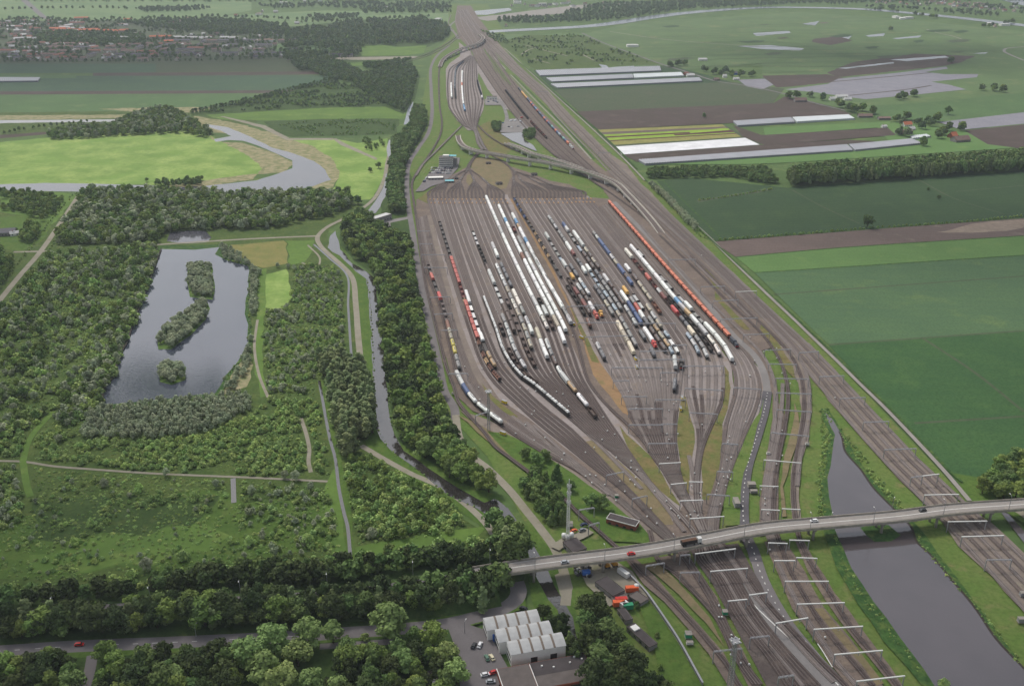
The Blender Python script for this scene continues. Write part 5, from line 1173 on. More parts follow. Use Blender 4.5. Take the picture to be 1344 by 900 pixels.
# --- near belts, tree by tree
def grove(pts, keys, hr, label, group, wide=(.85, 1.4)):
    for p in pts: tree(rt.choice(keys), p, rt.uniform(*hr), label, group, rt.uniform(*wide))
def upto(pts, n, rest_name, rest_keys, hr, rest_label):
    pts = sorted(pts, key=lambda p: p.y); mass(rest_name, pts[n:], rest_keys, hr, rest_label); return pts[:n]
A_belt = spots([(-60,812),(0,806),(80,801),(170,790),(340,776),(440,768),(540,755),(600,748),(640,742),(662,738),(655,726),(630,727),(560,735),(460,752),(340,757),(170,782),(85,790),(0,790),(-60,796)], 5.6, seed=1)
B_belt = spots([(-60,848),(0,844),(100,839),(200,836),(340,829),(450,823),(520,816),(600,806),(650,793),(672,778),(674,762),(652,760),(600,772),(500,788),(400,796),(300,802),(170,812),(80,820),(0,822),(-60,826)], 5.7, seed=2)
C_belt = spots([(-60,882),(100,872),(230,868),(320,868),(325,905),(300,930),(-60,940)], 7.4, seed=3)
C2_belt = spots([(430,872),(480,862),(545,862),(590,870),(600,905),(560,930),(430,930)], 7.0, seed=4)
W_belt = spots([(752,812),(770,800),(786,806),(800,840),(826,868),(850,900),(880,930),(790,930),(768,880)], 6.4, seed=5)
W2_belt = spots([(712,800),(722,812),(738,822),(748,840),(760,862),(774,885),(788,910),(778,912),(762,880),(742,848),(718,824),(706,806)], 4.6, seed=6, avoid=False)
can_belt = spots([(492,300),(508,306),(534,318),(543,340),(549,380),(556,420),(564,465),(574,510),(584,550),(600,585),(622,612),(644,636),(650,648),(616,642),(580,622),(549,603),(529,583),(521,560),(512,520),(506,470),(501,420),(496,380),(490,352),(468,342),(452,318),(450,300),(470,290)], 7.2, seed=7)
B_belt.sort(key=lambda p: p.y)
grove(B_belt[:95], ['belt', 'belt', 'belt', 'dark', 'broad', 'poplar'], (10, 17), 'dark green roadside tree in the dense belt above the near road', 'trees in the belt above the near road')
mass('woodland', B_belt[95:], ['fbelt', 'fbelt', 'fd'], (10, 17), 'dense dark belt of trees along the road')
mass('woodland', A_belt, ['fbelt', 'fbelt', 'fd'], (8, 14), 'dense dark belt of trees along the embankment of the bridge road')
grove(C_belt, ['belt', 'belt', 'dark', 'broad'], (9, 16), 'dark green tree in the wood below the near road', 'dark trees below the near road')
grove(C2_belt, ['belt', 'dark', 'broad'], (8, 14), 'dark green tree in the copse left of the car park', 'trees left of the car park')
grove(W_belt, ['belt', 'belt', 'dark'], (11, 16), 'dark green tree in the belt between the small canal and the works yard', 'trees beside the works yard')
grove(W2_belt, ['belt', 'cone'], (7, 10), 'dark green small tree on the bank behind the white shed', 'trees behind the white shed')
for x, y, h, k, lb in ((514,838,20,'bright','large bright green round tree standing alone by the near road'), (438,846,13,'bright','smaller bright green tree left of the large round one by the road'), (406,852,17,'bright','bright green tree behind the weeping willow by the road'),
    (360,862,18,'bright','bright green tree left of the weeping willow, second in its row'), (392,876,17,'weep','weeping yellow-green willow among the bright trees'), (330,880,18,'bright','bright green tree at the left end of the bright row'),
    (350,898,18,'bright','bright green tree in front of the bright row'), (372,912,17,'bright','bright green tree at the lower edge below the weeping willow'), (410,915,15,'bright','bright green tree at the lower edge right of the willow'), (440,920,13,'bright','lowest bright green tree between the willow and the dark copse'),
    (232,908,14,'bright','single bright green tree among the dark trees below the road'), (200,922,10,'bright','pale green treetop at the bottom edge'), (568,850,15,'broad','mid green tree beside the car park entrance'), (588,880,15,'bright','mid green tree along the car park, middle one'), (600,900,14,'bright','green tree along the car park, lowest one'),
    (545,846,11,'dark','small dark tree between the road and its side lane'), (634,806,16,'poplar','bright slender tree in front of the dark belt by the road bend'), (480,842,5,'bright','tiny bright sapling on the verge between road and lane'), (140,872,14,'broad','mid green tree beside the gap in the wood below the road'), (530,884,13,'bright','bright green tree in the middle of the copse')):
    tree(k, P(x, y), h, lb, None, 1.25 if k == 'bright' else 1.1)
# canal-side wood: the near half tree by tree, the rest as one wood
can_near = [p for p in can_belt if PX(p)[1] > 592]
grove(can_near, ['dark', 'broad', 'broad'], (12, 16), 'dark green tree at the lower end of the canal-side wood', 'trees at the lower end of the canal wood')
mass('woodland', [p for p in can_belt if PX(p)[1] <= 592], ['fd', 'fb', 'fb', 'fbelt'], (9, 15), 'long dense wood between the canal and the yard road')
mass('woodland', spots([(452,294),(470,280),(488,288),(492,300),(470,318),(455,316)], 6, seed=8), ['fd'], (8, 11), 'dark trees at the upper end of the canal wood')
mass('woodland', spots([(512,210),(520,186),(536,172),(545,142),(558,146),(559,165),(546,188),(534,208),(533,240),(532,262),(530,282),(512,280),(510,250),(514,230)], 6.5, seed=9), ['fd'], (10, 14), 'tall dark wood beside the narrow canal north of the yard')
mass('woodland', spots([(460,104),(500,92),(540,86),(548,98),(540,135),(530,148),(500,136),(464,112)], 8, seed=10), ['fd', 'ff'], (7, 10), 'dark wood in the angle of the railway curve')
# poplar block and single trees near the bridge
grove(spots([(420,480),(448,474),(476,478),(486,520),(490,570),(476,598),(446,600),(434,560),(424,515)], 6.6, seed=11), ['poplar'], (15, 18), 'grey-green poplar in the dense block between ditch and canal', 'poplars of the dense block', (1.3, 1.6))
for x, y, h, k, lb in ((662,738,22,'poplar','tallest dark tree at the bridge head, left of the road bridge'), (676,742,22,'dark','broad dark tree beside the canal at the bridge head'), (684,730,16,'dark','lower dark tree right of the bridge head group'),
    (690,604,9,'dark','leftmost round tree on the lawn beside the far-left track'), (704,612,10,'dark','second round tree on the lawn beside the track'), (716,606,9,'dark','small tree behind the two round lawn trees'), (731,632,13,'cone','tall conical tree on the lawn left of the telecom mast'), (749,646,8,'dark','small dark tree behind the telecom mast'),
    (776,668,11,'dark','dark round tree right of the telecom mast'), (790,670,10,'dark','dark round tree beside the slate-roofed relay hut'), (803,676,4,'dark','small dark bush above the relay hut'), (835,798,4,'dark','small bush in the mown grass beside the annex'), (866,880,4,'broad','shrub at the foot of the works grass'), (862,838,3.5,'dark','small dark bush right of the flat-roofed annex')):
    tree(k, P(x, y), h, lb, None, 1.15)
grove(spots([(680,640),(700,628),(724,648),(744,668),(738,690),(716,690),(700,672)], 5.6, seed=12), ['dark', 'cone'], (9, 13), 'dark tree in the clump below the telecom mast lawn', 'dark clump left of the telecom mast')
grove(spots([(1284,648),(1300,622),(1330,608),(1380,606),(1380,650),(1344,656),(1310,656)], 6.5, seed=13), ['broad', 'broad', 'dark'], (9, 12), 'broad green tree in the clump at the field corner above the bridge', 'trees at the field corner above the bridge')
mass('woodland', spots([(640,690),(660,690),(678,702),(694,722),(690,740),(665,742),(645,735),(650,715)], 6, seed=90, avoid=False), ['fd'], (9, 13), 'dark trees over the canal at the bridge head')
# --- the nature area
mass('tussocks', spots([(-60,610),(40,612),(330,632),(440,640),(446,730),(340,745),(150,760),(-60,785)], 3.4, .62, 12, seed=91), ['fs', 'fds'], (.6, 1.5), 'tall herbs and tussocks over the rough meadow', (1.2, 2.2))
mass('tussocks', spots([(-60,430),(60,338),(205,322),(160,470),(110,570),(430,545),(438,625),(60,606),(-60,604)], 4.6, .7, 14, seed=92)+spots([(456,605),(490,602),(612,690),(560,706),(460,715)], 3.6, .8, seed=93)+spots([(384,352),(455,346),(456,470),(430,520),(352,520),(350,412),(384,396)], 3.8, .75, 14, seed=94), ['fs', 'fds'], (.8, 1.8), 'tall herbs between the scrub', (1.2, 2))
isl = [([(247,349),(262,347),(277,352),(281,378),(277,392),(262,390),(251,388),(246,370)], 5), ([(270,396),(275,405),(269,418),(250,438),(225,456),(209,457),(208,445),(217,430),(240,414),(256,401)], 5), ([(210,482),(225,477),(241,484),(242,498),(225,504),(211,500)], 4.5)]
for i, (poly, h) in enumerate(isl):
    grove(spots(poly, 5.4, seed=20+i, avoid=False), ['willow'], (5.5, 8), 'grey-green willow on the %s island in the lake' % ('upper', 'middle', 'small lower')[i], 'willows of the %s lake island' % ('upper', 'middle', 'lower')[i])
mass('woodland', spots([(75,322),(75,308),(105,262),(110,253),(200,252),(290,256),(345,258),(400,255),(458,256),(462,268),(440,284),(400,292),(345,302),(280,302),(215,306),(205,319)], 7, seed=30), ['fd', 'fb', 'fw'], (6, 13), 'broad dark wood between the river and the lake')
mass('woodland', spots([(0,252),(60,256),(85,262),(70,284),(60,292),(25,278),(0,278)], 7, .62, seed=31), ['fd', 'fb'], (6, 9), 'trees left of the straight track')
mass('woodland', spots([(24,318),(40,295),(52,300),(50,315),(34,320)], 7, seed=32), ['fb'], (8, 10), 'trees beside the small farm on the left')
mass('woodland', spots([(-40,330),(0,326),(20,345),(8,372),(-10,390),(-40,400)], 7, seed=33), ['fd', 'fb'], (7, 10), 'trees at the left edge beside the straight track')
mass('scrub', spots([(62,338),(205,322),(210,340),(186,400),(160,470),(140,520),(128,545),(90,560),(40,560),(-60,600),(-60,440),(0,412),(30,375)], 6.4, .6, 30, seed=34), ['fds', 'fd', 'fs', 'fb', 'fw'], (4, 10), 'dense tall scrub left of the lake')
mass('scrub', spots([(62,338),(205,322),(210,340),(186,400),(160,470),(140,520),(128,545),(90,560),(40,560),(-60,600),(-60,440),(0,412),(30,375)], 6, .55, 18, seed=35), ['fs', 'fw'], (3.5, 6), 'lighter bushes among the tall scrub left of the lake')
mass('scrub', spots([(352,352),(450,346),(455,400),(456,455),(432,505),(400,520),(352,516),(346,470),(350,410),(384,395),(384,352)], 5.4, .62, 18, seed=36), ['fs', 'fds', 'fw'], (3, 6), 'dense scrub between the lake and the towpath')
mass('scrub', spots([(330,350),(342,356),(338,400),(331,440),(328,480),(306,515),(298,512),(322,466),(332,430),(328,390)], 4.6, seed=37), ['fw'], (4, 6.5), 'grey willows along the right shore of the lake')
mass('scrub', spots([(288,322),(294,340),(330,350),(318,338),(300,326)], 4.5, seed=38), ['fw'], (4, 6), 'grey willows at the top corner of the lake')
mass('willow_plantation', spots([(116,540),(200,530),(300,519),(326,520),(332,536),(300,556),(260,572),(200,577),(108,576)], 4.2, seed=39), ['fw'], (4.5, 6.5), 'grey-green willow plantation below the lake', (.9, 1.1))
mass('scrub', spots([(108,578),(200,580),(270,572),(330,545),(360,522),(420,525),(430,560),(438,622),(330,624),(210,618),(120,612),(60,606),(40,580),(70,560)], 4.8, .68, 20, seed=40), ['fs', 'fds', 'fs'], (3, 5.5), 'dense green scrub below the willow plantation')
mass('scrub', spots([(-60,560),(30,560),(28,600),(-60,604)], 5.5, .7, seed=41), ['fds', 'fs'], (4, 6), 'dark scrub at the left edge')
mass('scrub', spots([(456,605),(474,600),(490,606),(540,634),(580,652),(612,690),(600,700),(560,704),(480,712),(460,690),(452,640)], 5.2, .74, 18, seed=42), ['fs', 'fds', 'fb'], (4, 7), 'green scrub between the ditch and the towpath')
mass('scrub', spots([(-60,612),(20,612),(40,640),(30,690),(-60,740)], 5.5, .58, 15, seed=43), ['fds', 'fs', 'fw'], (3.5, 6), 'scrub patches at the left edge of the meadow')
mass('scrub', spots([(-40,780),(80,770),(200,755),(340,742),(450,736),(600,712),(640,706),(655,724),(560,734),(460,750),(340,756),(170,780),(0,792)], 6, .72, 18, seed=44), ['fds', 'fs', 'fd'], (4, 8), 'scrub along the top of the dark tree belt')
mass('scrub', spots([(40,622),(330,632),(440,640),(446,720),(340,740),(150,752),(0,765),(-30,740),(40,690)], 6.2, .46, 16, seed=45), ['fs', 'fds', 'fds', 'fw'], (1.8, 4.2), 'low bushes dotted over the rough meadow')
mass('scrub', spots([(300,640),(430,640),(442,700),(400,738),(340,728),(330,690)], 5.6, .5, 14, seed=46), ['fw', 'fs', 'fds'], (3, 6), 'willow bushes right of the rough meadow')
for i, (x, y, h, k) in enumerate(((137,638,7,'gshrub'),(218,625,6,'willow'),(284,640,6,'willow'),(183,645,7,'shrub'),(256,655,7,'shrub'),(330,650,7,'willow'),(328,715,7,'shrub'),(405,715,9,'shrub'),(408,645,7,'willow'),(388,630,7,'willow'),(374,628,6,'willow'),(193,748,8,'willow'),(120,690,6,'shrub'),(98,715,6,'shrub'),(240,735,8,'shrub'),(488,705,8,'gshrub'),(78,580,6,'willow'),(46,525,7,'willow'),(60,506,8,'willow'),(72,488,7,'willow'),(20,540,7,'willow'),(8,525,7,'willow'),(382,420,4,'willow'),(66,410,9,'willow'),(75,385,9,'willow'))):
    tree(k, P(x, y), h, '%s %s in the nature area, %s' % ('grey-green' if k in ('willow', 'gshrub') else 'dark green', 'willow' if k == 'willow' else 'bush', ('left of the bushes on the footpath','standing on the footpath middle','right of the sole willow on the path','wide one below the footpath','wide one below the footpath, right','near the short ditch','alone in the right of the meadow','largest beside the long ditch','beside the poplar block','between path and poplar block','left of the gravel path end','among the dark belt tops','upper one of the meadow pair','lower one of the meadow pair','above the dark belt','at the head of the scrub strip','beside the grass track','upper of three left of the lake','middle of three left of the lake','lower of three left of the lake','lowest at the left edge','next to the left edge','on the green clearing','beside the straight track, lower','beside the straight track, upper')[i]))
for i, p in enumerate(line_spots([(6,404),(30,374),(56,340),(84,300),(110,262)], 9)+line_spots([(-10,386),(20,350),(46,318),(74,280),(98,254)], 9)):
    tree('shrub', p, 2.6, 'small round sapling lining the straight beige track', 'saplings along the straight track')
mass('reeds', line_spots([(208,325),(200,345),(186,385),(170,430),(152,480),(136,512),(134,532),(200,527),(284,519),(298,494),(320,468),(328,440),(327,380),(326,350),(296,341)], 4, 1.2), ['fs', 'fw'], (1.2, 2.6), 'reeds round the lake shore')
mass('reeds', line_spots([(482,366),(486,402),(490,480),(492,530),(496,562),(512,590),(554,622),(590,650),(628,668)], 5, .8)+line_spots([(494,368),(499,402),(503,450),(509,510),(514,560)], 5, .8), ['fs'], (.8, 1.8), 'reeds along the canal banks')
# river bank and north-west
mass('woodland', spots([(62,178),(110,168),(150,166),(160,158),(190,148),(225,145),(240,155),(262,166),(278,176),(272,182),(240,175),(170,178),(100,183),(70,184)], 8, seed=50), ['fd', 'fb', 'fw'], (7, 13), 'dark clump of trees beyond the bright meadow')
mass('woodland', line_spots([(0,178),(40,170),(80,165),(116,161)], 9, 2), ['fd'], (5, 8), 'row of bushes beyond the bright meadow')
mass('woodland', spots([(202,240),(250,237),(268,236),(264,244),(206,246)], 6, .7, seed=51), ['fd'], (5, 8), 'bushes on the river bank')
for x, y, h, lb in ((193,239,6,'small dark tree alone on the river bank'), (456,258,13,'black-green round tree beside the white gabled house'), (470,268,11,'dark tree beside the small car park by the river'), (497,221,9,'dark tree in the river meadow beside the path'), (486,226,7,'dark bush left of the meadow tree'), (484,190,6,'bush in the meadow between the two paths')):
    tree('dark', P(x, y), h, lb, None, 1.3)
for i in range(4): tree('willow', P(348+i*9+(9 if i == 3 else 0), 253+(i % 2)), 8, 'grey-green willow in the row on the near river bank', 'willows on the near river bank')
mass('woodland', spots([(474,184),(500,180),(506,192),(498,200),(478,196)], 7, .6, seed=52), ['fb'], (4, 7), 'bushes in the meadow beside the narrow canal')
mass('scrub', spots([(250,148),(330,130),(430,108),(466,114),(528,146),(500,142),(420,140),(300,148)], 9, .55, 40, seed=53), ['fds', 'ff'], (4, 7), 'dark scrub along the railway embankment')
mass('scrub', spots([(365,164),(430,157),(522,157),(518,175),(470,177),(388,179)], 8, .5, 40, seed=54), ['fds'], (2, 4), 'low dark scrub strip in the meadows')
mass('woodland', line_spots([(250,148),(330,131),(380,118),(436,105)], 7, 2.5)+line_spots([(250,151),(330,134),(380,121),(436,108)], 7, 2.5), ['fd', 'ff'], (5, 8), 'tree row along the curved railway bank')
mass('woodland', spots([(375,46),(400,38),(450,32),(480,28),(520,30),(550,24),(586,32),(592,46),(580,55),(560,58),(520,60),(480,60),(470,76),(440,80),(408,92),(396,98),(374,76)], 14, .6, 45, seed=55), ['ff', 'ff', 'fp', 'fd'], (10, 17), 'large dark park wood beyond the fields')
mass('woodland', spots([(376,76),(400,92),(440,108),(462,108),(476,98),(450,84),(420,82)], 10, seed=56)+spots([(476,86),(540,80),(518,90),(480,92)], 10, seed=57), ['fd', 'ff'], (9, 13), 'dark wood edge beside the railway curve')
mass('woodland', spots([(0,-1),(600,-1),(600,3),(300,4),(0,3)], 34, .7, 200, seed=80)+line_spots([(0,14),(120,12),(240,15)], 22, 8)+line_spots([(130,27),(300,24),(380,27),(470,31)], 16, 8)+line_spots([(330,34),(420,30),(560,24)], 18, 8)+spots([(470,14),(560,12),(592,10),(592,18),(480,19)], 24, .75, seed=81), ['ff', 'fd'], (9, 15), 'scattered far tree lines on the left horizon')
mass('woodland', spots([(336,8),(480,4),(590,6),(590,12),(480,14),(420,10),(340,14)], 26, .7, 120, seed=58)+spots([(400,22),(470,20),(470,25),(410,28)], 20, seed=59)+spots([(180,12),(260,10),(278,12),(250,16),(190,17)], 20, .8, seed=60), ['ff'], (10, 15), 'far woods near the horizon on the left')
mass('woodland', spots([(0,24),(130,26),(300,26),(385,30),(385,78),(300,78),(240,80),(0,82)], 19, .56, 70, seed=61), ['ff', 'fd'], (6, 12), 'trees among the houses of the far village')
mass('woodland', spots([(40,45),(130,44),(190,50),(190,62),(60,60)], 15, .8, 80, seed=62)+spots([(160,30),(270,26),(380,34),(380,48),(290,46),(200,40)], 18, .7, 80, seed=63), ['ff', 'fd'], (10, 15), 'village park trees in the distance')
mass('woodland', line_spots([(0,82.5),(100,82.5),(200,82),(300,80),(370,76)], 14, 4), ['ff'], (7, 11), 'tree line at the edge of the far village')
# right side
mass('woodland', spots([(1036,247),(1034,234),(1080,228),(1200,221),(1344,210),(1480,200),(1480,213),(1344,225),(1200,235)], 6.5, seed=64), ['fd', 'fd', 'fp'], (16, 20), 'tall dark shelter belt across the right-hand fields', (.7, 1.0))
mass('woodland', spots([(850,236),(850,226),(900,224),(1006,224),(1022,240),(1016,244),(960,234),(905,234)], 6.5, seed=65), ['fd'], (7, 10), 'lower dark hedge belt left of the shelter belt')
for i, p in enumerate(line_spots([(852,244),(866,256),(884,274),(902,293),(912,302)], 8.5, .8)): tree('willow', p, 10, 'round grey-green bush in the row along the main line ditch', 'round bushes along the main line', 1.2)
mass('hedge', line_spots([(858,240),(880,262),(905,288),(925,310)], 4, .5)+line_spots([(912,303),(922,312),(936,316)], 4, 1), ['fds'], (2, 3), 'clipped hedge along the field edge')
mass('hedge', line_spots([(914,264),(960,258),(1012,249)], 5, 1)+line_spots([(940,316),(1020,310),(1100,304),(1140,300),(1240,294),(1344,284)], 5, 1), ['fds'], (2.5, 4), 'low dark field hedges on the right')
for x, y, h, lb in ((1138,299,15,'lone dark tree on the hedge between the two right-hand fields'), (1244,151,16,'lone round tree in the green field far right'), (924,155,9,'lone tree in the brown field beyond the lettuce beds'), (1232,262,6,'small bush at the field corner of the track'), (1218,251,5,'bushes at the bend of the field track')):
    tree('dark', P(x, y), h, lb, None, 1.2)
clumps = [(880,88,9),(890,87,12),(900,86,8),(925,94,9),(936,98,8),(952,96,16),(945,100,9),(962,102,9),(972,101,8),(984,101,12),(988,100,9),(1036,130,11),(1046,129,12),(1062,128,13),(1078,132,9),(1098,138,11),(1104,142,10),(1112,146,11),(1120,148,12),(1130,146,10),(1146,150,11),(1178,132,7),(1186,130,8),(1200,127,8),(1176,160,12),(1184,165,10),(1190,158,15),(1204,164,11),(1208,170,12),(1216,162,10),(1222,166,11),(1228,160,11),(1190,180,9),(1180,178,8),(1238,178,14),(1242,172,11),(1262,172,13),(1232,182,10),(1214,192,8),(1290,119,8),(1304,120,7),(1316,122,7),(1248,83,9),(1170,40,8),(1150,14,16),(1156,14,14),(1172,14,18),(1178,17,12),(1200,20,14),(1208,22,16),(1224,24,12),(1226,24,12),(1290,36,12),(1300,36,14),(1320,32,16),(1330,30,16)]
mass('farm_trees', [P(x+rt.uniform(-3, 3), y+rt.uniform(-.6, .6)) for x, y, h in clumps for _ in range(4)], ['fd', 'ff', 'fb'], (9, 16), 'trees round the far farmsteads on the right')
for x, y in ((872,104),(880,106),(1050,140),(1070,146),(1090,147)): pass
mass('woodland', spots([(740,18),(790,6),(1050,-2),(1350,-6),(1350,0),(1200,4),(1050,6),(1000,9),(905,13),(850,22),(800,28),(760,30),(745,26)], 23, .85, 200, seed=66)+spots([(650,26),(700,24),(760,22),(764,30),(700,32),(656,32)], 22, .8, seed=67)+spots([(1080,6),(1344,8),(1344,24),(1280,22),(1200,14),(1100,10)], 30, .5, 150, seed=68), ['ff'], (10, 16), 'woods along the far river')
mass('woodland', spots([(630,40),(660,48),(668,58),(650,56),(640,48)], 12, .8, seed=69)+spots([(660,52),(760,46),(790,58),(860,84),(740,86),(690,84)], 15, .46, 50, seed=70), ['ff', 'fds'], (4, 8), 'bushes on the rough ground right of the main line')
mass('scrub', spots([(686,176),(702,172),(702,182),(690,184)], 5, seed=71)+spots([(646,164),(656,164),(656,174),(648,174)], 4, seed=72), ['fd'], (6, 9), 'dark bushes beside the pond and the depot')
mass('reeds', spots([(1076,540),(1086,538),(1092,556),(1090,590),(1080,640),(1084,690),(1076,690),(1072,640),(1078,590)], 2.8, .85, 12, seed=73, avoid=False)+spots([(1100,560),(1112,572),(1140,610),(1172,650),(1202,684),(1192,686),(1158,650),(1128,612),(1108,586)], 2.8, .85, 12, seed=74, avoid=False), ['fs', 'fds'], (1.4, 2.8), 'tall reeds along the broad canal')
mass('reeds', spots([(1206,706),(1240,745),(1290,806),(1344,876),(1336,876),(1282,806),(1232,746),(1200,710)], 2.8, .88, 12, seed=75, avoid=False)+spots([(1094,702),(1104,728),(1116,752),(1144,794),(1178,840),(1214,886),(1206,886),(1168,838),(1134,792),(1106,750)], 2.8, .88, 12, seed=76, avoid=False), ['fs', 'fds'], (1.4, 2.6), 'reeds along the lower canal')
tree('shrub', P(1238,900), 5, 'dark bush at the lower canal edge', None, 1.2)
# ---------------------------------------------------------------- catenary portals, masts, lamps, signals
portal_cache = {}
def portal(a, b, bright, label):
    """two masts and a beam over the tracks; a, b are the beam ends in the photo"""
    zt = 7.6; A = P(a[0], a[1], zt); B = P(b[0], b[1], zt); c = (A+B)/2; d = B-A; L = d.length; rz = math.atan2(d.y, d.x)
    root = empty('catenary_portal', (c.x, c.y, 0), rz); mt = M['white_steel'] if bright else M['portal_grey']
    w = .62 if bright else .5
    m = MB()
    if bright: m.box(-L/2-.3, L/2+.3, -w/2, w/2, zt-.45, zt)
    else:
        for y in (-w/2, w/2):
            for z in (zt-.5, zt): m.bar((-L/2, y, z), (L/2, y, z), .13)
        k = max(3, int(L/2.2))
        for i in range(k):
            x0 = -L/2+L*i/k; x1 = -L/2+L*(i+1)/k
            for y in (-w/2, w/2): m.bar((x0, y, zt-.5 if i % 2 else zt), (x1, y, zt if i % 2 else zt-.5), .1)
            m.bar((x0, -w/2, zt), (x1, w/2, zt), .08)
    m.build('beam', mt, root)
    for x in (-L/2, L/2):
        p = MB(); p.box(x-.2, x+.2, -.2, .2, -.2, zt-.46); p.build('mast', M['steel_grey'], root)
    n = max(1, int(L/6))
    for i in range(n):
        x = -L/2+(i+.5)*L/n; h = MB(); h.box(x-.1, x+.1, -.1, .1, zt-2.0, zt-.46); h.bar((x, 0, zt-1.9), (x+1.2, .3, zt-1.6), .08); h.build('hanger', M['steel_grey'], root)
    return tag(root, label, 'catenary portal', 'catenary portals of '+label.split(' over ')[-1])
WH = [((1009,711.7),(1033,712.4)),((1037,708),(1062,708.6)),((1017,735),(1043,735)),((1046,731),(1072,732)),((1031,762),(1087,762)),((1047,792),(1108,790)),((1069,825),(1132,821)),((1096,858),(1158,852.6)),((1125,893),(1187,886))]
for a, b in WH: portal(a, b, True, 'white beam portal over the two canal-side track pairs')
for a, b in [((1019,817),(1060,810)),((956,788),(980,785.7)),((984,780),(1006.5,777)),((933,749),(981,745)),((913,726),(965,719.5))]: portal(a, b, True, 'white beam portal over the wide dark track group')
for a, b in [((906,680),(950,677)),((865.7,608),(893,606.4)),((881,635),(901,633)),((905,631.6),(922,632)),((893,656.7),(922,655.5))]: portal(a, b, True, 'white beam portal over the yard throat')
for a, b in [((1003,603),(1051,607)),((998,637),(1021,637.7)),((1000,668),(1023,669)),((1027,667),(1050,668))]: portal(a, b, True, 'white beam portal over the curved tracks above the bridge')
for a, b in [((1245,684),(1295,683)),((1263,703.6),(1317,702)),((1214,649),(1258,648)),((1211,624),(1232,621.5)),((966,382.7),(993,381.4))]: portal(a, b, True, 'white beam portal over the main line')
for a, b in [((1295,734),(1328,733.7)),((1049,462.6),(1075,460.6)),((1076,494),(1108,492.5)),((1103,522.6),(1136,521)),((1133.5,553.7),(1167,552.5)),((1161,589.6),(1202.6,588)),((1196,626),(1211,624)),((936,395),(969,393)),((946,418.7),(994,416.7)),((976,439),(1010,437.5)),((920,376),(951,375.4)),((878,340.7),(913,340)),((703,120.5),(719,120.5)),((785,200),(802,200))]: portal(a, b, False, 'grey lattice portal over the straight main line')
for a, b in [((1012,567),(1062,572)),((1020,537),(1065,540)),((1019,515),(1065,516.5)),((1018,496),(1062,497)),((1009,477),(1046,478)),((1004,459),(1038,458))]: portal(a, b, False, 'grey lattice portal over the curve beside the asphalt road')
for a, b in [((564.5,390),(591,389)),((570,412),(594,411)),((578.5,433),(600.5,432.6)),((548,303),(564,303)),((551,320),(567,320)),((553,334),(584,334)),((557,351),(587,351)),((589,490),(614,489.5)),((624,545),(640,540))]: portal(a, b, False, 'grey lattice portal over the far-left tracks')
for a, b in [((744,402),(794,400)),((758.5,423),(812,423)),((768,442),(825,440)),((830,424),(887,424)),((880,453),(901,452)),((840,460.7),(880,460)),((840,471.7),(899,471)),((896,480),(950,480)),((803,482),(870,482)),((805,499.5),(826,499)),((816,520),(849,520)),((825.5,536),(870,536)),((825.5,557),(870,557)),((851,581.5),(888,581)),((867,488.6),(888,488.6)),((860,524),(900,524)),((899,509),(949,512)),((905,541),(942,543)),((868,556),(889,556)),((948,581.5),(969,582.7)),((963,508),(999,510.6)),((941,618),(962,619)),((928,648),(958,650))]: portal(a, b, False, 'grey lattice portal over the right yard fan')
for a, b in [((796,623),(819,618.5)),((830,654),(849.6,650)),((760,668.6),(780,665.6)),((772.6,689),(786.6,685)),((893,728),(906,727)),((893,750.5),(918.5,750)),((985,836),(1010,833.5)),((937,854),(974,850)),((1022,888),(1042,885)),((872,738),(848,742))]: portal(a, b, False, 'grey lattice portal over the lower left throat')
rs = random.Random(21)
def small(name, mk, locs, label, cat, group, kind=None):
    me = mk
    for (x, y, z, rz) in locs:
        o = bpy.data.objects.new(name, me); COL.objects.link(o); o.location = (x, y, z); o.rotation_euler = (0, 0, rz); tag(o, label, cat, group)
def sig_mesh():
    m = MB(); m.box(-.12, .12, -.12, .12, -.4, .7); m.m = 1; m.box(-.4, .4, -.35, .35, .55, 1.1); m.box(-.35, .35, -.3, .3, 1.1, 1.2, None, .1); return m.mesh('ground_signal', [M['steel_grey'], M['white_steel']])
locs = []
cand = [t for t in TRACKS if t[0] in ('LA','LB','RA','RB','RC','FL','S2','R2','MAIN','LADDER','LT')]
while len(locs) < 170:
    t = rs.choice(cand); s = rs.uniform(.35, .97)*t[2][-1]; p, d, z = at_s(t, s); y = PX(p)[1]
    if y < 440 and rs.random() < .8: continue
    if not 330 < y < 905: continue
    n = Vector((-d.y, d.x, 0)).normalized(); q = p+n*rs.choice((-2.2, 2.2)); locs.append((q.x, q.y, z, math.atan2(d.y, d.x)))
small('ground_signal', sig_mesh(), locs, 'small white ground signal box between the yard tracks', 'ground signal', 'white ground signals between the tracks')
def ret_mesh():
    m = MB(); m.box(-1.9, 1.9, -.5, .5, .05, .8, None, .1); m.box(-.5, .5, -.25, .25, .7, 1.1); return m.mesh('rail_brake', M['orange_pale'])
M['orange_pale'] = plain('orange_pale', S(214,170,120), .7, .3)
locs = []
for t in TRACKS:
    if t[0] in ('LA','LB','LT','RA','RB'):
        for s in (6, 22):
            p, d, z = at_s(t, s); n = Vector((-d.y, d.x, 0)).normalized(); q = p+n*1.9; locs.append((q.x, q.y, z, math.atan2(d.y, d.x)))
small('rail_brake', ret_mesh(), locs, 'small pale orange rail brake beside a track below the hump', 'rail brake', 'orange rail brakes in two rows across the hump end')
def lamp(p, h, label, group, arm=1.6, rz=0.0):
    root = empty('lamp_post', p, rz); m = MB(); m.tube((0, 0, -.3), (0, 0, h), .16, .1, 8); m.build('pole', M['steel_grey'], root)
    a = MB(); a.bar((0, 0, h-.05), (arm, 0, h+.25), .12); a.build('arm', M['steel_grey'], root); b = MB(); b.box(arm-.2, arm+.8, -.2, .2, h+.12, h+.34); b.build('lamp_head', M['white_steel'], root)
    return tag(root, label, 'lamp post', group)
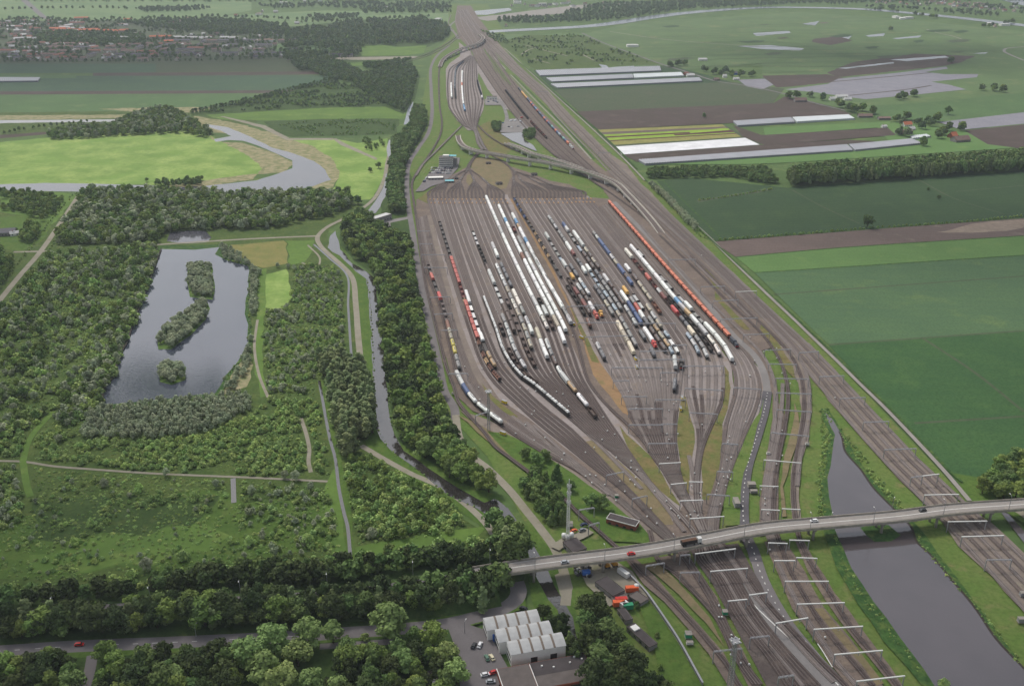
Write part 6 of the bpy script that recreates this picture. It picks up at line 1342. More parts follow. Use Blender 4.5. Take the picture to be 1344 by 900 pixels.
for px in (698, 790, 880, 970, 1057, 1141, 1230, 1318):
    j = min(range(len(DECK)), key=lambda i: abs(PX(DECK[i])[0]-px)); s = DSIDE[j]; q = DECK[j]+s*(-(BW+.15)); q.z = DECK[j].z-.4
    lamp(q, 10, 'slim grey lamp post standing on the near parapet of the road bridge', 'lamp posts of the road bridge', 1.6, math.atan2(s.y, s.x))
for x, y in ((1089,692),(1170,672)): lamp(P(x, y), 9, 'slim grey lamp post on the canal bank behind the bridge', 'lamp posts on the canal bank', 1.2, 1.0)
for x, y in ((72,802),(198,788),(316,780),(430,770),(542,754),(643,738)): lamp(P(x, y, 6), 9, 'lamp post rising from the tree belt along the bridge road', 'lamp posts of the bridge road', 1.5, -1.4)
for x, y in ((610,833),(258,838)): lamp(P(x, y), 8, 'pale lamp post beside the near road' if x < 500 else 'pale lamp post at the car park entrance', None, 1.4, 1.2)
def lattice(p, h, w0, w1, label, name, cat, mat, top=None):
    root = empty(name, p, .3); m = MB(); n = max(5, int(h/2.4))
    c = lambda k, i: Vector(((w0+(w1-w0)*k/n)/2*(1 if i in (0, 3) else -1), (w0+(w1-w0)*k/n)/2*(1 if i < 2 else -1), h*k/n))
    for k in range(n):
        for i in range(4):
            m.bar(c(k, i), c(k+1, i), .2); m.bar(c(k, i), c(k+1, (i+1) % 4), .09); m.bar(c(k+1, i), c(k+1, (i+1) % 4), .09)
    m.build('lattice_shaft', mat, root)
    if top: top(root, h)
    return tag(root, label, cat)
def telecom_top(root, h):
    m = MB(); m.tube((0, 0, h), (0, 0, h+3.5), .28, .2, 8); m.build('antenna_pole', M['white_steel'], root)
    for z in (h-.8, h-5.5, h-11):
        for a in range(3):
            t = a*2.09; b = MB(); Mx = Matrix.Rotation(t, 4, 'Z'); b.box(.9, 1.25, -.3, .3, z-1.0, z+1.0, Mx); b.build('antenna_panel', M['white_steel'], root)
lattice(P(745,712), 37, 1.5, .9, 'tall slim white telecom mast beside the flat-roofed hut behind the bridge', 'telecom_mast', 'telecom mast', M['white_steel'], telecom_top)
def flood_top(root, h):
    m = MB(); m.box(-2, 2, -2, 2, h, h+.3); m.build('platform', M['steel_grey'], root)
    for a in range(6):
        b = MB(); b.box(1.6, 2.1, -.3, .3, h+.3, h+.9, Matrix.Rotation(a*1.05, 4, 'Z')); b.build('floodlight', M['white_steel'], root)
lattice(P(957,912), 30, 2.2, 1.2, 'grey lattice floodlight tower at the bottom edge between the tracks', 'floodlight_tower', 'floodlight tower', M['steel_grey'], flood_top)
lattice(P(641.5,567), 30, 1.6, .9, 'grey lattice floodlight tower on the grass left of the yard bend', 'floodlight_tower', 'floodlight tower', M['steel_grey'], flood_top)
for x, y, lb in ((790,742,'behind the works yard'),(661,150,'beside the northern depot')):
    pass
# ---------------------------------------------------------------- buildings
def wpt(px, z=0): return P(px[0], px[1], z)
def gen_house(L, Wd, H, R, wall, roof, chim=True):
    """gabled house as separate part meshes"""
    w = MB(); w.box(-L/2, L/2, -Wd/2, Wd/2, -.3, H)
    for e in (-1, 1): x = e*(L/2-.12); w.add([(x-.12,-Wd/2,H),(x-.12,Wd/2,H),(x-.12,0,H+R),(x+.12,-Wd/2,H),(x+.12,Wd/2,H),(x+.12,0,H+R)], [(0,1,2),(5,4,3),(0,3,4,1),(1,4,5,2),(2,5,3,0)])
    r = MB(); o = .5; t = .22
    for sg in (-1, 1):
        y1 = sg*(Wd/2+o); z1 = H-o*R/(Wd/2)
        vs = [(-L/2-o,0,H+R+.02),(L/2+o,0,H+R+.02),(L/2+o,y1,z1+.02),(-L/2-o,y1,z1+.02)]
        r.add(vs+[(x, y, z+t) for x, y, z in vs], [(0,1,2,3),(4,5,6,7),(0,1,5,4),(1,2,6,5),(2,3,7,6),(3,0,4,7)])
    out = [('wall', w, wall), ('roof', r, roof)]
    if chim: c = MB(); c.box(-L*.2-.4, -L*.2+.4, -.4, .4, H+R-.6, H+R+1.1); out.append(('chimney', c, 'brick'))
    win = MB()
    k = max(2, int(L/3.2))
    for i in range(k):
        x = -L/2+(i+.5)*L/k
        for sg in (-1, 1):
            for z in ([1.0, 3.8] if H > 4.5 else [1.0]): win.box(x-.6, x+.6, sg*Wd/2-.04, sg*Wd/2+.04, z, z+1.3)
    out.append(('window', win, 'glass')); return out
def one_mesh(parts, name):
    mb = MB(); mats = []
    for _, b, mt in parts:
        if mt not in mats: mats.append(mt)
        k = len(mb.v); mb.v += b.v
        for f in b.f: mb.f.append([i+k for i in f]); mb.mi.append(mats.index(mt))
    return mb.mesh(name, [M[x] for x in mats])
rh = random.Random(77)
HM = {}
def house_mesh(kind):
    if kind not in HM:
        if kind == 'terrace': HM[kind] = [one_mesh(gen_house(L, 9, 6.2, 2.8, 'town_wall', 'roof_paint'), 'terraced_house') for L in (24, 34, 44)]
        elif kind == 'flat': HM[kind] = [one_mesh([('wall', MB().box(-15,15,-8,8,-.3,6), 'white_wall'), ('roof', MB().box(-15.3,15.3,-8.3,8.3,6,6.5), 'roof_paint')], 'hall')]
        else: HM[kind] = [one_mesh(gen_house(L, 8.5, 4.6, 3.8, 'town_wall', 'roof_paint'), 'house') for L in (10, 12, 15)]
    return rh.choice(HM[kind])
M['town_wall'] = plain('town_wall', S(206,196,186), .9, .2, 0, .25, 6)
RC_ = {'red': S(150,104,90), 'orange': S(206,122,90), 'brown': S(134,112,104), 'dgrey': S(104,102,108), 'white': S(206,204,202)}
def house(x, y, kind, col, label, group, rz=None, z=0):
    me = house_mesh(kind); o = bpy.data.objects.new({'terrace':'terraced_house','flat':'hall','house':'house'}[kind], me); COL.objects.link(o); p = P(x, y); o.location = (p.x, p.y, 0)
    o.rotation_euler = (0, 0, rh.uniform(-.3, .3)+rh.choice((0, 1.57)) if rz is None else rz); o.color = RC_[col]
    return tag(o, label, 'house' if kind != 'flat' else 'hall', group)
for row, y0, x0, x1 in ((0,60,15,260),(1,64.5,14,265),(2,69.5,12,200),(3,74.5,20,205),(4,79,20,205)):
    x = x0
    while x < x1:
        if rh.random() < .86: house(x+rh.uniform(-2, 2), y0+rh.uniform(-1, 1)+.004*x, 'terrace', rh.choice(('brown','brown','red','dgrey')), 'brown roofed terrace in the near rows of the far village', 'brown terraces of the far village', rh.choice((0, .05, 1.4, -.1)))
        x += rh.uniform(15, 26)
for x in range(215, 385, 13):
    for y in (56, 62, 68, 73): 
        if rh.random() < .6: house(x+rh.uniform(-5, 5), y, 'terrace', rh.choice(('dgrey','brown','dgrey')), 'slate grey terrace at the right end of the far village', 'grey terraces of the far village', rh.choice((0, .1, 1.3)))
for _ in range(110): house(rh.uniform(0, 384), rh.uniform(46, 80), 'house', rh.choice(('white','white','brown','dgrey')), 'small pale detached house among the trees of the far village', 'detached houses of the far village')
for _ in range(80): house(rh.uniform(-10, 110), rh.uniform(27, 54), rh.choice(('house','house','terrace')), rh.choice(('white','brown','white','red')), 'pale house in the dense left part of the far village', 'pale houses of the far village')
for x, y in ((76,40),(84,41),(105,42),(112,42.5),(119,41.5),(126,42.5),(133,43),(140,43.5),(150,44),(156,43),(163,42.5),(168,28),(107,26),(205,51),(215,51),(222,57)): house(x, y, 'terrace', 'orange', 'house with a bright orange roof in the middle of the far village', 'orange roofed houses of the far village', rh.choice((.2, .3)))
for x in (135,145,155,165,175,182,235,245,255,262,270,295,305): house(x, 52+rh.uniform(-.5, .8), 'terrace', 'white', 'long pale flat terrace in the middle of the far village', 'pale terraces in the village middle', .05)
for x, y in ((160,34),(166,35),(222,33),(230,31),(236,29),(250,26),(254,28),(310,22),(318,24),(345,50),(352,55),(18,54),(340,20),(372,5),(400,3),(420,2),(440,2),(515,30),(560,28)): house(x, y, rh.choice(('house','flat')), rh.choice(('white','red','white','brown')), 'scattered pale building beyond the far village', 'scattered buildings beyond the village')
for x, y, c, k in ((390,32,'white','house'),(507,11.5,'white','house'),(545,31,'red','flat'),(552,31,'red','flat'),(575,27,'white','flat'),(515,31,'red','house'),(344,16,'white','house'),(362,17,'white','house'),(340,56,'brown','flat'),(350,55,'brown','flat')):
    house(x, y, k, c, 'single building at the edge of the park wood', 'buildings round the park wood')
for x in range(436, 464, 4): house(x, 75, 'house', 'dgrey', 'small dark hut in the row along the sports ground', 'huts along the sports ground', 0)
house(440, 59, 'flat', 'white', 'low white pavilion inside the park wood', None, .05)
# town on the right horizon
for _ in range(60):
    x = rh.uniform(1140, 1344); y = rh.uniform(1, 8)+max(0, (x-1230)*.09); house(x, y, 'house', rh.choice(('white','brown','red','dgrey')), 'small house of the riverside town on the right horizon', 'houses of the riverside town')
for _ in range(26): house(rh.uniform(660, 860), rh.uniform(2, 10), rh.choice(('flat','house')), rh.choice(('white','dgrey','brown')), 'pale building on the horizon beyond the sandy ground', 'buildings beyond the sandy ground')
for x, y, c in ((1176,24,'white'),(1184,26,'white'),(1192,25,'white'),(1300,33,'white'),(1306,36,'brown'),(1318,34,'white'),(664,35,'red'),(752,19,'red'),(793,12,'red'),(806,12,'white'),(830,62,'white'),(686,24,'red')): house(x, y, 'flat' if c == 'white' else 'house', c, 'farm building along the far river', 'farm buildings along the far river')
def part_house(px, L, Wd, H, R, rz, wall, roofc, label, name='farmhouse', cat='house'):
    p = P(*px); root = empty(name, (p.x, p.y, 0), rz)
    for pn, b, mt in gen_house(L, Wd, H, R, wall, 'roof_paint', name == 'farmhouse'):
        o = b.build(pn, M[mt], root); o.color = RC_[roofc]
    return tag(root, label, cat)
for px, L, Wd, H, R, rz, wl, rc, lb in (((1190,166),14,9,4,4,.2,'white_wall','orange','farmhouse with an orange roof among the trees far right'),((1196,171),10,8,3,3,.4,'white_wall','white','white farmhouse right of the orange roofed one'),((1250,181),12,10,4,5,.5,'brick','orange','orange roofed house at the right end of the farm lane'),((1260,186),26,14,4,5,.3,'grey_wall','brown','grey roofed barn beside the right orange house'),((1186,176),24,12,4,3,.1,'grey_wall','brown','brown roofed barn left of the glasshouse end'),
    ((1104,129),22,10,4,3,.1,'white_wall','white','white barn at the end of the film-covered field'),((1092,132),10,8,4,3,.2,'white_wall','white','white house left of the white barn'),((1112,132),14,8,3,3,.1,'white_wall','white','low white shed right of the white barn'),((1050,134),22,10,4,4,.1,'grey_wall','brown','brown roofed farmhouse between two dark trees'),((1135,154),24,9,3,3,.05,'grey_wall','brown','long brown shed at the end of the glass tunnels'),((1160,157),20,9,3,2,.05,'grey_wall','brown','brown shed right of the long brown shed'),((1160,168),8,6,3,2,.2,'white_wall','white','small white shed in front of the brown sheds'),
    ((906,101),16,10,4,3,.1,'white_wall','white','white barn at the end of the middle glasshouse'),((900,99),10,8,4,3,.6,'brick','red','small red house behind the white barn by the glasshouses'),((951,102),8,7,4,3,.1,'white_wall','white','white cottage beside the largest roadside tree'),((966,98),14,9,4,3,.1,'tarp_blue','dgrey','blue shed beside the farm road'),((966,105),12,7,3,2,.1,'white_wall','white','white shed in front of the blue shed'),((922,80),20,10,4,2.5,.1,'white_wall','white','pale barn alone in the polder beyond the trees'),((940,106),12,8,3,3,.3,'grey_wall','brown','brown cottage at the right end of the glasshouses'),
    ((421,257),9,7,4,4,1.2,'white_wall','white','white gabled house beside the black-green tree by the river'),((6,308),24,14,4,3,.2,'grey_wall','dgrey','grey roofed farm building at the left edge'),((20,309),9,6,3,2,.4,'white_wall','white','small pale outbuilding beside the left farm'),((1208,88),0.1,0.1,0.1,0.1,0,'grey_wall','brown','')):
    if lb: part_house(px, L, Wd, H, R, rz, wl, rc, lb)
# glasshouses: long multi-span roofs
def glasshouse(q, label, glass, span=4.0, H=2.6):
    """four ground corners (photo pixels): two on one long side, two on the other; the ridges run across"""
    a, b, c, d = [P(*k) for k in q]; root = empty('glasshouse', (a.x, a.y, 0)); L = ((b-a).length+(c-d).length)/2; n = max(4, int(L/span)); o = a.copy()
    m = MB(); vs = []; fs = []
    for i in range(n+1):
        for k, (z) in enumerate((H,)):
            p = a.lerp(b, i/n)-o; q2 = d.lerp(c, i/n)-o; vs += [(p.x, p.y, H), (q2.x, q2.y, H)]
        if i < n: p = a.lerp(b, (i+.5)/n)-o; q2 = d.lerp(c, (i+.5)/n)-o; vs += [(p.x, p.y, H+1.0), (q2.x, q2.y, H+1.0)]
    for i in range(2*n): fs.append((2*i, 2*i+1, 2*i+3, 2*i+2))
    m.add(vs, fs); m.build('roof', glass, root)
    w = MB(); ring = [a-o, b-o, c-o, d-o]
    for i in range(4):
        p, q2 = ring[i], ring[(i+1) % 4]; w.add([(p.x,p.y,-.2),(q2.x,q2.y,-.2),(q2.x,q2.y,H-.02),(p.x,p.y,H-.02)], [(0,1,2,3)])
    w.build('wall', glass, root); return tag(root, label, 'glasshouse')
M['glasshouse'] = plain('glasshouse', S(136,138,146), .45, .5, 0, .2, 20); M['glasshouse_white'] = plain('glasshouse_white', S(190,196,198), .4, .5, 0, .15, 20); M['tunnel'] = plain('tunnel', S(138,140,148), .5, .4, 0, .2, 12)
glasshouse([(709,101),(868,94.5),(866,88.5),(703,94)], 'grey glasshouse nearest the far river, uppermost of the three long ones', M['glasshouse'])
glasshouse([(725,109),(832,104),(830,99),(717,104)], 'grey glasshouse in the middle of the three long ones', M['glasshouse'])
glasshouse([(833,104),(898,101),(894,96.5),(831,99)], 'white end glasshouse continuing the middle grey one', M['glasshouse_white'])
glasshouse([(732,117),(922,108),(918,103.5),(723,112)], 'grey glasshouse nearest the brown field, lowest of the three', M['glasshouse'])
glasshouse([(847,217.5),(1120,199.5),(1112,192),(838,212)], 'long glass tunnel block in front of the shelter belt, left part', M['tunnel'])
glasshouse([(1122,199.4),(1212,190),(1196,184.5),(1114,191.8)], 'glass tunnel block in front of the shelter belt, right part', M['tunnel'])
glasshouse([(1046,162),(1122,157.5),(1114,152.5),(1040,156)], 'pale glass tunnels beside the brown sheds', M['glasshouse_white'])
glasshouse([(968,167),(1044,162.2),(1038,156.2),(962,161)], 'grey glass tunnels beside the lettuce beds', M['tunnel'])
glasshouse([(-60,109),(50,108),(53,103.5),(-60,103)], 'low grey glasshouse in the dark fields at the left edge', M['glasshouse'])
glasshouse([(1198,184),(1222,181),(1216,178.5),(1194,180.5)], 'white glasshouse end beside the orange farmhouse', M['glasshouse_white'])
# control tower
def blockb(root, name, mat, M4, x0, x1, y0, y1, z0, z1):
    b = MB(); b.box(x0, x1, y0, y1, z0, z1, M4); return b.build(name, M[mat], root)
def control_building():
    p = P(586, 219); root = empty('control_building', (p.x, p.y, 0), -.1); root.scale = (.9, .9, .86)
    blockb(root, 'wall', 'grey_wall', None, -10, 10, -6, 6, -.3, 16)
    blockb(root, 'wing', 'grey_wall', None, 4, 15, 2, 13, -.3, 13)
    for k in range(5):
        z = 1.2+k*3.1; b = MB(); b.box(-10.06, 10.06, -6.06, 6.06, z, z+.9); b.build('window_band', M['glass'], root)
        b = MB(); b.box(-10.3, 10.3, -6.3, 6.3, z+.92, z+2.1); b.build('floor_band', M['white_wall'], root)
    blockb(root, 'roof', 'flat_roof2', None, -10.4, 10.4, -6.4, 6.4, 16.02, 16.5)
    blockb(root, 'roof_cabin', 'white_wall', None, -5, 4, -3, 4, 16.52, 19); blockb(root, 'roof_canopy', 'turquoise', None, 4.2, 14.5, 1, 9, 16.6, 17.4)
    tag(root, 'grey stacked control building with white bands and turquoise roof piece', 'control building')
control_building()
def flat_building(px, L, Wd, H, rz, wall, roof, label, name='flat_roofed_building', extra=()):
    edge = 'white_wall' if 'white edges' in label else 'flat_roof2'
    p = P(*px); root = empty(name, (p.x, p.y, 0), rz)
    blockb(root, 'wall', wall, None, -L/2, L/2, -Wd/2, Wd/2, -.3, H); blockb(root, 'roof', roof, None, -L/2+.3, L/2-.3, -Wd/2+.3, Wd/2-.3, H+.003, H+.12)
    for sg in (-1, 1):
        blockb(root, 'roof_edge', edge, None, -L/2-.06, L/2+.06, sg*Wd/2-.1, sg*Wd/2+.1, H-.25, H+.3); blockb(root, 'roof_edge', edge, None, sg*L/2-.1, sg*L/2+.1, -Wd/2+.11, Wd/2-.11, H-.25, H+.3)
    k = max(2, int(L/4))
    for i in range(k):
        x = -L/2+(i+.5)*L/k; blockb(root, 'window', 'glass', None, x-.8, x+.8, -Wd/2-.05, Wd/2+.05, 1.0, 2.3)
    for nm, mt, bx in extra: blockb(root, nm, mt, None, *bx)
    return tag(root, label, 'building')
flat_building((572,236), 20, 9, 3.5, .1, 'grey_wall', 'white_wall', 'low annex with a pale roof below the control building parking')
flat_building((590,240), 12, 8, 3, .1, 'grey_wall', 'turquoise', 'low hut with a turquoise roof below the control building')
flat_building((642,131), 9, 9, 6, .1, 'white_wall', 'flat_roof2', 'left white cube building in the north depot'); flat_building((649,131), 9, 9, 6, .1, 'white_wall', 'flat_roof2', 'right white cube building with a grey door in the north depot')
flat_building((599,236), 5, 4, 3, .2, 'grey_wall', 'flat_roof', 'small dark technical hut inside the left hump fan'); flat_building((655,243), 8, 5, 3.5, .3, 'grey_wall', 'flat_roof', 'dark technical hut on the dry grass between the humps'); flat_building((641,216), 7, 5, 3, .1, 'grey_wall', 'flat_roof', 'dark hut under the curved viaduct'); flat_building((701,231), 8, 5, 3.5, .2, 'grey_wall', 'flat_roof', 'dark hut inside the right hump fan')
flat_building((500,290), 26, 9, 6, .9, 'grey_wall', 'shed_roof', 'long grey shed between the narrow canal and the yard road'); flat_building((488,312), 21, 9, 4, .05, 'white_wall', 'shed_roof', 'white flat-roofed building below the grey shed')
flat_building((490,297), 8, 4, 3, .2, 'red', 'red', 'red container hut beside the grey shed', 'container_hut')
flat_building((817,690), 17.5, 6, 4.2, math.radians(-27), 'brick', 'flat_roof', 'slate-roofed relay hut with white edges beside the curving tracks')
flat_building((754,723), 11, 8.5, 4, math.radians(-63), 'grey_wall', 'flat_roof', 'flat dark-roofed hut at the foot of the telecom mast')
flat_building((800,777), 14, 8, 4, math.radians(-55), 'grey_wall', 'flat_roof', 'dark flat-roofed workshop in the works yard below the bridge')
flat_building((842,840), 17, 5, 3.2, math.radians(-58), 'grey_wall', 'flat_roof', 'narrow flat-roofed annex among the trees below the works yard', 'flat_roofed_building', (('roof_box','white_wall',(-7,-3.5,-1.8,1.8,3.4,4.1)),))
flat_building((820,812), 9, 4, 3, math.radians(-70), 'grey_wall', 'flat_roof', 'small dark shed beside the annex and the trees')
flat_building((838,790), 8, 6, 3, math.radians(-50), 'grey_wall', 'flat_roof2', 'grey box hut beside the grey fence')
flat_building((813,790), 8, 5, 3, .12, 'grey_wall', 'flat_roof2', 'grey roofed cabin with red and white front in the works yard')
def cont(px, L, mat, rz, label, name='shipping_container'):
    p = P(*px); root = empty(name, (p.x, p.y, ZT-.05), rz); blockb(root, 'box', mat, None, -L/2, L/2, -1.25, 1.25, .15, 2.75)
    m = MB()
    for i in range(9):
        x = -L/2+.4+i*(L-.8)/8
        for sg in (-1, 1): m.box(x-.12, x+.12, sg*1.27-.03, sg*1.27+.03, .3, 2.6)
    m.build('corrugation', M[mat], root); blockb(root, 'skid', 'steel_dark', None, -L/2+.3, L/2-.3, -1.1, 1.1, -.1, .15); return tag(root, label, 'container')
cont((829,778), 6.5, 'orange', .1, 'orange container next to a white tank by the grey fence'); cont((815,793), 6, 'red', .12, 'red container in front of the grey roofed cabin'); cont((812,797), 6, 'orange', .12, 'orange container above the green skip'); cont((824,801), 5, 'green', .15, 'green skip at the edge of the works grass'); cont((819,799), 4, 'white_steel', .6, 'white skip between orange container and green skip'); cont((818,757), 7, 'white_steel', -.9, 'white trailer at the head of the grey fence')
cont((769,757), 4, 'tarp_blue', .2, 'blue container in the scrap heap under the bridge')
def tankbox(px, label):
    p = P(*px); root = empty('storage_tank', (p.x, p.y, ZT-.1)); m = MB(); m.tube((0,0,.2),(0,0,3.0),1.3,1.3,14); m.build('tank', M['white_steel'], root, True); b = MB(); b.tube((0,0,-.1),(0,0,.2),1.1,1.1,12); b.build('foot', M['steel_dark'], root); return tag(root, label, 'tank')
tankbox((835,776), 'white upright tank beside the orange container')
for i, (x, y) in enumerate(((740,709),(745,711),(750,708))): tankbox((x, y), ('left', 'middle', 'right')[i]+' white tank of three beside the telecom mast foot')
for i in range(26):
    x, y = rh.uniform(751, 776), rh.uniform(744, 760); p = P(x, y); o = MB()
    L, Wd, H = rh.uniform(1, 3), rh.uniform(.8, 1.6), rh.uniform(.6, 1.6); o.box(-L/2, L/2, -Wd/2, Wd/2, 0, H, None, .08); o.box(-L/2-.05, L/2+.05, -.1, .1, H*.5, H+.05)
    c = rh.choice(('white_steel','steel_dark','steel_dark','grey_wall','flat_roof','steel_grey')); t = o.build('scrap_crate', M[c], None, False, (p.x, p.y, ZT)); t.rotation_euler = (0, 0, rh.uniform(0, 3)); tag(t, 'scrap crate in the heap of junk under the road bridge', 'crate', 'scrap crates under the road bridge')
# shed with three curved bays, and the brick building before it
def white_shed():
    A = P(634,826); B = P(702,814.5); C = P(730,872); D = P(656,886)          # ground corners: far-left, far-right, near-right, near-left
    ux = (B-A); Lx = ux.length; ux.normalize(); o = A; uy = Vector((ux.y, -ux.x, 0)); Ly = 28.5; a = math.atan2(ux.y, ux.x)
    root = empty('white_shed', (o.x, o.y, 0), a); n = 3; d = Ly/n
    sh = 3.4
    for k in range(n):
        y0 = -k*d; y1 = -(k+1)*d; x0 = k*sh
        sec = [(y0-.02, 6.9), (y0-d*.16, 8.2), (y0-d*.34, 8.4), (y0-d*.6, 8.0), (y0-d*.82, 7.4), (y1+.02, 6.8)]
        b = MB(); b.prism_x(sec+[(y1+.02, -.2), (y0-.02, -.2)], x0, x0+Lx); b.build('bay_wall', M['white_wall'], root)
        r = MB()
        for i in range(5):
            (ya, za), (yb, zb) = sec[i], sec[i+1]; r.add([(x0-.3,ya,za+.05),(x0+Lx+.3,ya,za+.05),(x0+Lx+.3,yb,zb+.05),(x0-.3,yb,zb+.05),(x0-.3,ya,za+.2),(x0+Lx+.3,ya,za+.2),(x0+Lx+.3,yb,zb+.2),(x0-.3,yb,zb+.2)], [(0,1,2,3),(4,5,6,7),(0,1,5,4),(1,2,6,5),(2,3,7,6),(3,0,4,7)])
        r.build('roof', M['shed_roof'], root)
        for j in range(4):
            g = MB(); x = x0+Lx*(j+1)/5
            for i in range(5):
                (ya, za), (yb, zb) = sec[i], sec[i+1]; g.add([(x-.5,ya,za+.2),(x+.5,ya,za+.2),(x+.5,yb,zb+.2),(x-.5,yb,zb+.2),(x-.5,ya,za+.3),(x+.5,ya,za+.3),(x+.5,yb,zb+.3),(x-.5,yb,zb+.3)], [(0,1,2,3),(4,5,6,7),(0,1,5,4),(1,2,6,5),(2,3,7,6),(3,0,4,7)])
            g.build('rooflight', M['rooflight'], root)
        for z in (1.2, 4.0): blockb(root, 'window', 'glass', None, x0-.06, x0+.06, y1+1.2, y0-1.2, z, z+1.2)
    yb = -Ly; x0 = 2*sh
    for fx in (.42, .78): blockb(root, 'loading_door', 'steel_dark', None, x0+Lx*fx-1.6, x0+Lx*fx+1.6, yb-.03, yb+.12, .6, 3.6)
    blockb(root, 'blue_door', 'tarp_blue', None, sh-.9, sh-.1, -d-.8, -d+.2, 0, 4.5)
    return tag(root, 'white factory shed with three stepped curved grey roofs', 'factory shed'), o, ux, a, Lx, Ly, sh
_, SO, SU, SA, SLX, SLY, SSH = white_shed()
def brick_building():
    p = P(652, 888); root = empty('brick_building', (p.x, p.y, 0), SA)
    blockb(root, 'wall', 'brick', None, 0, 15, -26, 0, -.3, 4.6); blockb(root, 'roof', 'flat_roof2', None, .3, 14.7, -25.7, -.3, 4.602, 4.75)
    blockb(root, 'wall', 'brick', None, 15.02, 42, -16, 1, -.3, 3.8); blockb(root, 'roof', 'flat_roof', None, 15.2, 41.7, -8, .7, 3.802, 3.95); blockb(root, 'roof', 'flat_roof2', None, 15.2, 41.7, -15.7, -8.02, 3.802, 3.93)
    blockb(root, 'roof_edge', 'white_wall', None, -.15, .15, -26, 0, 4.4, 5.0); blockb(root, 'roof_edge', 'white_wall', None, 14.9, 15.2, -26, -1, 4.55, 5.0)
    for x, y in ((20, -3), (25, -5), (33, -4), (36, -1), (39, -3)): blockb(root, 'roof_vent', 'white_wall', None, x, x+.8, y, y+.6, 3.96, 4.6)
    for x in (18, 30): blockb(root, 'window', 'glass', None, x, x+5, -16.05, -15.9, 1.2, 2.6)
    tag(root, 'red brick building with dark flat roofs in front of the white shed', 'brick building')
brick_building()
# grey noise fence
def fence(pxs, H, label):
    pts = smooth_pts(WP(pxs), 4); m = MB()
    for i, (a, b) in enumerate(zip(pts, pts[1:])): m.bar(Vector((a.x, a.y, H/2)), Vector((b.x, b.y, H/2)), .25, H)
    root = empty('fence', (0, 0, 0)); m.build('panel', M['steel_grey'], root)
    c = MB(); c.add(*strip_mesh(pts, .9, H+.03)); c.build('coping', M['steel_grey'], root); return tag(root, label, 'fence')
fence([(823,755),(846,779),(860,798),(873,817),(887,838),(898,857),(910,879),(922,901)], 2.6, 'long pale grey fence wall between the works yard grass and the tracks')
def hut(px, L, Wd, H, mat, label, name='equipment_cabinet', cat='cabinet', rz=.0):
    p = P(*px); root = empty(name, (p.x, p.y, ZT-.05), rz); blockb(root, 'box', mat, None, -L/2, L/2, -Wd/2, Wd/2, .15, H); blockb(root, 'lid', 'concrete' if mat != 'yellow' else 'steel_grey', None, -L/2-.1, L/2+.1, -Wd/2-.1, Wd/2+.1, H+.003, H+.2); blockb(root, 'plinth', 'concrete', None, -L/2-.2, L/2+.2, -Wd/2-.2, Wd/2+.2, -.2, .15); return tag(root, label, cat)
YL = ('on the upper grass island, upper one','on the upper grass island, lower one','in the right fan, upper one','in the right fan, lower one','beside the lone dark tank wagon, upper one','beside the lone dark tank wagon, lower one','on the grass left of the yard bend','on the grass below the bent white rake')
for (x, y, r), lb in zip(((752,428,-1.0),(763,446,-1.0),(834,474,-1.4),(835.5,485,-1.5),(895,526,1.5),(893,540,1.5),(662,531,-.7),(660,572,-.6)), YL): hut((x, y), 4.2, 1.4, 1.9, 'yellow', 'yellow brake test cabinet '+lb, 'brake_cabinet', 'cabinet', r)
for px, L, Wd, H, mt, lb in (((986,640),4.5,3.5,2.0,'concrete','pale cabin beside the asphalt road with dashes'),((989,648),4,2,1.2,'grey_wall','grey cabin in front of the pale cabin'),((966,664),3,7,2.6,'steel_grey','pale blue-grey upright cabinet left of the asphalt road'),((809,655),2,2,1.6,'green','green cabinet on the lawn beside the relay hut'),((951,808),2.4,2.4,1.8,'green','green cabinet between the tracks at the bottom'),((903,838),3,3,2.2,'green','white-topped green cabinet beside the lower left track'),((905,847),3,1.5,1,'white_wall','pale concrete blocks beside the green cabinet'),((1339,818),3,2,2,'steel_grey','grey cabinet at the right edge of the lower canal'),((1341,784),2.5,2,2,'steel_grey','grey cabinet on the ballast at the right edge'),((748,692),3,2.5,2,'white_wall','white kiosk on the mast parking place'),((594,519),1,1,1,'white_wall','tiny white box at the end of the works road'),((1008,598),2,1.5,1.2,'white_wall','white box on the left of the curved tracks'),((1059,585.5),2.4,1.5,1.2,'white_wall','white box on the right of the curved tracks')): hut(px, L, Wd, H, mt, lb)
hut((969,700),9,7,.3,'concrete','pale concrete slab beside the asphalt road at the bridge','concrete_slab','slab')
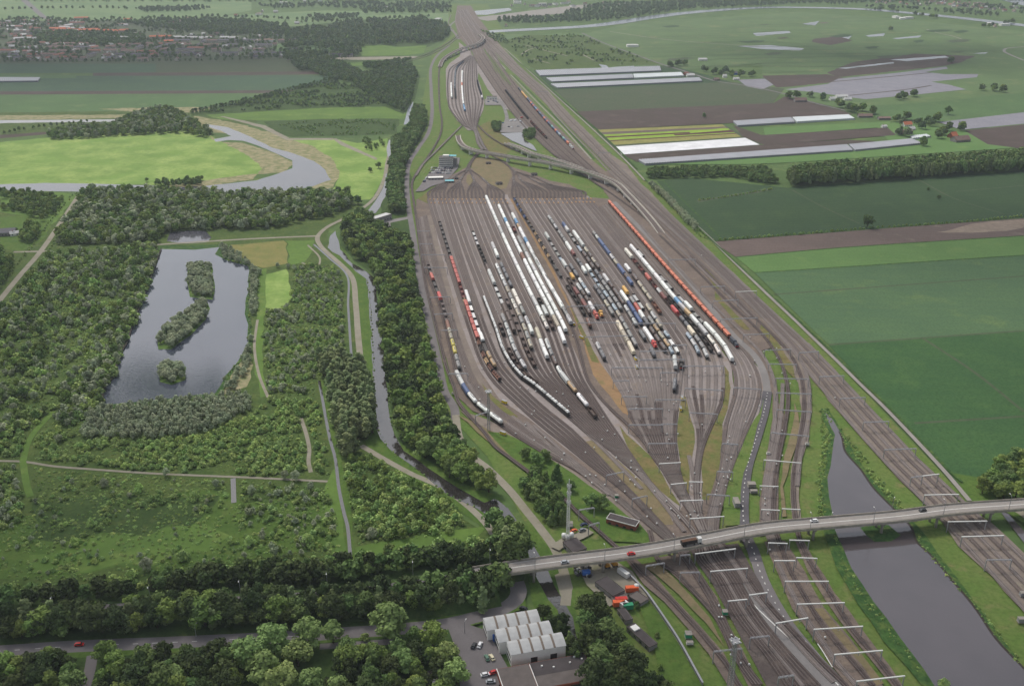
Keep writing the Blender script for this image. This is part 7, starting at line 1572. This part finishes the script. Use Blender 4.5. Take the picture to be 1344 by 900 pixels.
# ---------------------------------------------------------------- vehicles
def car_parts(L=4.4, van=False):
    b = MB(); h = .95
    sec = [(-L/2,.45),(-L/2+.02,.8),(-L/2+.25,.95),(L/2-.9,.92),(L/2-.1,.75),(L/2,.45)]
    b.v = []; n = len(sec)
    b.add([(x, -.86, z) for x, z in sec]+[(x, .86, z) for x, z in sec], [(i, (i+1) % n, n+(i+1) % n, n+i) for i in range(n)]+[tuple(range(n-1, -1, -1)), tuple(range(n, 2*n))])
    b.box(-L/2+.05, L/2-.05, -.84, .84, .25, .46)
    c = MB(); zt = 1.95 if van else 1.46; x0, x1 = (-L/2+.1, L/2-1.1) if van else (-L/2+.5, L/2-1.35)
    c.add([(x0,-.78,.93),(x1+.5,-.78,.93),(x1+.5,.78,.93),(x0,.78,.93),(x0+.3,-.64,zt),(x1-.1,-.64,zt),(x1-.1,.64,zt),(x0+.3,.64,zt)], [(3,2,1,0),(0,1,5,4),(1,2,6,5),(2,3,7,6),(3,0,4,7),(4,5,6,7)])
    r = MB(); r.box(x0+.28, x1-.08, -.66, .66, zt+.005, zt+.06)
    out = [('body', b, 'car_paint'), ('cabin', c, 'car_paint' if van else 'glass'), ('roof', r, 'car_paint')]
    for sx in (-L/2+.85, L/2-.85):
        for sy in (-.8, .8):
            w = MB(); w.tube((sx, sy-.1, .32), (sx, sy+.1, .32), .32, .32, 12); out.append(('wheel', w, 'wheel'))
    for sy in (-.6, .6): l = MB(); l.box(L/2-.12, L/2+.01, sy-.16, sy+.16, .6, .74); out.append(('headlight', l, 'white_steel'))
    if van: g = MB(); g.box(x1-.1, x1+.48, -.66, .66, 1.1, 1.6); out.append(('windscreen', g, 'glass'))
    return [(n_, b_.mesh('car_'+n_, M[m_]), m_) for n_, b_, m_ in out]
CARM = car_parts(); VANM = car_parts(5.4, True)
VC = {'white': S(236,236,236), 'silver': S(176,180,184), 'red': S(196,36,36), 'black': S(34,36,40), 'green': S(86,122,100), 'cream': S(224,214,178), 'dark blue': S(44,56,90), 'orange': S(220,96,40), 'grey': S(130,134,140), 'blue': S(70,110,160)}
def car(p, rz, col, label, group=None, van=False):
    root = empty('van' if van else 'car', (p[0], p[1], p[2] if p[2] > 2 else ZT), rz)
    for pn, me, mt in (VANM if van else CARM): part(pn, me, root, color=VC[col])
    return tag(root, label, 'van' if van else 'car', group)
def deck_pt(px, lane):
    j = min(range(1, len(DECK)-1), key=lambda i: abs(PX(DECK[i])[0]-px)); q = DECK[j]+DSIDE[j]*lane; q.z += .05; d = DECK[j+1]-DECK[j-1]; return q, math.atan2(d.y, d.x)
for px, lane, col, lb in ((739,-1.9,'silver','silver estate car on the left part of the road bridge'),(825,-1.9,'red','red car on the road bridge left of the lorry'),(1070,1.9,'white','white car on the road bridge above the canal-side tracks'),(1215,1.9,'black','black car on the road bridge above the main line')):
    q, a = deck_pt(px, lane); car(q, a+(math.pi if lane > 0 else 0), col, lb)
def lorry():
    q, a = deck_pt(906, -1.9); root = empty('lorry', q, a)
    blockb(root, 'trailer', 'steel_dark', None, -6.5, 2.4, -1.22, 1.22, 1.1, 3.0); blockb(root, 'load', 'rust_load', None, -6.3, 2.2, -1.1, 1.1, 3.003, 3.15); blockb(root, 'cab', 'white_steel', None, 2.9, 5.1, -1.2, 1.2, .7, 3.4); blockb(root, 'windscreen', 'glass', None, 5.06, 5.14, -1.05, 1.05, 1.9, 2.9); blockb(root, 'chassis', 'steel_dark', None, -6.3, 4.8, -.5, .5, .6, 1.08)
    for x in (-5.5, -4.3, .8, 4.1):
        for y in (-1.05, 1.05): w = MB(); w.tube((x, y-.15, .5), (x, y+.15, .5), .5, .5, 12); w.build('wheel', M['wheel'], root)
    tag(root, 'tipper lorry with a white cab and dark open trailer on the bridge', 'lorry')
M['rust_load'] = plain('rust_load', S(104,80,66), .95, .1)
lorry()
car(P(105,849.5), math.radians(5), 'red', 'dark red car driving on the near road')
for x, y, rz, c, lb in ((622,851,1.2,'black','black car at the left of the shed car park'),(630,850,1.3,'white','white car beside the black one at the shed'),(639,867,1.9,'green','green estate car below the white one at the shed'),(645.5,866.5,2.0,'cream','cream car with a black hood beside the green estate'),(637,889,.3,'white','white car with open doors at the lower car park'),(648,886,.5,'red','red car beside the brick building'),(644,898,.1,'silver','silver car at the bottom of the car park'),(687,802,2.6,'black','black car parked behind the white shed'),(753,700,.6,'orange','orange and black car on the mast parking place'),(764,699,.5,'grey','grey car on the mast parking place'),(766,692,.5,'dark blue','dark blue car behind the grey one by the mast')):
    car(P(x, y), rz, c, lb)
car(P(560,236), 1.0, 'white', 'white van at the left corner of the control building parking', None, True); car(P(557,240), 1.0, 'dark blue', 'dark van below the white one at the parking corner', None, True)
for i in range(30):
    r_, c_ = divmod(i, 10); x = 567+c_*2.9+r_*-1.2+rh.uniform(-.6, .6); y = 222+r_*3.2+c_*.1
    car(P(x, y), 1.3, rh.choice(('white','silver','black','grey','white','dark blue')), 'parked car in the control building parking rows', 'cars parked at the control building')
for x, y, c in ((641,135,'blue'),(648,134,'dark blue'),(651,134.5,'blue'),(653,136,'grey'),(668,168,'dark blue'),(672,168.5,'white'),(680,167.5,'silver'),(684,169,'white'),(660,163,'blue'),(661,143,'white'),(663,145,'white')):
    car(P(x, y), rh.uniform(0, 3), c, 'parked car in the north depot', 'cars of the north depot')
for x, y, c, lb in ((671,160,'white','large white van in the north depot'),(676,160,'white','second white van in the north depot'),(683,161,'white','white van below the red one in the north depot'),(685,156,'red','red van in the north depot')): car(P(x, y), .8, c, lb, None, True)
# yellow track machines under the bridge
def machine(px, rz, label):
    p = P(*px); root = empty('excavator', (p.x, p.y, ZT), rz)
    for s in (-1, 1): b = MB(); b.box(-1.9, 1.9, s*1.0-.3, s*1.0+.3, 0, .8); b.build('track', M['wheel'], root)
    blockb(root, 'body', 'amber', None, -1.9, 1.2, -1.25, 1.25, .9, 2.1); blockb(root, 'cab', 'glass', None, .2, 1.7, -.1, 1.2, 2.1, 3.2)
    b = MB(); b.bar((1.3, -.5, 1.8), (3.6, -.5, 4.2), .45); b.bar((3.6, -.5, 4.2), (5.6, -.5, 1.6), .35); b.build('arm', M['amber'], root); b = MB(); b.box(5.2, 6.1, -1.0, .0, .7, 1.6, None, .15); b.build('bucket', M['steel_dark'], root); tag(root, label, 'excavator')
M['amber'] = plain('amber', S(206,150,56), .6, .3)
machine((796,746), 1.9, 'left amber excavator under the bridge'); machine((806,744), 1.9, 'right amber excavator under the bridge')
# ---------------------------------------------------------------- clouds added out of view so their shadows dim parts of the land
M['shade_cloud'] = plain('shade_cloud', S(246,246,248), 1.0, 0, 0, .03, 200)
def shade_cloud(gx, gy, rx, ry, seed, h=1250.0):
    """a flat-bottomed cumulus standing where the sun throws its shade on the ground point (gx, gy)"""
    r = random.Random(seed); k = h/_d.z; cx, cy = gx+_d.x*k, gy+_d.y*k; bm = bmesh.new()
    for i in range(26):
        a = r.uniform(0, 6.28); q = math.sqrt(r.random()); s = r.uniform(.2, .42)*min(rx, ry)*(1.15-q*.5)
        Mx = Matrix.Translation((cx+math.cos(a)*q*rx*.8, cy+math.sin(a)*q*ry*.8, h+s*.35)) @ Matrix.Diagonal((s, s, s*.55, 1))
        bmesh.ops.create_icosphere(bm, subdivisions=3, radius=1.0, matrix=Mx)
    for v in bm.verts:
        n = noise.noise(v.co/70.0)*22+noise.noise(v.co/28.0)*9; v.co += Vector((n, n*.6, n*.8))
        if v.co.z < h: v.co.z = h-(h-v.co.z)*.2
    me = bpy.data.meshes.new('shade_cloud'); bm.to_mesh(me); bm.free(); me.materials.append(M['shade_cloud']); me.polygons.foreach_set('use_smooth', [True]*len(me.polygons))
    o = bpy.data.objects.new('shade_cloud', me); COL.objects.link(o); o['kind'] = 'structure'; o['label'] = 'flat-bottomed white cumulus added out of view to shade the land'
for i, q in enumerate(((-330,400,330,170),(60,330,200,120),(-620,760,230,190),(560,1010,330,170),(-1000,2350,700,330),(900,2500,600,300),(420,330,160,130),(520,560,150,110))): shade_cloud(*q, 40+i)
# ---------------------------------------------------------------- air
def haze(density):
    m = bpy.data.materials.new('haze'); m.use_nodes = True; t = m.node_tree; t.nodes.remove(t.nodes['Principled BSDF']); v = t.nodes.new('ShaderNodeVolumePrincipled')
    v.inputs['Color'].default_value = (.82, .91, 1.0, 1); v.inputs['Density'].default_value = density; v.inputs['Anisotropy'].default_value = .2
    t.links.new(v.outputs[0], t.nodes['Material Output'].inputs['Volume'])
    b = MB(); b.box(-16500, 16500, -2500, 33000, -1.0, CAM_H+12); o = b.build('haze', m); o['kind'] = 'stuff'; o['label'] = 'thin haze that pales the far land'
haze(.00006)
